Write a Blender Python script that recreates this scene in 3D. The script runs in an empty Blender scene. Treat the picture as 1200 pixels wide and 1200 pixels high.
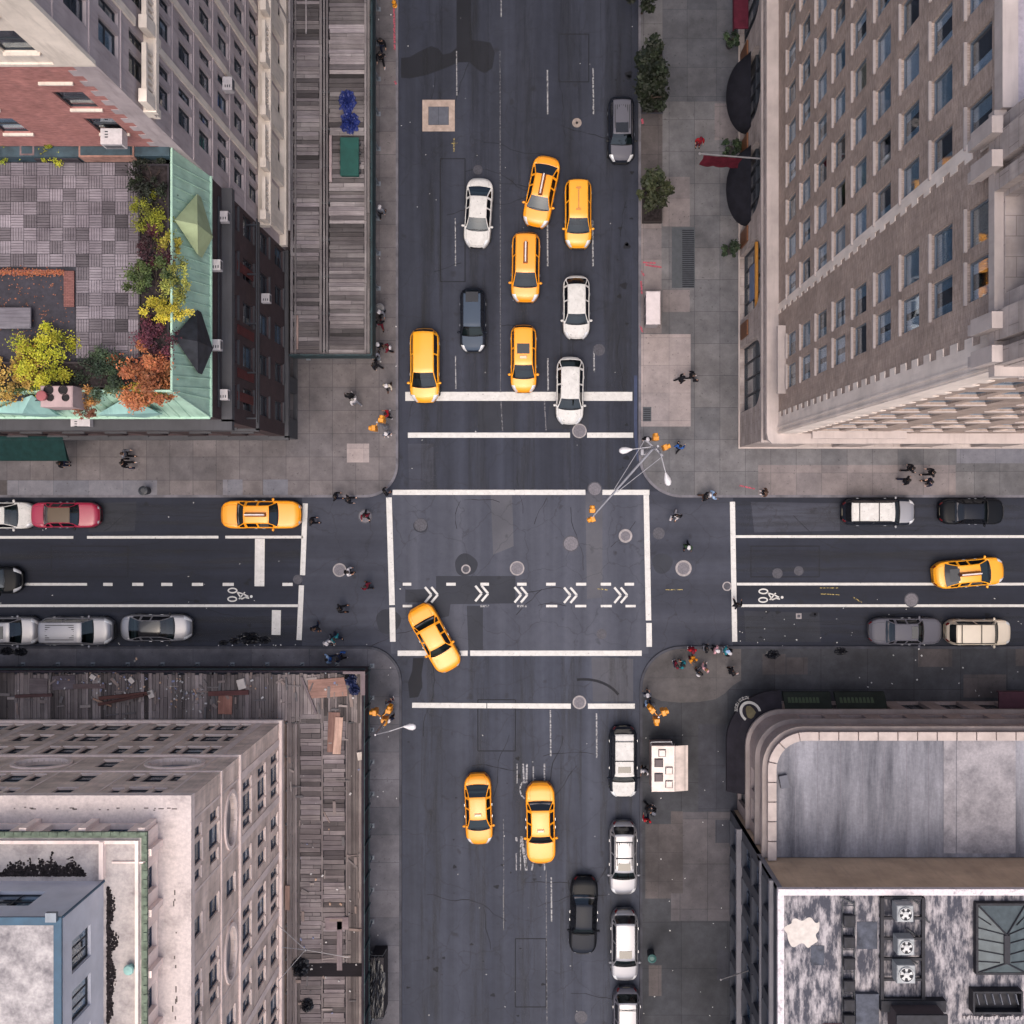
import bpy, math, random
from mathutils import Vector, Matrix, noise as mnoise
R = math.radians
rnd = random.Random(7)
scene = bpy.context.scene
COL = scene.collection
# ---- survey of the place: metres from the point under the drone; 17 photo pixels per metre on the road
S, NX, NY, H = 17.0, 635.0, 590.0, 70.0
def gp(px, py, z=0.0):
    k = H / (H - z)
    return Vector(((px - NX) / (S * k), (NY - py) / (S * k), z))
def gx(px, z=0.0): return gp(px, 0, z).x
def gy(py, z=0.0): return gp(0, py, z).y

# ------------------------------------------------------------------ materials
def srgb(r, g, b):
    f = lambda c: (c / 12.92 if c <= 0.04045 else ((c + 0.055) / 1.055) ** 2.4)
    return (f(r / 255), f(g / 255), f(b / 255), 1)
def newmat(name):
    m = bpy.data.materials.new(name); m.use_nodes = True
    nt = m.node_tree; b = nt.nodes['Principled BSDF']
    return m, nt, b
def N(nt, t, **kw):
    n = nt.nodes.new(t)
    for k, v in kw.items():
        if k.startswith('i_'): n.inputs[k[2:].replace('_', ' ')].default_value = v
        else: setattr(n, k, v)
    return n
def ramp(nt, fac, p0, p1, c0=(0,0,0,1), c1=(1,1,1,1)):
    r = nt.nodes.new('ShaderNodeValToRGB')
    r.color_ramp.elements[0].position = p0; r.color_ramp.elements[1].position = p1
    r.color_ramp.elements[0].color = c0; r.color_ramp.elements[1].color = c1
    nt.links.new(fac, r.inputs[0]); return r.outputs[0]
def mixc(nt, fac, a, b, mode='MIX'):
    m = nt.nodes.new('ShaderNodeMix'); m.data_type = 'RGBA'; m.blend_type = mode
    for i, v in ((0, fac), (6, a), (7, b)):
        if isinstance(v, (int, float)): m.inputs[i].default_value = v
        elif isinstance(v, tuple): m.inputs[i].default_value = v
        else: nt.links.new(v, m.inputs[i])
    return m.outputs[2]
def coords(nt, kind='Object', scale=(1,1,1), rot=(0,0,0)):
    t = nt.nodes.new('ShaderNodeTexCoord'); mp = nt.nodes.new('ShaderNodeMapping')
    mp.inputs['Scale'].default_value = scale; mp.inputs['Rotation'].default_value = rot
    nt.links.new(t.outputs[kind], mp.inputs[0]); return mp.outputs[0]
def noise(nt, vec, scale, detail=5, rough=0.6):
    n = nt.nodes.new('ShaderNodeTexNoise'); n.inputs['Scale'].default_value = scale
    n.inputs['Detail'].default_value = detail; n.inputs['Roughness'].default_value = rough
    nt.links.new(vec, n.inputs['Vector']); return n.outputs[0]
def bump(nt, b, h, strength=0.3, dist=0.02):
    bn = nt.nodes.new('ShaderNodeBump'); bn.inputs['Strength'].default_value = strength
    bn.inputs['Distance'].default_value = dist
    nt.links.new(h, bn.inputs['Height']); nt.links.new(bn.outputs[0], b.inputs['Normal'])
MATS = {}
def plain(name, col, rough=0.6, metal=0.0, coat=0.0, spec=0.5, var=0.12, vscale=3.0, attr=False, uv=False):
    """solid paint/plastic/stone with mild grime, optional per-piece tone"""
    if name in MATS: return MATS[name]
    m, nt, b = newmat(name)
    v = coords(nt, 'UV' if uv else 'Object')
    f = ramp(nt, noise(nt, v, vscale), 0.3, 0.75)
    dark = tuple(c * (1 - var * 2) for c in col[:3]) + (1,)
    lite = tuple(min(1, c * (1 + var * .6)) for c in col[:3]) + (1,)
    c = mixc(nt, f, dark, lite)
    if attr:
        a = N(nt, 'ShaderNodeAttribute', attribute_name='tone')
        c = mixc(nt, 1.0, c, a.outputs['Color'], 'MULTIPLY')
    nt.links.new(c, b.inputs['Base Color'])
    b.inputs['Roughness'].default_value = rough; b.inputs['Metallic'].default_value = metal
    b.inputs['Coat Weight'].default_value = coat; b.inputs['Coat Roughness'].default_value = 0.05
    b.inputs['Specular IOR Level'].default_value = spec
    MATS[name] = m; return m
def carpaint(name, col, metal=0.0, rough=0.3):
    dk = max(col[:3]) < .16
    return plain('paint_' + name, col, rough, metal, 0.0 if dk else .3, .1 if dk else .5, 0.02, 1.3)
def stone(name, col, stain=(0.10,0.09,0.09,1), amt=0.5, scale=0.6, block=None, rough=0.85, streak=True, attr=False, mortar=None, bsize=.6):
    """masonry: box-mapped uv in metres, weather streaks running down, optional joints"""
    if name in MATS: return MATS[name]
    m, nt, b = newmat(name)
    v = coords(nt, 'UV')
    n1 = ramp(nt, noise(nt, v, scale, 6), 0.35, 0.7)
    c = mixc(nt, n1, tuple(x * .78 for x in col[:3]) + (1,), tuple(min(1, x * 1.08) for x in col[:3]) + (1,))
    if block:
        br = N(nt, 'ShaderNodeTexBrick'); nt.links.new(v, br.inputs['Vector'])
        br.inputs['Scale'].default_value = 1.0
        br.inputs['Brick Width'].default_value = block[0]; br.inputs['Row Height'].default_value = block[1]
        br.inputs['Mortar Size'].default_value = block[2]
        br.inputs['Color1'].default_value = (1,1,1,1); br.inputs['Color2'].default_value = (1,1,1,1)
        br.inputs['Mortar'].default_value = mortar or (.6,.58,.58,1)
        if len(block) > 3: br.offset = block[3]
        c = mixc(nt, 1.0, c, br.outputs['Color'], 'MULTIPLY')
        bn = ramp(nt, noise(nt, coords(nt, 'UV', (.7/block[0], .7/block[1], 1)), 1.0, 2, .5), .3, .7, (.78,.77,.76,1), (1.2,1.2,1.2,1))
        c = mixc(nt, 1.0, c, bn, 'MULTIPLY')
        bp = ramp(nt, noise(nt, v, 1.3, 6, .7), .35, .72, (.84,.84,.86,1), (1.1,1.09,1.08,1))
        c = mixc(nt, 1.0, c, bp, 'MULTIPLY')
    if streak:
        s = ramp(nt, noise(nt, coords(nt, 'UV', (2.2, .25, 1)), 1.5, 6, .65), 0.5, 0.78)
        sf = N(nt, 'ShaderNodeMath', operation='MULTIPLY'); sf.inputs[1].default_value = amt
        nt.links.new(s, sf.inputs[0]); c = mixc(nt, sf.outputs[0], c, stain)
    if attr:
        a = N(nt, 'ShaderNodeAttribute', attribute_name='tone')
        c = mixc(nt, 1.0, c, a.outputs['Color'], 'MULTIPLY')
    nt.links.new(c, b.inputs['Base Color']); b.inputs['Roughness'].default_value = rough
    b.inputs['Specular IOR Level'].default_value = .3
    bump(nt, b, noise(nt, v, 9, 5), .25, .01)
    MATS[name] = m; return m
def asphalt(name, col, along='y', amt=0.35, patch=0.5):
    if name in MATS: return MATS[name]
    m, nt, b = newmat(name)
    sc = (1, .045, 1) if along == 'y' else ((.045, 1, 1) if along == 'x' else (.5, .5, 1))
    st = ramp(nt, noise(nt, coords(nt, 'Object', sc), .85, 5, .6), 0.3, 0.72)
    big = ramp(nt, noise(nt, coords(nt, 'Object'), .22, 6, .65), 0.35, 0.7)
    mid = ramp(nt, noise(nt, coords(nt, 'Object'), 1.7, 6, .7), 0.42, 0.75)
    fine = ramp(nt, noise(nt, coords(nt, 'Object'), 26, 4, .8), 0.2, 0.8)
    hi = tuple(x * (1 + amt) for x in col[:3]) + (1,); lo = tuple(x * (1 - amt) for x in col[:3]) + (1,)
    lane = ramp(nt, noise(nt, coords(nt, 'Object', (1, .012, 1) if along == 'y' else ((.012, 1, 1) if along == 'x' else (.3, .3, 1))), .42, 4, .55), .36, .66, (.76,.77,.8,1), (1.2,1.18,1.14,1))
    c = mixc(nt, 1.0, mixc(nt, st, lo, hi), lane, 'MULTIPLY')
    c = mixc(nt, big, mixc(nt, 1.0, c, (1 - patch * .5, 1 - patch * .48, 1 - patch * .44, 1), 'MULTIPLY'), c)
    c = mixc(nt, mid, c, mixc(nt, 1.0, c, (.82, .82, .84, 1), 'MULTIPLY'))
    g = mixc(nt, fine, (.78, .78, .78, 1), (1.2, 1.2, 1.2, 1))
    c = mixc(nt, 1.0, c, g, 'MULTIPLY')
    # hairline cracks and oil spots
    vo = N(nt, 'ShaderNodeTexVoronoi', feature='DISTANCE_TO_EDGE'); vo.inputs['Scale'].default_value = .32
    wv = nt.nodes.new('ShaderNodeVectorMath'); wv.operation = 'ADD'
    nn = nt.nodes.new('ShaderNodeTexNoise'); nn.inputs['Scale'].default_value = .9; nn.inputs['Detail'].default_value = 6
    cc = coords(nt, 'Object'); nt.links.new(cc, nn.inputs['Vector'])
    nt.links.new(cc, wv.inputs[0]); nt.links.new(nn.outputs['Color'], wv.inputs[1]); nt.links.new(wv.outputs[0], vo.inputs['Vector'])
    ck = ramp(nt, vo.outputs['Distance'], 0.0, 0.012, (.35,.35,.35,1), (0,0,0,1))
    c = mixc(nt, ck, c, (.012,.012,.014,1))
    sp = ramp(nt, noise(nt, coords(nt, 'Object'), 1.1, 2, .4), 0.68, 0.76, (0,0,0,1), (.5,.5,.5,1))
    c = mixc(nt, sp, c, (.014,.014,.017,1))
    nt.links.new(c, b.inputs['Base Color'])
    b.inputs['Roughness'].default_value = .8; b.inputs['Specular IOR Level'].default_value = .35
    bump(nt, b, noise(nt, coords(nt, 'Object'), 40, 4), .3, .006)
    MATS[name] = m; return m
def paving(name, col, w, h, joint=.02, tint=None, amt=.22):
    if name in MATS: return MATS[name]
    m, nt, b = newmat(name)
    v = coords(nt, 'Object')
    br = N(nt, 'ShaderNodeTexBrick'); br.offset = 0.0; nt.links.new(v, br.inputs['Vector'])
    br.inputs['Scale'].default_value = 1.0; br.inputs['Brick Width'].default_value = w; br.inputs['Row Height'].default_value = h
    br.inputs['Mortar Size'].default_value = joint; br.inputs['Mortar Smooth'].default_value = .3
    br.inputs['Color1'].default_value = (.86,.86,.88,1); br.inputs['Color2'].default_value = tint or (1.12,1.08,1.06,1)
    br.inputs['Mortar'].default_value = (.55,.55,.57,1)
    n1 = ramp(nt, noise(nt, v, .3, 6, .65), .32, .7); n2 = ramp(nt, noise(nt, v, 1.6, 6, .7), .35, .75)
    n3 = ramp(nt, noise(nt, v, 22, 3, .7), .2, .8)
    c = mixc(nt, n1, tuple(x * (1 - amt * 1.6) for x in col[:3]) + (1,), tuple(x * (1 + amt) for x in col[:3]) + (1,))
    c = mixc(nt, 1.0, c, br.outputs['Color'], 'MULTIPLY')
    c = mixc(nt, 1.0, c, mixc(nt, n2, (.78,.78,.8,1), (1.1,1.1,1.1,1)), 'MULTIPLY')
    c = mixc(nt, 1.0, c, mixc(nt, n3, (.88,.88,.88,1), (1.1,1.1,1.1,1)), 'MULTIPLY')
    gum = ramp(nt, noise(nt, v, 5.5, 1, .3), .72, .76, (0,0,0,1), (.45,.45,.45,1))
    c = mixc(nt, gum, c, (.03,.03,.032,1))
    nt.links.new(c, b.inputs['Base Color']); b.inputs['Roughness'].default_value = .85
    b.inputs['Specular IOR Level'].default_value = .3
    bump(nt, b, noise(nt, v, 30, 4), .2, .005)
    MATS[name] = m; return m
def roadpaint(name, col, wear=.62):
    if name in MATS: return MATS[name]
    m, nt, b = newmat(name)
    v = coords(nt, 'Object')
    g = mixc(nt, ramp(nt, noise(nt, v, 2.5, 6, .7), .3, .8), tuple(x * .72 for x in col[:3]) + (1,), col)
    nt.links.new(g, b.inputs['Base Color']); b.inputs['Roughness'].default_value = .7
    a = ramp(nt, noise(nt, v, 7, 6, .75), wear, wear + .08, (1,1,1,1), (.12,.12,.12,1))
    nt.links.new(a, b.inputs['Alpha'])
    MATS[name] = m; return m
def stained(name, col, dark, lo=.42, hi=.6, scale=.5, stretch=(1,1,1), rough=.8):
    """roof membranes: pale sheet with big dark stains"""
    if name in MATS: return MATS[name]
    m, nt, b = newmat(name)
    n1 = ramp(nt, noise(nt, coords(nt, 'Object', stretch), scale, 8, .68), lo, hi)
    n2 = ramp(nt, noise(nt, coords(nt, 'Object'), 6, 6, .7), .3, .75)
    c = mixc(nt, n1, dark, col)
    c = mixc(nt, 1.0, c, mixc(nt, n2, (.75,.75,.78,1), (1.1,1.1,1.1,1)), 'MULTIPLY')
    nt.links.new(c, b.inputs['Base Color']); b.inputs['Roughness'].default_value = rough
    bump(nt, b, noise(nt, coords(nt, 'Object'), 14, 4), .25, .01)
    MATS[name] = m; return m
def glassmat(name, tint=(.55,.62,.66,1), refl=.16):
    if name in MATS: return MATS[name]
    m, nt, b = newmat(name); nt.nodes.remove(b)
    out = nt.nodes['Material Output']
    t = N(nt, 'ShaderNodeBsdfTransparent'); t.inputs[0].default_value = tint
    g = N(nt, 'ShaderNodeBsdfGlossy'); g.inputs['Roughness'].default_value = .03; g.inputs[0].default_value = (.9,.95,1,1)
    fr = N(nt, 'ShaderNodeFresnel'); fr.inputs[0].default_value = 1.5
    ad = N(nt, 'ShaderNodeMath', operation='ADD'); ad.inputs[1].default_value = refl; ad.use_clamp = True
    fm = N(nt, 'ShaderNodeMath', operation='MULTIPLY'); fm.inputs[1].default_value = .35
    nt.links.new(fr.outputs[0], fm.inputs[0]); nt.links.new(fm.outputs[0], ad.inputs[0])
    mx = N(nt, 'ShaderNodeMixShader'); nt.links.new(ad.outputs[0], mx.inputs[0])
    nt.links.new(t.outputs[0], mx.inputs[1]); nt.links.new(g.outputs[0], mx.inputs[2])
    nt.links.new(mx.outputs[0], out.inputs[0])
    MATS[name] = m; return m
def wood(name, col, along='x', attr=True):
    if name in MATS: return MATS[name]
    m, nt, b = newmat(name)
    sc = (.35, 6, 6) if along == 'x' else ((6, .35, 6) if along == 'y' else (6, 6, .4))
    g = ramp(nt, noise(nt, coords(nt, 'Object', sc), 2.0, 6, .7), .25, .75)
    c = mixc(nt, g, tuple(x * .6 for x in col[:3]) + (1,), tuple(min(1, x * 1.25) for x in col[:3]) + (1,))
    n2 = ramp(nt, noise(nt, coords(nt, 'Object'), .5, 5, .65), .4, .7)
    c = mixc(nt, n2, mixc(nt, 1.0, c, (.66,.64,.66,1), 'MULTIPLY'), c)
    if attr:
        a = N(nt, 'ShaderNodeAttribute', attribute_name='tone'); c = mixc(nt, 1.0, c, a.outputs['Color'], 'MULTIPLY')
    nt.links.new(c, b.inputs['Base Color']); b.inputs['Roughness'].default_value = .85
    b.inputs['Specular IOR Level'].default_value = .25
    MATS[name] = m; return m
def leafmat(name, col, col2):
    if name in MATS: return MATS[name]
    m, nt, b = newmat(name)
    a = N(nt, 'ShaderNodeAttribute', attribute_name='tone')
    f = ramp(nt, noise(nt, coords(nt, 'Object'), 1.6, 3), .35, .65)
    c = mixc(nt, 1.0, mixc(nt, f, col, col2), a.outputs['Color'], 'MULTIPLY')
    nt.links.new(c, b.inputs['Base Color']); b.inputs['Roughness'].default_value = .6
    b.inputs['Specular IOR Level'].default_value = .3
    MATS[name] = m; return m

# ------------------------------------------------------------------ mesh building
class MB:
    def __init__(s): s.v = []; s.f = []; s.t = []; s.mi = []; s.m = 0
    def add(s, vs, fs, tone=1.0):
        o = len(s.v); s.v += [tuple(p) for p in vs]
        for f in fs: s.f.append([i + o for i in f]); s.t.append(tone); s.mi.append(s.m)
        return s
    def quad(s, a, b, c, d, tone=1.0): return s.add([a, b, c, d], [(0,1,2,3)], tone)
    def box(s, x0, x1, y0, y1, z0, z1, tone=1.0, bevel=0.0):
        if bevel:
            e = bevel
            vs = [(x0,y0,z0),(x1,y0,z0),(x1,y1,z0),(x0,y1,z0),(x0,y0,z1-e),(x1,y0,z1-e),(x1,y1,z1-e),(x0,y1,z1-e),
                  (x0+e,y0+e,z1),(x1-e,y0+e,z1),(x1-e,y1-e,z1),(x0+e,y1-e,z1)]
            fs = [(3,2,1,0)] + [(i,(i+1)%4,4+(i+1)%4,4+i) for i in range(4)] + [(4+i,4+(i+1)%4,8+(i+1)%4,8+i) for i in range(4)] + [(8,9,10,11)]
            return s.add(vs, fs, tone)
        vs = [(x0,y0,z0),(x1,y0,z0),(x1,y1,z0),(x0,y1,z0),(x0,y0,z1),(x1,y0,z1),(x1,y1,z1),(x0,y1,z1)]
        return s.add(vs, [(3,2,1,0),(4,5,6,7),(0,1,5,4),(1,2,6,5),(2,3,7,6),(3,0,4,7)], tone)
    def obox(s, c, size, ang=0, tone=1.0, bevel=0.0, tilt=0.0):
        t = MB(); sx, sy, sz = size
        t.box(-sx/2, sx/2, -sy/2, sy/2, 0, sz, tone, bevel)
        M = Matrix.Translation(Vector(c)) @ Matrix.Rotation(ang, 4, 'Z') @ Matrix.Rotation(tilt, 4, 'X')
        return s.add([M @ Vector(p) for p in t.v], t.f, tone)
    def prism(s, poly, z0, z1, tone=1.0, bottom=True):
        n = len(poly); vs = [(x, y, z0) for x, y in poly] + [(x, y, z1) for x, y in poly]
        fs = [tuple(range(n, 2*n))] + [(i, (i+1) % n, n + (i+1) % n, n + i) for i in range(n)]
        if bottom: fs.append(tuple(reversed(range(n))))
        return s.add(vs, fs, tone)
    def ring(s, outer, inner, z0, z1, tone=1.0, closed=True):
        n = len(outer); vs = []
        for q, z in ((outer, z0), (outer, z1), (inner, z1), (inner, z0)): vs += [(x, y, z) for x, y in q]
        fs = []
        for i in range(n if closed else n - 1):
            j = (i + 1) % n
            for k in range(4): fs.append((k*n+i, k*n+j, ((k+1)%4)*n+j, ((k+1)%4)*n+i))
        if not closed: fs += [(0, 3*n, 2*n, n), (n-1, 2*n-1, 3*n-1, 4*n-1)]
        return s.add(vs, fs, tone)
    def tube(s, path, rad, n=8, tone=1.0, cap=True):
        path = [Vector(p) for p in path]; rs = rad if isinstance(rad, (list, tuple)) else [rad] * len(path)
        vs = []; fs = []
        for i, p in enumerate(path):
            d = (path[min(i+1, len(path)-1)] - path[max(i-1, 0)]).normalized()
            a = d.cross(Vector((0,0,1))); a = Vector((1,0,0)) if a.length < 1e-3 else a.normalized()
            b = d.cross(a)
            for k in range(n):
                t = 2 * math.pi * k / n; vs.append(p + (a * math.cos(t) + b * math.sin(t)) * rs[i])
        for i in range(len(path) - 1):
            for k in range(n): fs.append((i*n+k, i*n+(k+1) % n, (i+1)*n+(k+1) % n, (i+1)*n+k))
        if cap: fs += [tuple(reversed(range(n))), tuple(range((len(path)-1)*n, len(path)*n))]
        return s.add(vs, fs, tone)
    def lathe(s, c, prof, n=20, tone=1.0):
        vs = []; fs = []
        for r, z in prof:
            for k in range(n):
                t = 2*math.pi*k/n; vs.append((c[0] + r*math.cos(t), c[1] + r*math.sin(t), c[2] + z))
        for i in range(len(prof)-1):
            for k in range(n): fs.append((i*n+k, i*n+(k+1) % n, (i+1)*n+(k+1) % n, (i+1)*n+k))
        fs += [tuple(reversed(range(n))), tuple(range((len(prof)-1)*n, len(prof)*n))]
        return s.add(vs, fs, tone)
    def ball(s, c, r, n=10, m=7, tone=1.0):
        r = r if isinstance(r, (tuple, list)) else (r, r, r); vs = []; fs = []
        for i in range(m + 1):
            ph = math.pi * i / m
            for k in range(n):
                t = 2*math.pi*k/n
                vs.append((c[0]+r[0]*math.sin(ph)*math.cos(t), c[1]+r[1]*math.sin(ph)*math.sin(t), c[2]-r[2]*math.cos(ph)))
        for i in range(m):
            for k in range(n): fs.append((i*n+k, i*n+(k+1) % n, (i+1)*n+(k+1) % n, (i+1)*n+k))
        return s.add(vs, fs, tone)
    def merge(s, o, M):
        m0 = s.m; off = len(s.v); s.v += [tuple(M @ Vector(p)) for p in o.v]
        for f, t, mi in zip(o.f, o.t, o.mi): s.f.append([i + off for i in f]); s.t.append(t); s.mi.append(mi)
        s.m = m0; return s
    def mesh(s, name, mats, smooth=False, off=None):
        me = bpy.data.meshes.new(name)
        vs = s.v if off is None else [(x-off[0], y-off[1], z-off[2]) for x, y, z in s.v]
        me.from_pydata(vs, [], s.f)
        mats = mats if isinstance(mats, (list, tuple)) else [mats]
        for m in mats: me.materials.append(m)
        uv = me.uv_layers.new(name='UVMap'); at = me.color_attributes.new('tone', 'FLOAT_COLOR', 'CORNER')
        uvs = [0.0] * (2 * len(me.loops)); tn = [1.0] * (4 * len(me.loops))
        for p in me.polygons:
            p.material_index = s.mi[p.index]; p.use_smooth = smooth
            n = p.normal; ax, ay, az = abs(n.x), abs(n.y), abs(n.z); t = s.t[p.index]
            tr = t if isinstance(t, tuple) else (t, t, t)
            for li in p.loop_indices:
                x, y, z = s.v[me.loops[li].vertex_index]
                if az >= ax and az >= ay: u, w = x, y
                elif ax >= ay: u, w = y, z
                else: u, w = x, z
                uvs[2*li] = u; uvs[2*li+1] = w
                tn[4*li], tn[4*li+1], tn[4*li+2] = tr
        me.uv_layers['UVMap'].data.foreach_set('uv', uvs); me.color_attributes['tone'].data.foreach_set('color', tn)
        me.update(); return me
    def build(s, name, mats, parent=None, smooth=False, world=True):
        off = tuple(wloc(parent)) if (parent is not None and world) else None
        return link(name, s.mesh(name, mats, smooth, off), parent)
def wloc(o):
    v = Vector(o.location)
    while o.parent: o = o.parent; v = v + Vector(o.location)
    return v
def link(name, data, parent=None, loc=None, rz=None):
    o = bpy.data.objects.new(name, data); COL.objects.link(o)
    if parent is not None: o.parent = parent
    if loc is not None: o.location = loc
    if rz is not None: o.rotation_euler = (0, 0, rz)
    return o
def tag(o, label, cat, group=None, kind=None):
    o['label'] = label; o['category'] = cat
    if group: o['group'] = group
    if kind: o['kind'] = kind
    return o
def thing(name, label, cat, loc=(0,0,0), rz=0, group=None):
    return tag(link(name, None, None, loc, rz), label, cat, group)
def struct(name, mb, mat, smooth=False):
    o = mb.build(name, mat, None, smooth); o['kind'] = 'structure'; return o
def T(v, a=.15): return v * (1 + rnd.uniform(-a, a))
def rounded(x0, x1, y0, y1, r, n=8, corners='all'):
    """ccw rounded rectangle"""
    pts = []
    for cx, cy, a0, nm in ((x1-r,y0+r,-90,'se'),(x1-r,y1-r,0,'ne'),(x0+r,y1-r,90,'nw'),(x0+r,y0+r,180,'sw')):
        if corners == 'all' or nm in corners:
            for i in range(n + 1):
                a = R(a0 + 90 * i / n); pts.append((cx + r*math.cos(a), cy + r*math.sin(a)))
        else:
            pts.append(((x1 if 'e' in nm else x0), (y1 if 'n' in nm else y0)))
    return pts
# ================================================================== GROUND, ROADS, PAVEMENTS
A_ground = plain('ground_dark', (.03,.03,.034,1), .9)
A_n = asphalt('asphalt_avenue', srgb(50,54,67), 'y', .3, .55)
A_i = asphalt('asphalt_crossing', srgb(73,76,88), 'y', .14, .35)
A_s = asphalt('asphalt_avenue_lower', srgb(61,65,78), 'y', .24, .45)
A_c = asphalt('asphalt_street', srgb(40,44,57), 'x', .28, .5)
A_x = asphalt('asphalt_crosswalk', srgb(60,63,75), 'x', .18, .4)
A_p = asphalt('asphalt_patch', srgb(30,32,40), 'xy', .2, .3)
A_p2 = asphalt('asphalt_patch_new', srgb(48,51,60), 'xy', .15, .3)
A_p3 = asphalt('asphalt_patch_pale', srgb(82,83,91), 'xy', .12, .2)
def sheet(name, px0, px1, py0, py1, z, m):
    mb = MB(); a = gp(px0, py1); b = gp(px1, py0)
    mb.quad((a.x,a.y,z),(b.x,a.y,z),(b.x,b.y,z),(a.x,b.y,z)); return struct(name, mb, m)
g = MB(); g.quad((-400,-400,-.03),(400,-400,-.03),(400,400,-.03),(-400,400,-.03)); struct('ground', g, A_ground)
sheet('avenue_north', 430, 790, -500, 576, 0, A_n)
sheet('intersection', 458, 760, 576, 766, 0, A_i)
sheet('avenue_south', 430, 790, 766, 1700, 0, A_s)
sheet('street_west', -700, 354, 560, 790, 0, A_c)
sheet('crossing_west', 354, 458, 576, 766, 0, A_x)
sheet('crossing_east', 760, 859, 576, 766, 0, A_x)
sheet('street_east', 859, 1900, 560, 790, 0, A_c)
def poly_px(name, pts, z, m, pz=0):
    mb = MB(); ps = [gp(x, y, pz) for x, y in pts]
    if sum(ps[i].x*ps[(i+1)%len(ps)].y - ps[(i+1)%len(ps)].x*ps[i].y for i in range(len(ps))) < 0: ps.reverse()
    mb.add([(p.x, p.y, z) for p in ps], [tuple(range(len(ps)))]); return struct(name, mb, m)
def disc_px(mb, px, py, r, z, n=28, wob=0, sq=1):
    c = gp(px, py); ph = rnd.uniform(0, 6)
    pts = [(c.x + r*(1+wob*math.sin(3*t+ph)+wob*.6*math.sin(5*t))*math.cos(t), c.y + sq*r*(1+wob*math.sin(3*t+ph))*math.sin(t), z) for t in (2*math.pi*i/n for i in range(n))]
    mb.add(pts, [tuple(range(n))])
poly_px('tar_patch', [(535,-40),(552,-40),(552,20),(553,47),(564,48),(575,50),(580,62),(577,80),(568,86),(560,82),(550,73),(538,73),(524,79),(500,88),(480,92),(470,91),(470,68),(480,67),(492,60),(505,54),(514,57),(519,64),(528,62),(535,56)], .004, A_p)
poly_px('trench_patch', [(475,691),(511,690),(511,675),(604,675),(604,707),(528,708),(526,722),(514,725),(500,706),(475,706)], .004, A_p2)
poly_px('wear_patch', [(547,710),(566,710),(566,762),(549,762)], .004, A_p2)
poly_px('wear_patch', [(686,578),(706,578),(706,700),(688,702)], .004, A_p3)
poly_px('wear_patch', [(575,578),(600,578),(602,640),(578,650)], .004, A_p3)
poly_px('oil_patch', [(484,771),(497,771),(494,790),(495,805),(490,817),(480,818),(478,800),(483,786)], .004, A_p)
poly_px('wear_patch', [(478,520),(508,520),(508,574),(480,574)], .004, A_x)
poly_px('wear_patch', [(560,470),(600,470),(602,505),(560,505)], .004, A_p2)
poly_px('wear_patch', [(645,470),(690,475),(690,503),(640,503)], .004, A_p2)
poly_px('wear_patch', [(706,150),(744,180),(744,430),(708,430)], .004, A_n)
poly_px('wear_patch', [(693,770),(742,772),(742,822),(695,822)], .004, A_p3)
poly_px('street_patch', [(100,590),(160,588),(158,622),(104,624)], .004, A_p2)
poly_px('street_patch', [(872,716),(960,718),(962,752),(874,752)], .004, A_p2)
poly_px('street_patch', [(880,588),(985,590),(984,622),(884,624)], .004, A_x)
mb = MB()
for p in ((546,662,.78),(455,728,.85),(493,616,.5),(776,660,.7)): disc_px(mb, p[0], p[1], p[2], .0045, 28, .05)
struct('tar_ring', mb, A_p2)
mb = MB()
for i in range(26):
    disc_px(mb, rnd.uniform(720,745), rnd.uniform(60,560), rnd.uniform(.06,.28), .006, 12, .25, rnd.uniform(.4,1))
for i in range(30):
    disc_px(mb, rnd.uniform(474,640), rnd.uniform(860,1200), rnd.uniform(.04,.2), .006, 12, .25, rnd.uniform(.4,1))
for i in range(24):
    disc_px(mb, rnd.uniform(870,1190), rnd.uniform(715,752), rnd.uniform(.05,.25), .006, 12, .25, rnd.uniform(.4,1))
for i in range(16):
    disc_px(mb, rnd.uniform(0,350), rnd.uniform(590,750), rnd.uniform(.05,.2), .006, 12, .25, rnd.uniform(.4,1))
o = struct('oil_spots', mb, A_p); o['kind'] = 'stuff'; tag(o, 'black oil spots dripped on the asphalt lanes', 'oil stains', None, 'stuff')
# curved tyre mark
mb = MB()
arc = [gp(684 + 46*math.cos(a)*1.0, 830 - 34*math.sin(a)) for a in (R(100 - 8*i) for i in range(10))]
for a, b in zip(arc, arc[1:]):
    n = Vector((-(b-a).y, (b-a).x, 0)).normalized()*.09
    mb.quad((a-n)+Vector((0,0,.005)), (b-n)+Vector((0,0,.005)), (b+n)+Vector((0,0,.005)), (a+n)+Vector((0,0,.005)))
struct('tyre_mark', mb, A_p)

# sealed cracks, cut lines and the grimy middle of each lane
mb = MB()
def crack(x, y, L, ang, w=.05):
    p = gp(x, y); a = R(ang); 
    for i in range(int(L/.5)):
        a += rnd.uniform(-.35,.35); q = p + Vector((math.cos(a), math.sin(a), 0))*.5; n = Vector((-math.sin(a), math.cos(a), 0))*w*rnd.uniform(.4,1); zz = Vector((0,0,.0055))
        mb.quad(p-n+zz, q-n+zz, q+n+zz, p+n+zz); p = q
        a = a*.85 + R(ang)*.15
for i in range(16): crack(rnd.uniform(475,740), rnd.uniform(0,560), rnd.uniform(2,7), rnd.choice([88,92,0,178]), .03)
for i in range(14): crack(rnd.uniform(475,740), rnd.uniform(780,1200), rnd.uniform(2,7), rnd.choice([88,92,0,178]), .03)
for i in range(10): crack(rnd.uniform(465,750), rnd.uniform(585,755), rnd.uniform(2,5), rnd.choice([88,0,178,45]), .025)
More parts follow.
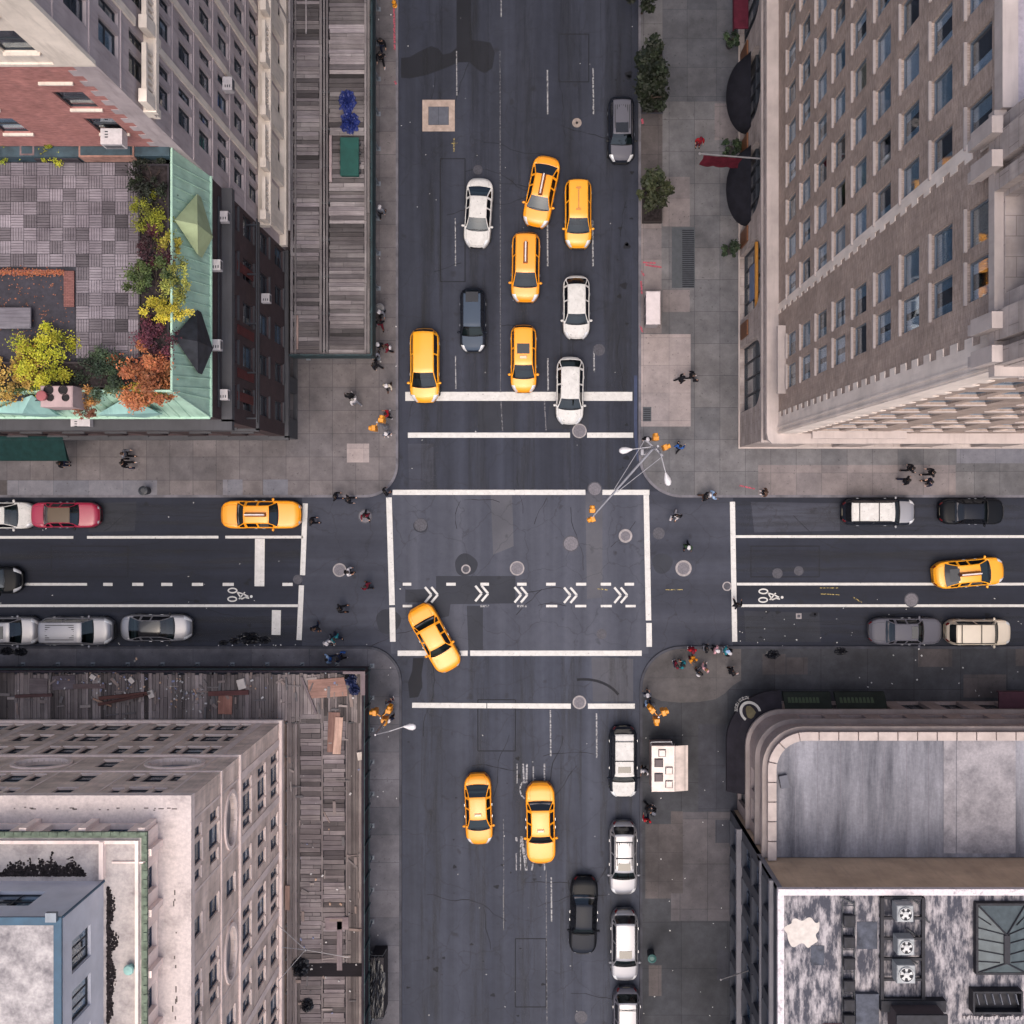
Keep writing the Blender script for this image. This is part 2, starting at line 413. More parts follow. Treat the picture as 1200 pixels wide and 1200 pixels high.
for i in range(10): crack(rnd.uniform(870,1200), rnd.uniform(590,750), rnd.uniform(2,6), rnd.choice([0,180]), .025)
for i in range(8): crack(rnd.uniform(0,340), rnd.uniform(590,750), rnd.uniform(2,6), rnd.choice([0,180]), .025)
for x0, x1, y0, y1 in ((516,545,186,330),(655,690,40,96),(560,604,820,880),(880,960,640,676),(60,150,640,676),(604,640,1100,1180)):
    for a, b in (((x0,y0),(x1,y0)),((x1,y0),(x1,y1)),((x1,y1),(x0,y1)),((x0,y1),(x0,y0))):
        p, q = gp(*a), gp(*b); d = (q-p).normalized(); n = Vector((-d.y,d.x,0))*.035; zz = Vector((0,0,.0058)); mb.quad(p-n+zz,q-n+zz,q+n+zz,p+n+zz)
struct('sealed_cracks', mb, A_p)
gm, gnt, gb = newmat('lane_grime'); gb.inputs['Base Color'].default_value = (.012,.013,.017,1); gb.inputs['Roughness'].default_value = .6
ga = ramp(gnt, noise(gnt, coords(gnt, 'Object', (1.4,.10,1)), 1.3, 7, .7), .46, .8, (0,0,0,1), (.62,.62,.62,1)); gnt.links.new(ga, gb.inputs['Alpha'])
gm2, gnt, gb = newmat('lane_grime_cross'); gb.inputs['Base Color'].default_value = (.012,.013,.017,1); gb.inputs['Roughness'].default_value = .6
ga = ramp(gnt, noise(gnt, coords(gnt, 'Object', (.10,1.4,1)), 1.3, 7, .7), .46, .8, (0,0,0,1), (.62,.62,.62,1)); gnt.links.new(ga, gb.inputs['Alpha'])
mb = MB()
for xc, w in ((506,.75),(561,.7),(614,.75),(669,.75),(722,1.1)):
    for y0, y1 in ((-60,574),(770,1260)):
        a, b = gp(xc, y1), gp(xc, y0); mb.quad((a.x-w,a.y,.0065),(a.x+w,a.y,.0065),(b.x+w,b.y,.0065),(b.x-w,b.y,.0065))
struct('lane_grime', mb, gm)
mb = MB()
for yc, w in ((604,.8),(657,.75),(737,.9)):
    for x0, x1 in ((-150,354),(861,1350)):
        a, b = gp(x0, yc), gp(x1, yc); mb.quad((a.x,a.y-w,.0065),(b.x,a.y-w,.0065),(b.x,a.y+w,.0065),(a.x,a.y+w,.0065))
struct('lane_grime_cross', mb, gm2)
# ---- painted markings
W_paint = roadpaint('paint_white', (.66,.65,.64,1), .6)
W_worn = roadpaint('paint_worn', (.36,.36,.38,1), .48)
W_thin = roadpaint('paint_faint', (.34,.34,.37,1), .5); W_ghost = roadpaint('paint_ghost', (.16,.16,.18,1), .46)
def strip(mb, x0, y0, x1, y1, w, z=.009):
    a, b = gp(x0, y0), gp(x1, y1); d = (b-a).normalized(); n = Vector((-d.y, d.x, 0)) * (w / S / 2); zz = Vector((0,0,z))
    mb.quad(a-n+zz, b-n+zz, b+n+zz, a+n+zz)
m = MB()
strip(m, 475,464.5,741,464.5, 10.5); strip(m, 478,510,668,510,6); strip(m, 688,510,742,510,6)
strip(m, 460,577,686,577,6); strip(m, 706,577,761,577,6); strip(m, 757.3,580.2,760,727,6.4); strip(m, 760.5,730,760.8,758,6.4)
strip(m, 455.8,583,459.5,709,6.6); strip(m, 459.6,712,460.3,752,6.6)
strip(m, 466,765.5,548,765.5,6.2); strip(m, 551,765.5,752,765.5,6.2)
strip(m, 483,826.5,570,827,6); strip(m, 571,827,669,827.5,6); strip(m, 689,827.5,744,827.5,6)
strip(m, 357.8,590,354.6,674,6); strip(m, 353.3,686,350.5,750,6)
strip(m, 858.3,588,861,752,6)
strip(m, 304.6,631.4,304,687,11.5); strip(m, 324,715,323.5,744,10.5)
struct('crosswalk_lines', m, W_paint)
m = MB()
for s in ((0,629.7,86,629.7),(102,629.7,256,629.4),(264,629.4,355,629.4),(22,684.7,102,684.7),(-200,684.7,-10,684.7),(0,709.8,350,709.8),
          (-200,629.7,0,629.7),(-200,709.8,0,709.8),(862,628.8,1400,628.8),(863.5,684.5,1400,684.5),(868,709.8,1400,709.8)): strip(m, *s, 3.1)
for a, b in ((121,132),(155,168),(189,202),(225,238),(261,274),(331,343)): strip(m, a,684.8,b,684.8,3.6)
for a, b in ((472,482),(523,534),(563,573),(606,617),(640,651),(675,687),(704,716),(732,743)): strip(m, a,684.6,b,684.6,3.4)
for a, b in ((472,483),(640,653),(674,687),(704,717),(733,745)): strip(m, a,710.2,b,710.2,2.8)
struct('bicycle_lane_lines', m, W_paint)
m = MB()
for a, b in ((606,617),(563,573)): strip(m, a,710.2,b,710.2,2.6)
for x, y0, y1 in ((641.5,82,134),(695,80,134),(641.5,260,312),(694.5,258,312),(642,420,458),(696,412,436),(533.5,256,312),(533.8,417,456),
                  (645,832,886),(699,836,888),(646,1028,1080),(535,60,112),(642,-90,-38),(587,-60,20),(590,1040,1090)):
    strip(m, x, y0, x+.4, y1, 1.7 if x > 600 else 1.2)
struct('lane_dashes', m, W_worn)
m = MB()
for s in ((613,895,614,916,2),(617.5,895,617,918,2.2),(625,898,625,915,1.5),(638,895,638,917,1.8),(611,980,617,1020,3),(610,980,610,1020,1.2),
          (605,981,605.4,986,2.5),(617,985,616.5,1018,1.5),(624.5,1012,623,1020,2),(638,1012,638.4,1020,1.6),(606,895,606,918,1),(605,1000,605,1020,1.3)):
    strip(m, *s)
lp = [(617,917),(612,917),(610,921),(609.5,927),(611,932),(615,936)]
for a, b in zip(lp, lp[1:]): strip(m, *a, *b, 1.7)
struct('worn_markings', m, W_thin); m = MB()
for x in (587,638): strip(m, x, 470, x+2, 505, 1.4)
strip(m, 586, 60, 586.5, 460, 1.0); strip(m, 590, 960, 590.6, 1090, .9); strip(m, 640,1020,641,1200,1.0)
struct('ghost_markings', m, W_ghost)
m = MB()
def chevron(cx, cy, sc=1.0):
    for dx in (-5, 2.5):
        for sy in (-1, 1):
            strip(m, cx+dx+8*sc-.5, cy, cx+dx, cy+sy*9*sc, 2.6)
for c in ((503,697),(562,695.5),(608,697),(666,697.5),(725,697.5)): chevron(*c)
struct('chevron_markings', m, W_paint)
m = MB()
def oval_ring(cx, cy, rx, ry, w, n=24):
    for i in range(n):
        a, b = 2*math.pi*i/n, 2*math.pi*(i+1)/n
        P = [gp(cx+(rx+o)*math.cos(t), cy+(ry+o)*math.sin(t), 0) + Vector((0,0,.009)) for t, o in ((a,-w/2),(a,w/2),(b,w/2),(b,-w/2))]
        m.quad(P[3],P[2],P[1],P[0])
def bike(cx, cy):
    oval_ring(cx-4.5, cy-5, 5, 2.6, 1.6); oval_ring(cx-4.8, cy+5, 5, 2.6, 1.6)
    for a, b in (((1,-3),(6,5)),((6,5),(12,2)),((1,-3),(8,-1)),((8,-1),(14,2)),((3,5),(10,-3)),((10,3),(15,4))): strip(m, cx+a[0],cy+a[1],cx+b[0],cy+b[1],1.5)
    P = gp(cx+17.5, cy+2); m.add([(P.x+.1*math.cos(t), P.y+.1*math.sin(t), .009) for t in (i*.785 for i in range(8))], [tuple(range(8))])
bike(277,697); bike(899,698)
struct('bicycle_symbols', m, W_paint)

# ---- pavements and kerbs: rounded street corners
P_nw = paving('paving_northwest', srgb(108,104,106), 1.6, 1.6, .02)
P_ne = paving('paving_northeast', srgb(106,106,109), 1.75, 2.2, .018)
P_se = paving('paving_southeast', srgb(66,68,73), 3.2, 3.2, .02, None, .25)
P_sw = paving('paving_southwest', srgb(98,98,105), 4, 1.9, .02)
K = plain('kerb_stone', srgb(112,110,118), .8, 0, 0, .3, .25, 1.2)
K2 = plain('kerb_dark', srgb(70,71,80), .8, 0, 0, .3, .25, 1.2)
def corner(name, xc, yc, sx, sy, r, pm, km, far=70, n=14):
    """pavement filling the quadrant beyond (xc, yc) in directions sx, sy"""
    def path(i):
        x0, y0, rr = xc + sx*i, yc + sy*i, r - i
        pts = [(x0 + sx*far, y0)]
        for k in range(n+1):
            a = R(90*k/n); pts.append((x0 + sx*rr*(1-math.sin(a)), y0 + sy*rr*(1-math.cos(a))))
        pts.append((x0, y0 + sy*far)); return pts
    o, i = path(0), path(.17)
    flip = sx*sy < 0
    pv = MB(); poly = i + [(xc + sx*(far+.17), yc + sy*(far+.17))]
    area = sum(poly[q][0]*poly[(q+1)%len(poly)][1] - poly[(q+1)%len(poly)][0]*poly[q][1] for q in range(len(poly)))
    if area < 0: poly = poly[::-1]
    pv.prism(poly, -.02, .142, 1.0, False); struct(name, pv, pm)
    kb = MB(); kb.ring(o, i, -.02, .15, 1.0, False); struct('kerb_' + name.split('_')[1], kb, km)
XW, XE, YN, YS = gx(467), gx(748), gy(583), gy(757)
corner('pavement_northwest', XW, YN, -1, 1, 2.3, P_nw, K)
corner('pavement_northeast', XE, YN, 1, 1, 3.0, P_ne, K)
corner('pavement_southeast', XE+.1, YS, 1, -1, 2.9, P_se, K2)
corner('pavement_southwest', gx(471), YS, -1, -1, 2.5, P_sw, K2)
ZP = .142
C_pale = paving('slab_pale', srgb(156,147,146), 1.75, 1.9, .012, None, .12)
C_pink = paving('slab_pink', srgb(122,116,117), 1.75, 2.1, .014, None, .15)
C_cool = paving('slab_cool', srgb(116,117,125), 2.4, 4, .012, None, .12)
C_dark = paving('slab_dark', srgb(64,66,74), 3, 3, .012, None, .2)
C_brown = paving('slab_brown', srgb(84,80,81), 2, 2, .012, None, .25)
def slab(px0, px1, py0, py1, m, z=ZP+.004, nm='pavement_slab'): return sheet(nm, px0, px1, py0, py1, z, m)
slab(751,809,392,500,C_pale); slab(751,775,215,391,C_pink); slab(751,776,125,214,C_brown); slab(776,808,208,266,C_pink); slab(776,808,340,366,C_pink)
slab(776,866,-200,120,paving('slab_far', srgb(86,88,94), 2, 2, .014)); slab(837,866,122,165,C_pink)
slab(407,433,520,542,C_pale); slab(262,285,562,582,C_cool); slab(309,338,562,582,C_cool); slab(10,185,563,582,C_cool); slab(-60,9,563,582,C_brown)
slab(1120,1199,520,543,C_cool); slab(888,1119,545,581,C_pink)
slab(1075,1115,760,781,C_brown); slab(1189,1240,760,780,C_brown); slab(1128,1178,790,817,C_cool if False else C_brown); slab(921,946,770,790,C_brown)
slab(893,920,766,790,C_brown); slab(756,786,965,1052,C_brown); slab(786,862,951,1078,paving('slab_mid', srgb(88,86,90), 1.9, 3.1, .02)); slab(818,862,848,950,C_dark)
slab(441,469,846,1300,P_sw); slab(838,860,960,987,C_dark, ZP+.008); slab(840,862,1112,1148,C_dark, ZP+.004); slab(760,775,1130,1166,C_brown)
slab(786,800,950,1046,C_brown, ZP+.008)
# pale worn patch on the SE corner
ax_, ay_ = XE+.1+2.9, YS-2.9
ps = [(ax_+2.72*math.cos(R(185-6*i)), ay_+2.72*math.sin(R(185-6*i))) for i in range(17)] + [(gx(868), YS-.18), (gx(868), gy(797)), (gx(858), gy(803)), (gx(849), gy(812)), (gx(838), gy(819)), (gx(820), gy(822)), (gx(797), gy(823)), (gx(775), gy(821)), (gx(760), gy(815))]
mb = MB(); mb.add([(x, y, ZP+.004) for x, y in reversed(ps)], [tuple(range(len(ps)))])
struct('pavement_slab', mb, paving('slab_corner', srgb(86,84,85), 6, 6, .01, None, .25))
# grates in the NE pavement
def grate(px0, px1, py0, py1, label, split=None):
    a, b = gp(px0, py1), gp(px1, py0); c = (a+b)/2
    t = thing('pavement_grate', label, 'grate', (c.x, c.y, ZP+.004))
    f = MB(); f.box(a.x,b.x,a.y,b.y,ZP+.004,ZP+.012); f.build('grate_plate', plain('grate_steel', srgb(78,82,88), .6, .5), t)
    f = MB(); x0 = a.x + (.45 if split else .06)*(b.x-a.x); x1 = b.x-.06; y0 = a.y+.06; y1 = b.y-.06 if not split else b.y-.12
    n = max(4, int((y1-y0)/.14))
    for i in range(n): f.box(x0, x1, y0+(y1-y0)*i/n, y0+(y1-y0)*(i+.6)/n, ZP+.013, ZP+.022)
    f.build('grate_bars', plain('grate_dark', srgb(40,43,52), .5, .6), t)
grate(787,814,267,338,'large steel cellar hatch in the pavement right of the tree pits',1)
grate(753,763,477,494,'small dark grate in the pale concrete pad by the corner')
mb = MB()
for s in ((753,308,768,309,2),(756,311,775,314,2),(751,318,755,324,2),(750,382,753,390,2),(866,569,884,573,1.6),(752,140,753,146,2.5),(462,8,463,60,2.2),(463,96,465,100,2.5),(751,330,752,345,2)): strip(mb, *s, z=ZP+.012)
struct('spray_marks', mb, roadpaint('spray_red', (.42,.07,.11,1), .5))
mb = MB()
for s in ((460,0,461,6,7),(529,168,536,168,1.2),(532,162,532,178,1.2),(962,696,984,697,1),(960,689,982,689,.9),(1000,700,1010,706,1.2),(700,690,712,691,1.2),(780,691,800,691,1)): strip(mb, *s, z=.009)
struct('spray_marks', mb, roadpaint('spray_yellow', (.45,.35,.12,1), .46))
mb = MB()   # blue steel faced kerb
kk = [gp(743+ (3 if y > 510 else 0)*(y-510)/25, y) for y in range(440, 541, 10)]
for a, b in zip(kk, kk[1:]): mb.quad((a.x,a.y,.01),(b.x,b.y,.01),(b.x+.22,b.y,.01),(a.x+.22,a.y,.01))
struct('gutter_steel', mb, plain('gutter_blue', srgb(40,52,84), .5, .3))
mb = MB()  # cream concrete collar round the square chamber in the avenue
a, b = gp(495,154), gp(533,117); i0, i1 = gp(502,146.5), gp(526,125)
out = [(a.x,a.y),(b.x,a.y),(b.x,b.y),(a.x,b.y)]; inn = [(i0.x,i0.y),(i1.x,i0.y),(i1.x,i1.y),(i0.x,i1.y)]
t = thing('utility_chamber', 'square utility chamber with pale concrete collar in the avenue', 'manhole', ((a.x+b.x)/2,(a.y+b.y)/2,.0))
mb.ring(out, inn, .004, .012); mb.build('collar', plain('collar_concrete', srgb(176,158,148), .85, 0, 0, .3, .2, 2), t)
mb = MB(); mid = (i0.x+i1.x)/2
mb.box(i0.x+.02, mid-.01, i0.y+.02, i1.y-.02, .002, .008); mb.box(mid+.01, i1.x-.02, i0.y+.02, i1.y-.02, .002, .008)
mb.build('cover_plate', plain('cover_grey', srgb(92,95,106), .6, .4), t)
# manhole covers
MH = [(560,199,5.5,0,'small iron cover behind the white sedan'),(676,144,5.5,4,'cover in a round cream concrete collar in the avenue'),(702,410,7,0,'dark cover beside the lane right of the white cars'),
 (679,505,8.5,1.4,'cover on the crosswalk line under the white car bonnet'),(697,573,8.5,1.2,'pale grey cover breaking the upper line of the intersection'),(546,667,5.5,1.6,'small white ringed cover on the dark trench patch'),
 (606,666,8.5,1.6,'pale cover in the middle of the intersection left of the largest grey one'),(669,637,9.5,1.2,'wide grey cover near the hanging traffic signal'),(733,628,8,2.4,'cream ringed cover inside the right line of the intersection'),
 (772,625,7,1.2,'grey cover on the east crossing near two walkers'),(801,666,9.5,2.4,'big pale cover in the east crossing'),(852,687,5.5,1.4,'ringed cover touching the right stop line'),
 (398,668,8,1.6,'pale cover under the walker in the white top'),(349,679,5.5,1,'dull cover breaking the left stop line'),(493,615,7.5,0,'dark cover in the upper left of the intersection'),
 (428,605,8.5,1.2,'cover below the walker in red on the west crossing'),(705,743,6,0,'dark cover low in the intersection'),(679,823,8,1.8,'ringed cover on the lowest crosswalk line'),
 (681,1192,7.5,1.2,'cover at the bottom of the avenue near the parked silver cars'),(911,672,6,.8,'grey cover, left of two in the east street lane'),(936,669,5.5,1,'grey cover, right of two in the east street lane'),
 (1068,703,8.5,1.2,'large cover between the bicycle lane lines of the east street'),(589,-6,6,1,'pale cover at the very top of the avenue')]
CI = plain('cast_iron', srgb(74,74,84), .6, .3, 0, .5, .25, 8); CP = plain('cover_pale', srgb(116,113,121), .7, .2, 0, .4, .2, 8); CR = plain('collar_pale', srgb(158,152,154), .8, 0, 0, .3, .2, 4)
CC = plain('collar_cream', srgb(150,138,132), .85, 0, 0, .3, .2, 4)
for px, py, r, w, lab in MH:
    c = gp(px, py); t = thing('manhole_cover', lab, 'manhole cover', (c.x, c.y, .004), 0, 'manhole covers in the road')
    rr = r / S; f = MB(); ro = rr; ri = rr - max(w, .8)/S
    o_ = [(c.x+ro*math.cos(a), c.y+ro*math.sin(a)) for a in (2*math.pi*k/32 for k in range(32))]; i_ = [(c.x+ri*math.cos(a), c.y+ri*math.sin(a)) for a in (2*math.pi*k/32 for k in range(32))]
    f.ring(o_, i_, .010, .018); f.build('rim', CC if w >= 4 else (CR if w >= 1.4 else CI), t)
    f = MB(); f.lathe((c.x,c.y,.008), [(ri-.005,0),(ri-.005,.006),(ri-.03,.008)], 32)
    for k in range(6):
        for q in range(k and 6*k or 1):
            a = 2*math.pi*q/max(1,6*k); d = ri*.88*k/6
            f.box(c.x+d*math.cos(a)-.018, c.x+d*math.cos(a)+.018, c.y+d*math.sin(a)-.018, c.y+d*math.sin(a)+.018, .0165, .021)
    f.build('lid', CP if (w >= 1 and r > 7.6 and w < 4) else CI, t)
t = thing('drain_cover', 'small square pale drain cover on the asphalt of the east street', 'drain', (*gp(936,722)[:2], .004)); c = gp(936,722); f = MB()
f.ring([(c.x-.19,c.y-.19),(c.x+.19,c.y-.19),(c.x+.19,c.y+.19),(c.x-.19,c.y+.19)], [(c.x-.1,c.y-.1),(c.x+.1,c.y-.1),(c.x+.1,c.y+.1),(c.x-.1,c.y+.1)], .004, .02); f.build('rim', CR, t)
f = MB(); f.box(c.x-.095,c.x+.095,c.y-.095,c.y+.095,.004,.012); f.build('lid', CI, t)
# scattered paper litter
mb = MB()
def chip(px, py, z, s=.07):
    c = gp(px, py, 0); a = rnd.uniform(0, 6); mb.obox((c.x, c.y, z), (rnd.uniform(.4,1.3)*s, rnd.uniform(.5,1.6)*s, .015), a, T(.9, .25), 0, rnd.uniform(-.2,.2))
for i in range(46): chip(rnd.uniform(470,745), rnd.choice([rnd.uniform(0,560), rnd.uniform(840,1200)]), .004, .05)
for i in range(22): chip(rnd.uniform(0,350), rnd.uniform(588,755), .004, .06)
for i in range(34): chip(rnd.uniform(865,1200), rnd.uniform(700,758), .004, .06)
for i in range(16): chip(rnd.uniform(1000,1200), rnd.uniform(760,815), ZP+.004, .09)
for i in range(24): chip(rnd.uniform(752,850), rnd.uniform(850,1190), ZP+.012, .06)
for i in range(20): chip(rnd.uniform(436,470), rnd.uniform(0,1200), ZP+.006, .07)
for i in range(26): chip(rnd.uniform(0,430), rnd.uniform(755,758), .004, .08)
o = mb.build('litter', plain('paper', (.62,.62,.62,1), .8, attr=True)); tag(o, 'scraps of white paper litter blown over the road and pavements', 'litter', None, 'stuff')
# ================================================================== BUILDING KIT
AX = {'W': (Vector((-1,0,0)), 'y'), 'E': (Vector((1,0,0)), 'y'), 'S': (Vector((0,-1,0)), 'x'), 'N': (Vector((0,1,0)), 'x')}
def fp(n, plane, a, z, out=0.0):
    d, ax = AX[n]
    return (plane + d.x*out, a, z) if ax == 'y' else (a, plane + d.y*out, z)
def facade(mb, n, plane, a0, a1, z0, z1, ops, depth=.28, tone=1.0, rtone=1.0):
    """wall skin with real openings and reveals; ops = (a_lo, a_hi, z_lo, z_hi)"""
    ops = [o for o in ops if o[0] > a0 and o[1] < a1 and o[2] > z0 - .001 and o[3] < z1 + .001]
    # split in columns: group openings sharing the same column to keep the mesh light
    As = sorted({a0, a1} | {o[0] for o in ops} | {o[1] for o in ops})
    for i in range(len(As)-1):
        lo, hi = As[i], As[i+1]; mid = (lo+hi)/2
        cuts = sorted((o[2], o[3]) for o in ops if o[0] < mid < o[1]); z = z0
        for c0, c1 in cuts + [(z1, z1)]:
            if c0 > z + 1e-4: mb.quad(fp(n,plane,lo,z), fp(n,plane,hi,z), fp(n,plane,hi,c0), fp(n,plane,lo,c0), tone)
            z = max(z, c1)
    for o in ops:
        A, B, C, D = o
        for p, q in (((A,C),(B,C)),((B,C),(B,D)),((B,D),(A,D)),((A,D),(A,C))):
            mb.quad(fp(n,plane,*p), fp(n,plane,*q), fp(n,plane,*q,-depth), fp(n,plane,*p,-depth), rtone)
def fbox(mb, n, plane, a0, a1, z0, z1, o0, o1, tone=1.0):
    p, q = fp(n,plane,a0,z0,o0), fp(n,plane,a1,z1,o1)
    mb.box(min(p[0],q[0]),max(p[0],q[0]),min(p[1],q[1]),max(p[1],q[1]),z0,z1,tone)
def spandrel(mb, n, plane, a0, a1, zc, rz, up=True, depth=.28, seg=10):
    """fills the rectangle corners outside a half ellipse"""
    ca = (a0+a1)/2; ra = (a1-a0)/2; ztop = zc + (rz if up else -rz)
    for s in (-1, 1):
        pts = [(ca + s*ra*math.cos(R(90*i/seg)), zc + (1 if up else -1)*rz*math.sin(R(90*i/seg))) for i in range(seg+1)]
        for p, q in zip(pts, pts[1:]):
            mb.quad(fp(n,plane,*p), fp(n,plane,*q), fp(n,plane,q[0],ztop), fp(n,plane,p[0],ztop))
            mb.quad(fp(n,plane,*p), fp(n,plane,*q), fp(n,plane,*q,-depth), fp(n,plane,*p,-depth))
GLASS = glassmat('window_glass', (.8,.86,.9,1), .1); DARKIN = plain('dark_room', (.012,.013,.018,1), .9)  # near-black colour stands in for the shade of unlit interiors
CURT = [plain('curtain_white', (.84,.86,.92,1), .9), plain('curtain_grey', (.5,.58,.64,1), .9), plain('curtain_blue', (.3,.43,.52,1), .9), plain('curtain_warm', (.7,.54,.42,1), .9)]
_wp = {}
def win_proto(w, h, style):
    key = (round(w,3), round(h,3), style)
    if key in _wp: return _wp[key]
    f, p, s = MB(), MB(), MB(); t = .055; d = .07
    f.box(-w/2, -w/2+t, -d, 0, 0, h); f.box(w/2-t, w/2, -d, 0, 0, h); f.box(-w/2+t, w/2-t, -d, 0, 0, t); f.box(-w/2+t, w/2-t, -d, 0, h-t, h)
    if 'h' in style: f.box(-w/2+t, w/2-t, -d+.01, -.004, h*.5-.03, h*.5+.03)
    if 'v' in style: f.box(-.025, .025, -d+.012, -.006, t, h-t)
    if 'm' in style:
        for k in (1, 2): f.box(-w/2+w*k/3-.02, -w/2+w*k/3+.02, -d+.012, -.006, t, h-t)
    p.box(-w/2+t-.005, w/2-t+.005, -.045, -.033, t-.005, h-t+.005)
    cs = []
    for lo, hi in ((-.5,.5), (-.5,-.12), (.1,.5), (-.5,-.2), (.22,.5)):
        c = MB(); n = max(6, int((hi-lo)*w/.045)); vs = []
        for i in range(n+1):
            x = w*(lo + (hi-lo)*i/n)*.94; y = -.075 - (.03 if i % 2 else -.0)
            vs += [(x, y, t), (x, y, h-t)]
        c.add(vs, [(2*i, 2*i+2, 2*i+3, 2*i+1) for i in range(n)]); cs.append(c)
    _wp[key] = dict(f=f, p=p, c=cs, meshes={}); return _wp[key]
def pm(proto, key, mb, mat, name):
    k = (key, mat.name)
    if k not in proto['meshes']: proto['meshes'][k] = mb.mesh(name, mat)
    return proto['meshes'][k]
def proj(p):
    k = S*H/(H-p[2]); return (NX + p[0]*k, NY - p[1]*k)
def seen(n, plane, a, z, m=60):
    x, y = proj(fp(n, plane, a, z)); return -m < x < 1200+m and -m < y < 1200+m
class Bld:
    def __init__(s, name, label, cat, loc): s.t = thing(name, label, cat, loc); s.w = []
    def win(s, n, plane, a, z, w, h, depth=.22, style='h', fm=None, sill=None, curtain=None, sill_out=.08, sill_h=.12):
        s.w.append((n, plane, a, z, w, h, depth, style, fm, sill, curtain, sill_out, sill_h))
    def area(s, q):
        n, plane, a, z, w, h = q[:6]
        c = [proj(fp(n,plane,a+da,z+dz)) for da, dz in ((-w/2,0),(w/2,0),(w/2,h),(-w/2,h))]
        A = abs(sum(c[i][0]*c[(i+1)%4][1]-c[(i+1)%4][0]*c[i][1] for i in range(4)))/2
        cx, cy = c[0]; return A if -20 < cx < 1220 and -20 < cy < 1220 else A*.01
    def finish(s, maxn=100):
        s.w.sort(key=s.area, reverse=True); base = wloc(s.t)
        rest = MB(); rmats = []
        for idx, q in enumerate(s.w):
            n, plane, a, z, w, h, depth, style, fm, sill, curtain, so_, sh_ = q
            pr = win_proto(w, h, style); d = AX[n][0]; rz = math.atan2(d.y, d.x) - math.pi/2
            loc = Vector(fp(n, plane, a, z, -depth)) ; cu = None
            if curtain != 'no':
                r = rnd.random()
                cl = [] if r < .1 else ([0] if r < .52 else ([1, 2] if r < .68 else ([3, 4] if r < .8 else ([1] if r < .9 else [2]))))
                if curtain == 'few': cl = cl if rnd.random() < .4 else []
                cm = rnd.choices(CURT, (4,3,4,1))[0] if curtain != 'few' else rnd.choices(CURT, (1,3,2,1))[0]
                if cl:
                    cu = MB()
                    for i in cl: cu.merge(pr['c'][i], Matrix())
            ck = ('c', tuple(cl)) if cu else None
            sm = None
            if sill:
                sm = MB(); sm.box(-w/2-.06, w/2+.06, -.02, depth+so_, -sh_, -.004)
            if idx < maxn:
                o = link('window', pm(pr, 'f', pr['f'], fm, 'window_frame'), s.t, loc - base, rz)
                link('pane', pm(pr, 'p', pr['p'], GLASS, 'pane'), o)
                if cu: link('curtain', pm(pr, ck, cu, cm, 'curtain'), o)
                if sm: link('sill', pm(pr, ('s', so_, sh_, depth), sm, sill, 'sill'), o)
            else:
                M = Matrix.Translation(loc) @ Matrix.Rotation(rz, 4, 'Z')
                for mb, mt in ((pr['f'], fm), (pr['p'], GLASS), (cu, cm if cu else None), (sm, sill)):
                    if mb is None: continue
                    if mt not in rmats: rmats.append(mt)
                    rest.m = rmats.index(mt); o0 = len(rest.f)
                    rest.merge(mb, M)
                    for i in range(o0, len(rest.f)): rest.mi[i] = rmats.index(mt)
        if rest.f:
            o = rest.build('windows', rmats, s.t); o['kind'] = 'stuff'
FR_DARK = plain('frame_dark', srgb(46,50,58), .5); FR_PALE = plain('frame_pale', srgb(140,132,134), .6); FR_STEEL = plain('frame_steel', srgb(122,130,140), .45, .3)
FR_BLUE = plain('frame_blue', srgb(62,72,92), .5)

# ================================================================== NORTH-EAST: TALL BROWN HOTEL ON A STONE PODIUM
LIME = stone('limestone_pink', srgb(180,168,163), (.2,.165,.15,1), .4, .5, (1.3,.62,.012))
LIME2 = stone('limestone_trim', srgb(186,174,170), (.2,.17,.16,1), .35, .5)
BROWN = stone('brick_brown', (.45,.355,.305,1), (.2,.15,.13,1), .5, .4, (.26,.085,.012), mortar=(.8,.78,.76,1))
hx, hy = 13.6, 3.87; bx_, by_ = 13.96, 4.13
hb = Bld('hotel', 'tall brown brick hotel on a pale stone podium with arched ground floor openings', 'building', (hx+6, hy+8, 0))
FZ = [37.6 - 3.05*i for i in range(9)]
WY = [7.2, 8.95] + [12.3 + 2.13*i for i in range(14)]
WX = [16.3, 17.95, 20.5, 22.15, 24.7, 26.3, 28.9, 30.5]
opsW, opsS = [], []
for z in FZ:
    for y in WY:
        if seen('W', bx_, y, z): opsW.append((y-.65, y+.65, z-.92, z+.92)); hb.win('W', bx_, y, z-.92, 1.3, 1.84, .1, 'x', FR_STEEL, LIME2, None, .1, .1)
    for x in WX:
        if seen('S', by_, x, z): opsS.append((x-.6, x+.6, z-.9, z+.9)); hb.win('S', by_, x, z-.9, 1.2, 1.8, .1, 'x', FR_STEEL, LIME2, None, .05, .09)
wm = MB(); facade(wm, 'W', bx_, by_, 48, 10, 39, opsW, .12); facade(wm, 'S', by_, bx_, 48, 10, 39, opsS, .12)
wm.build('brick_wall', BROWN, hb.t)
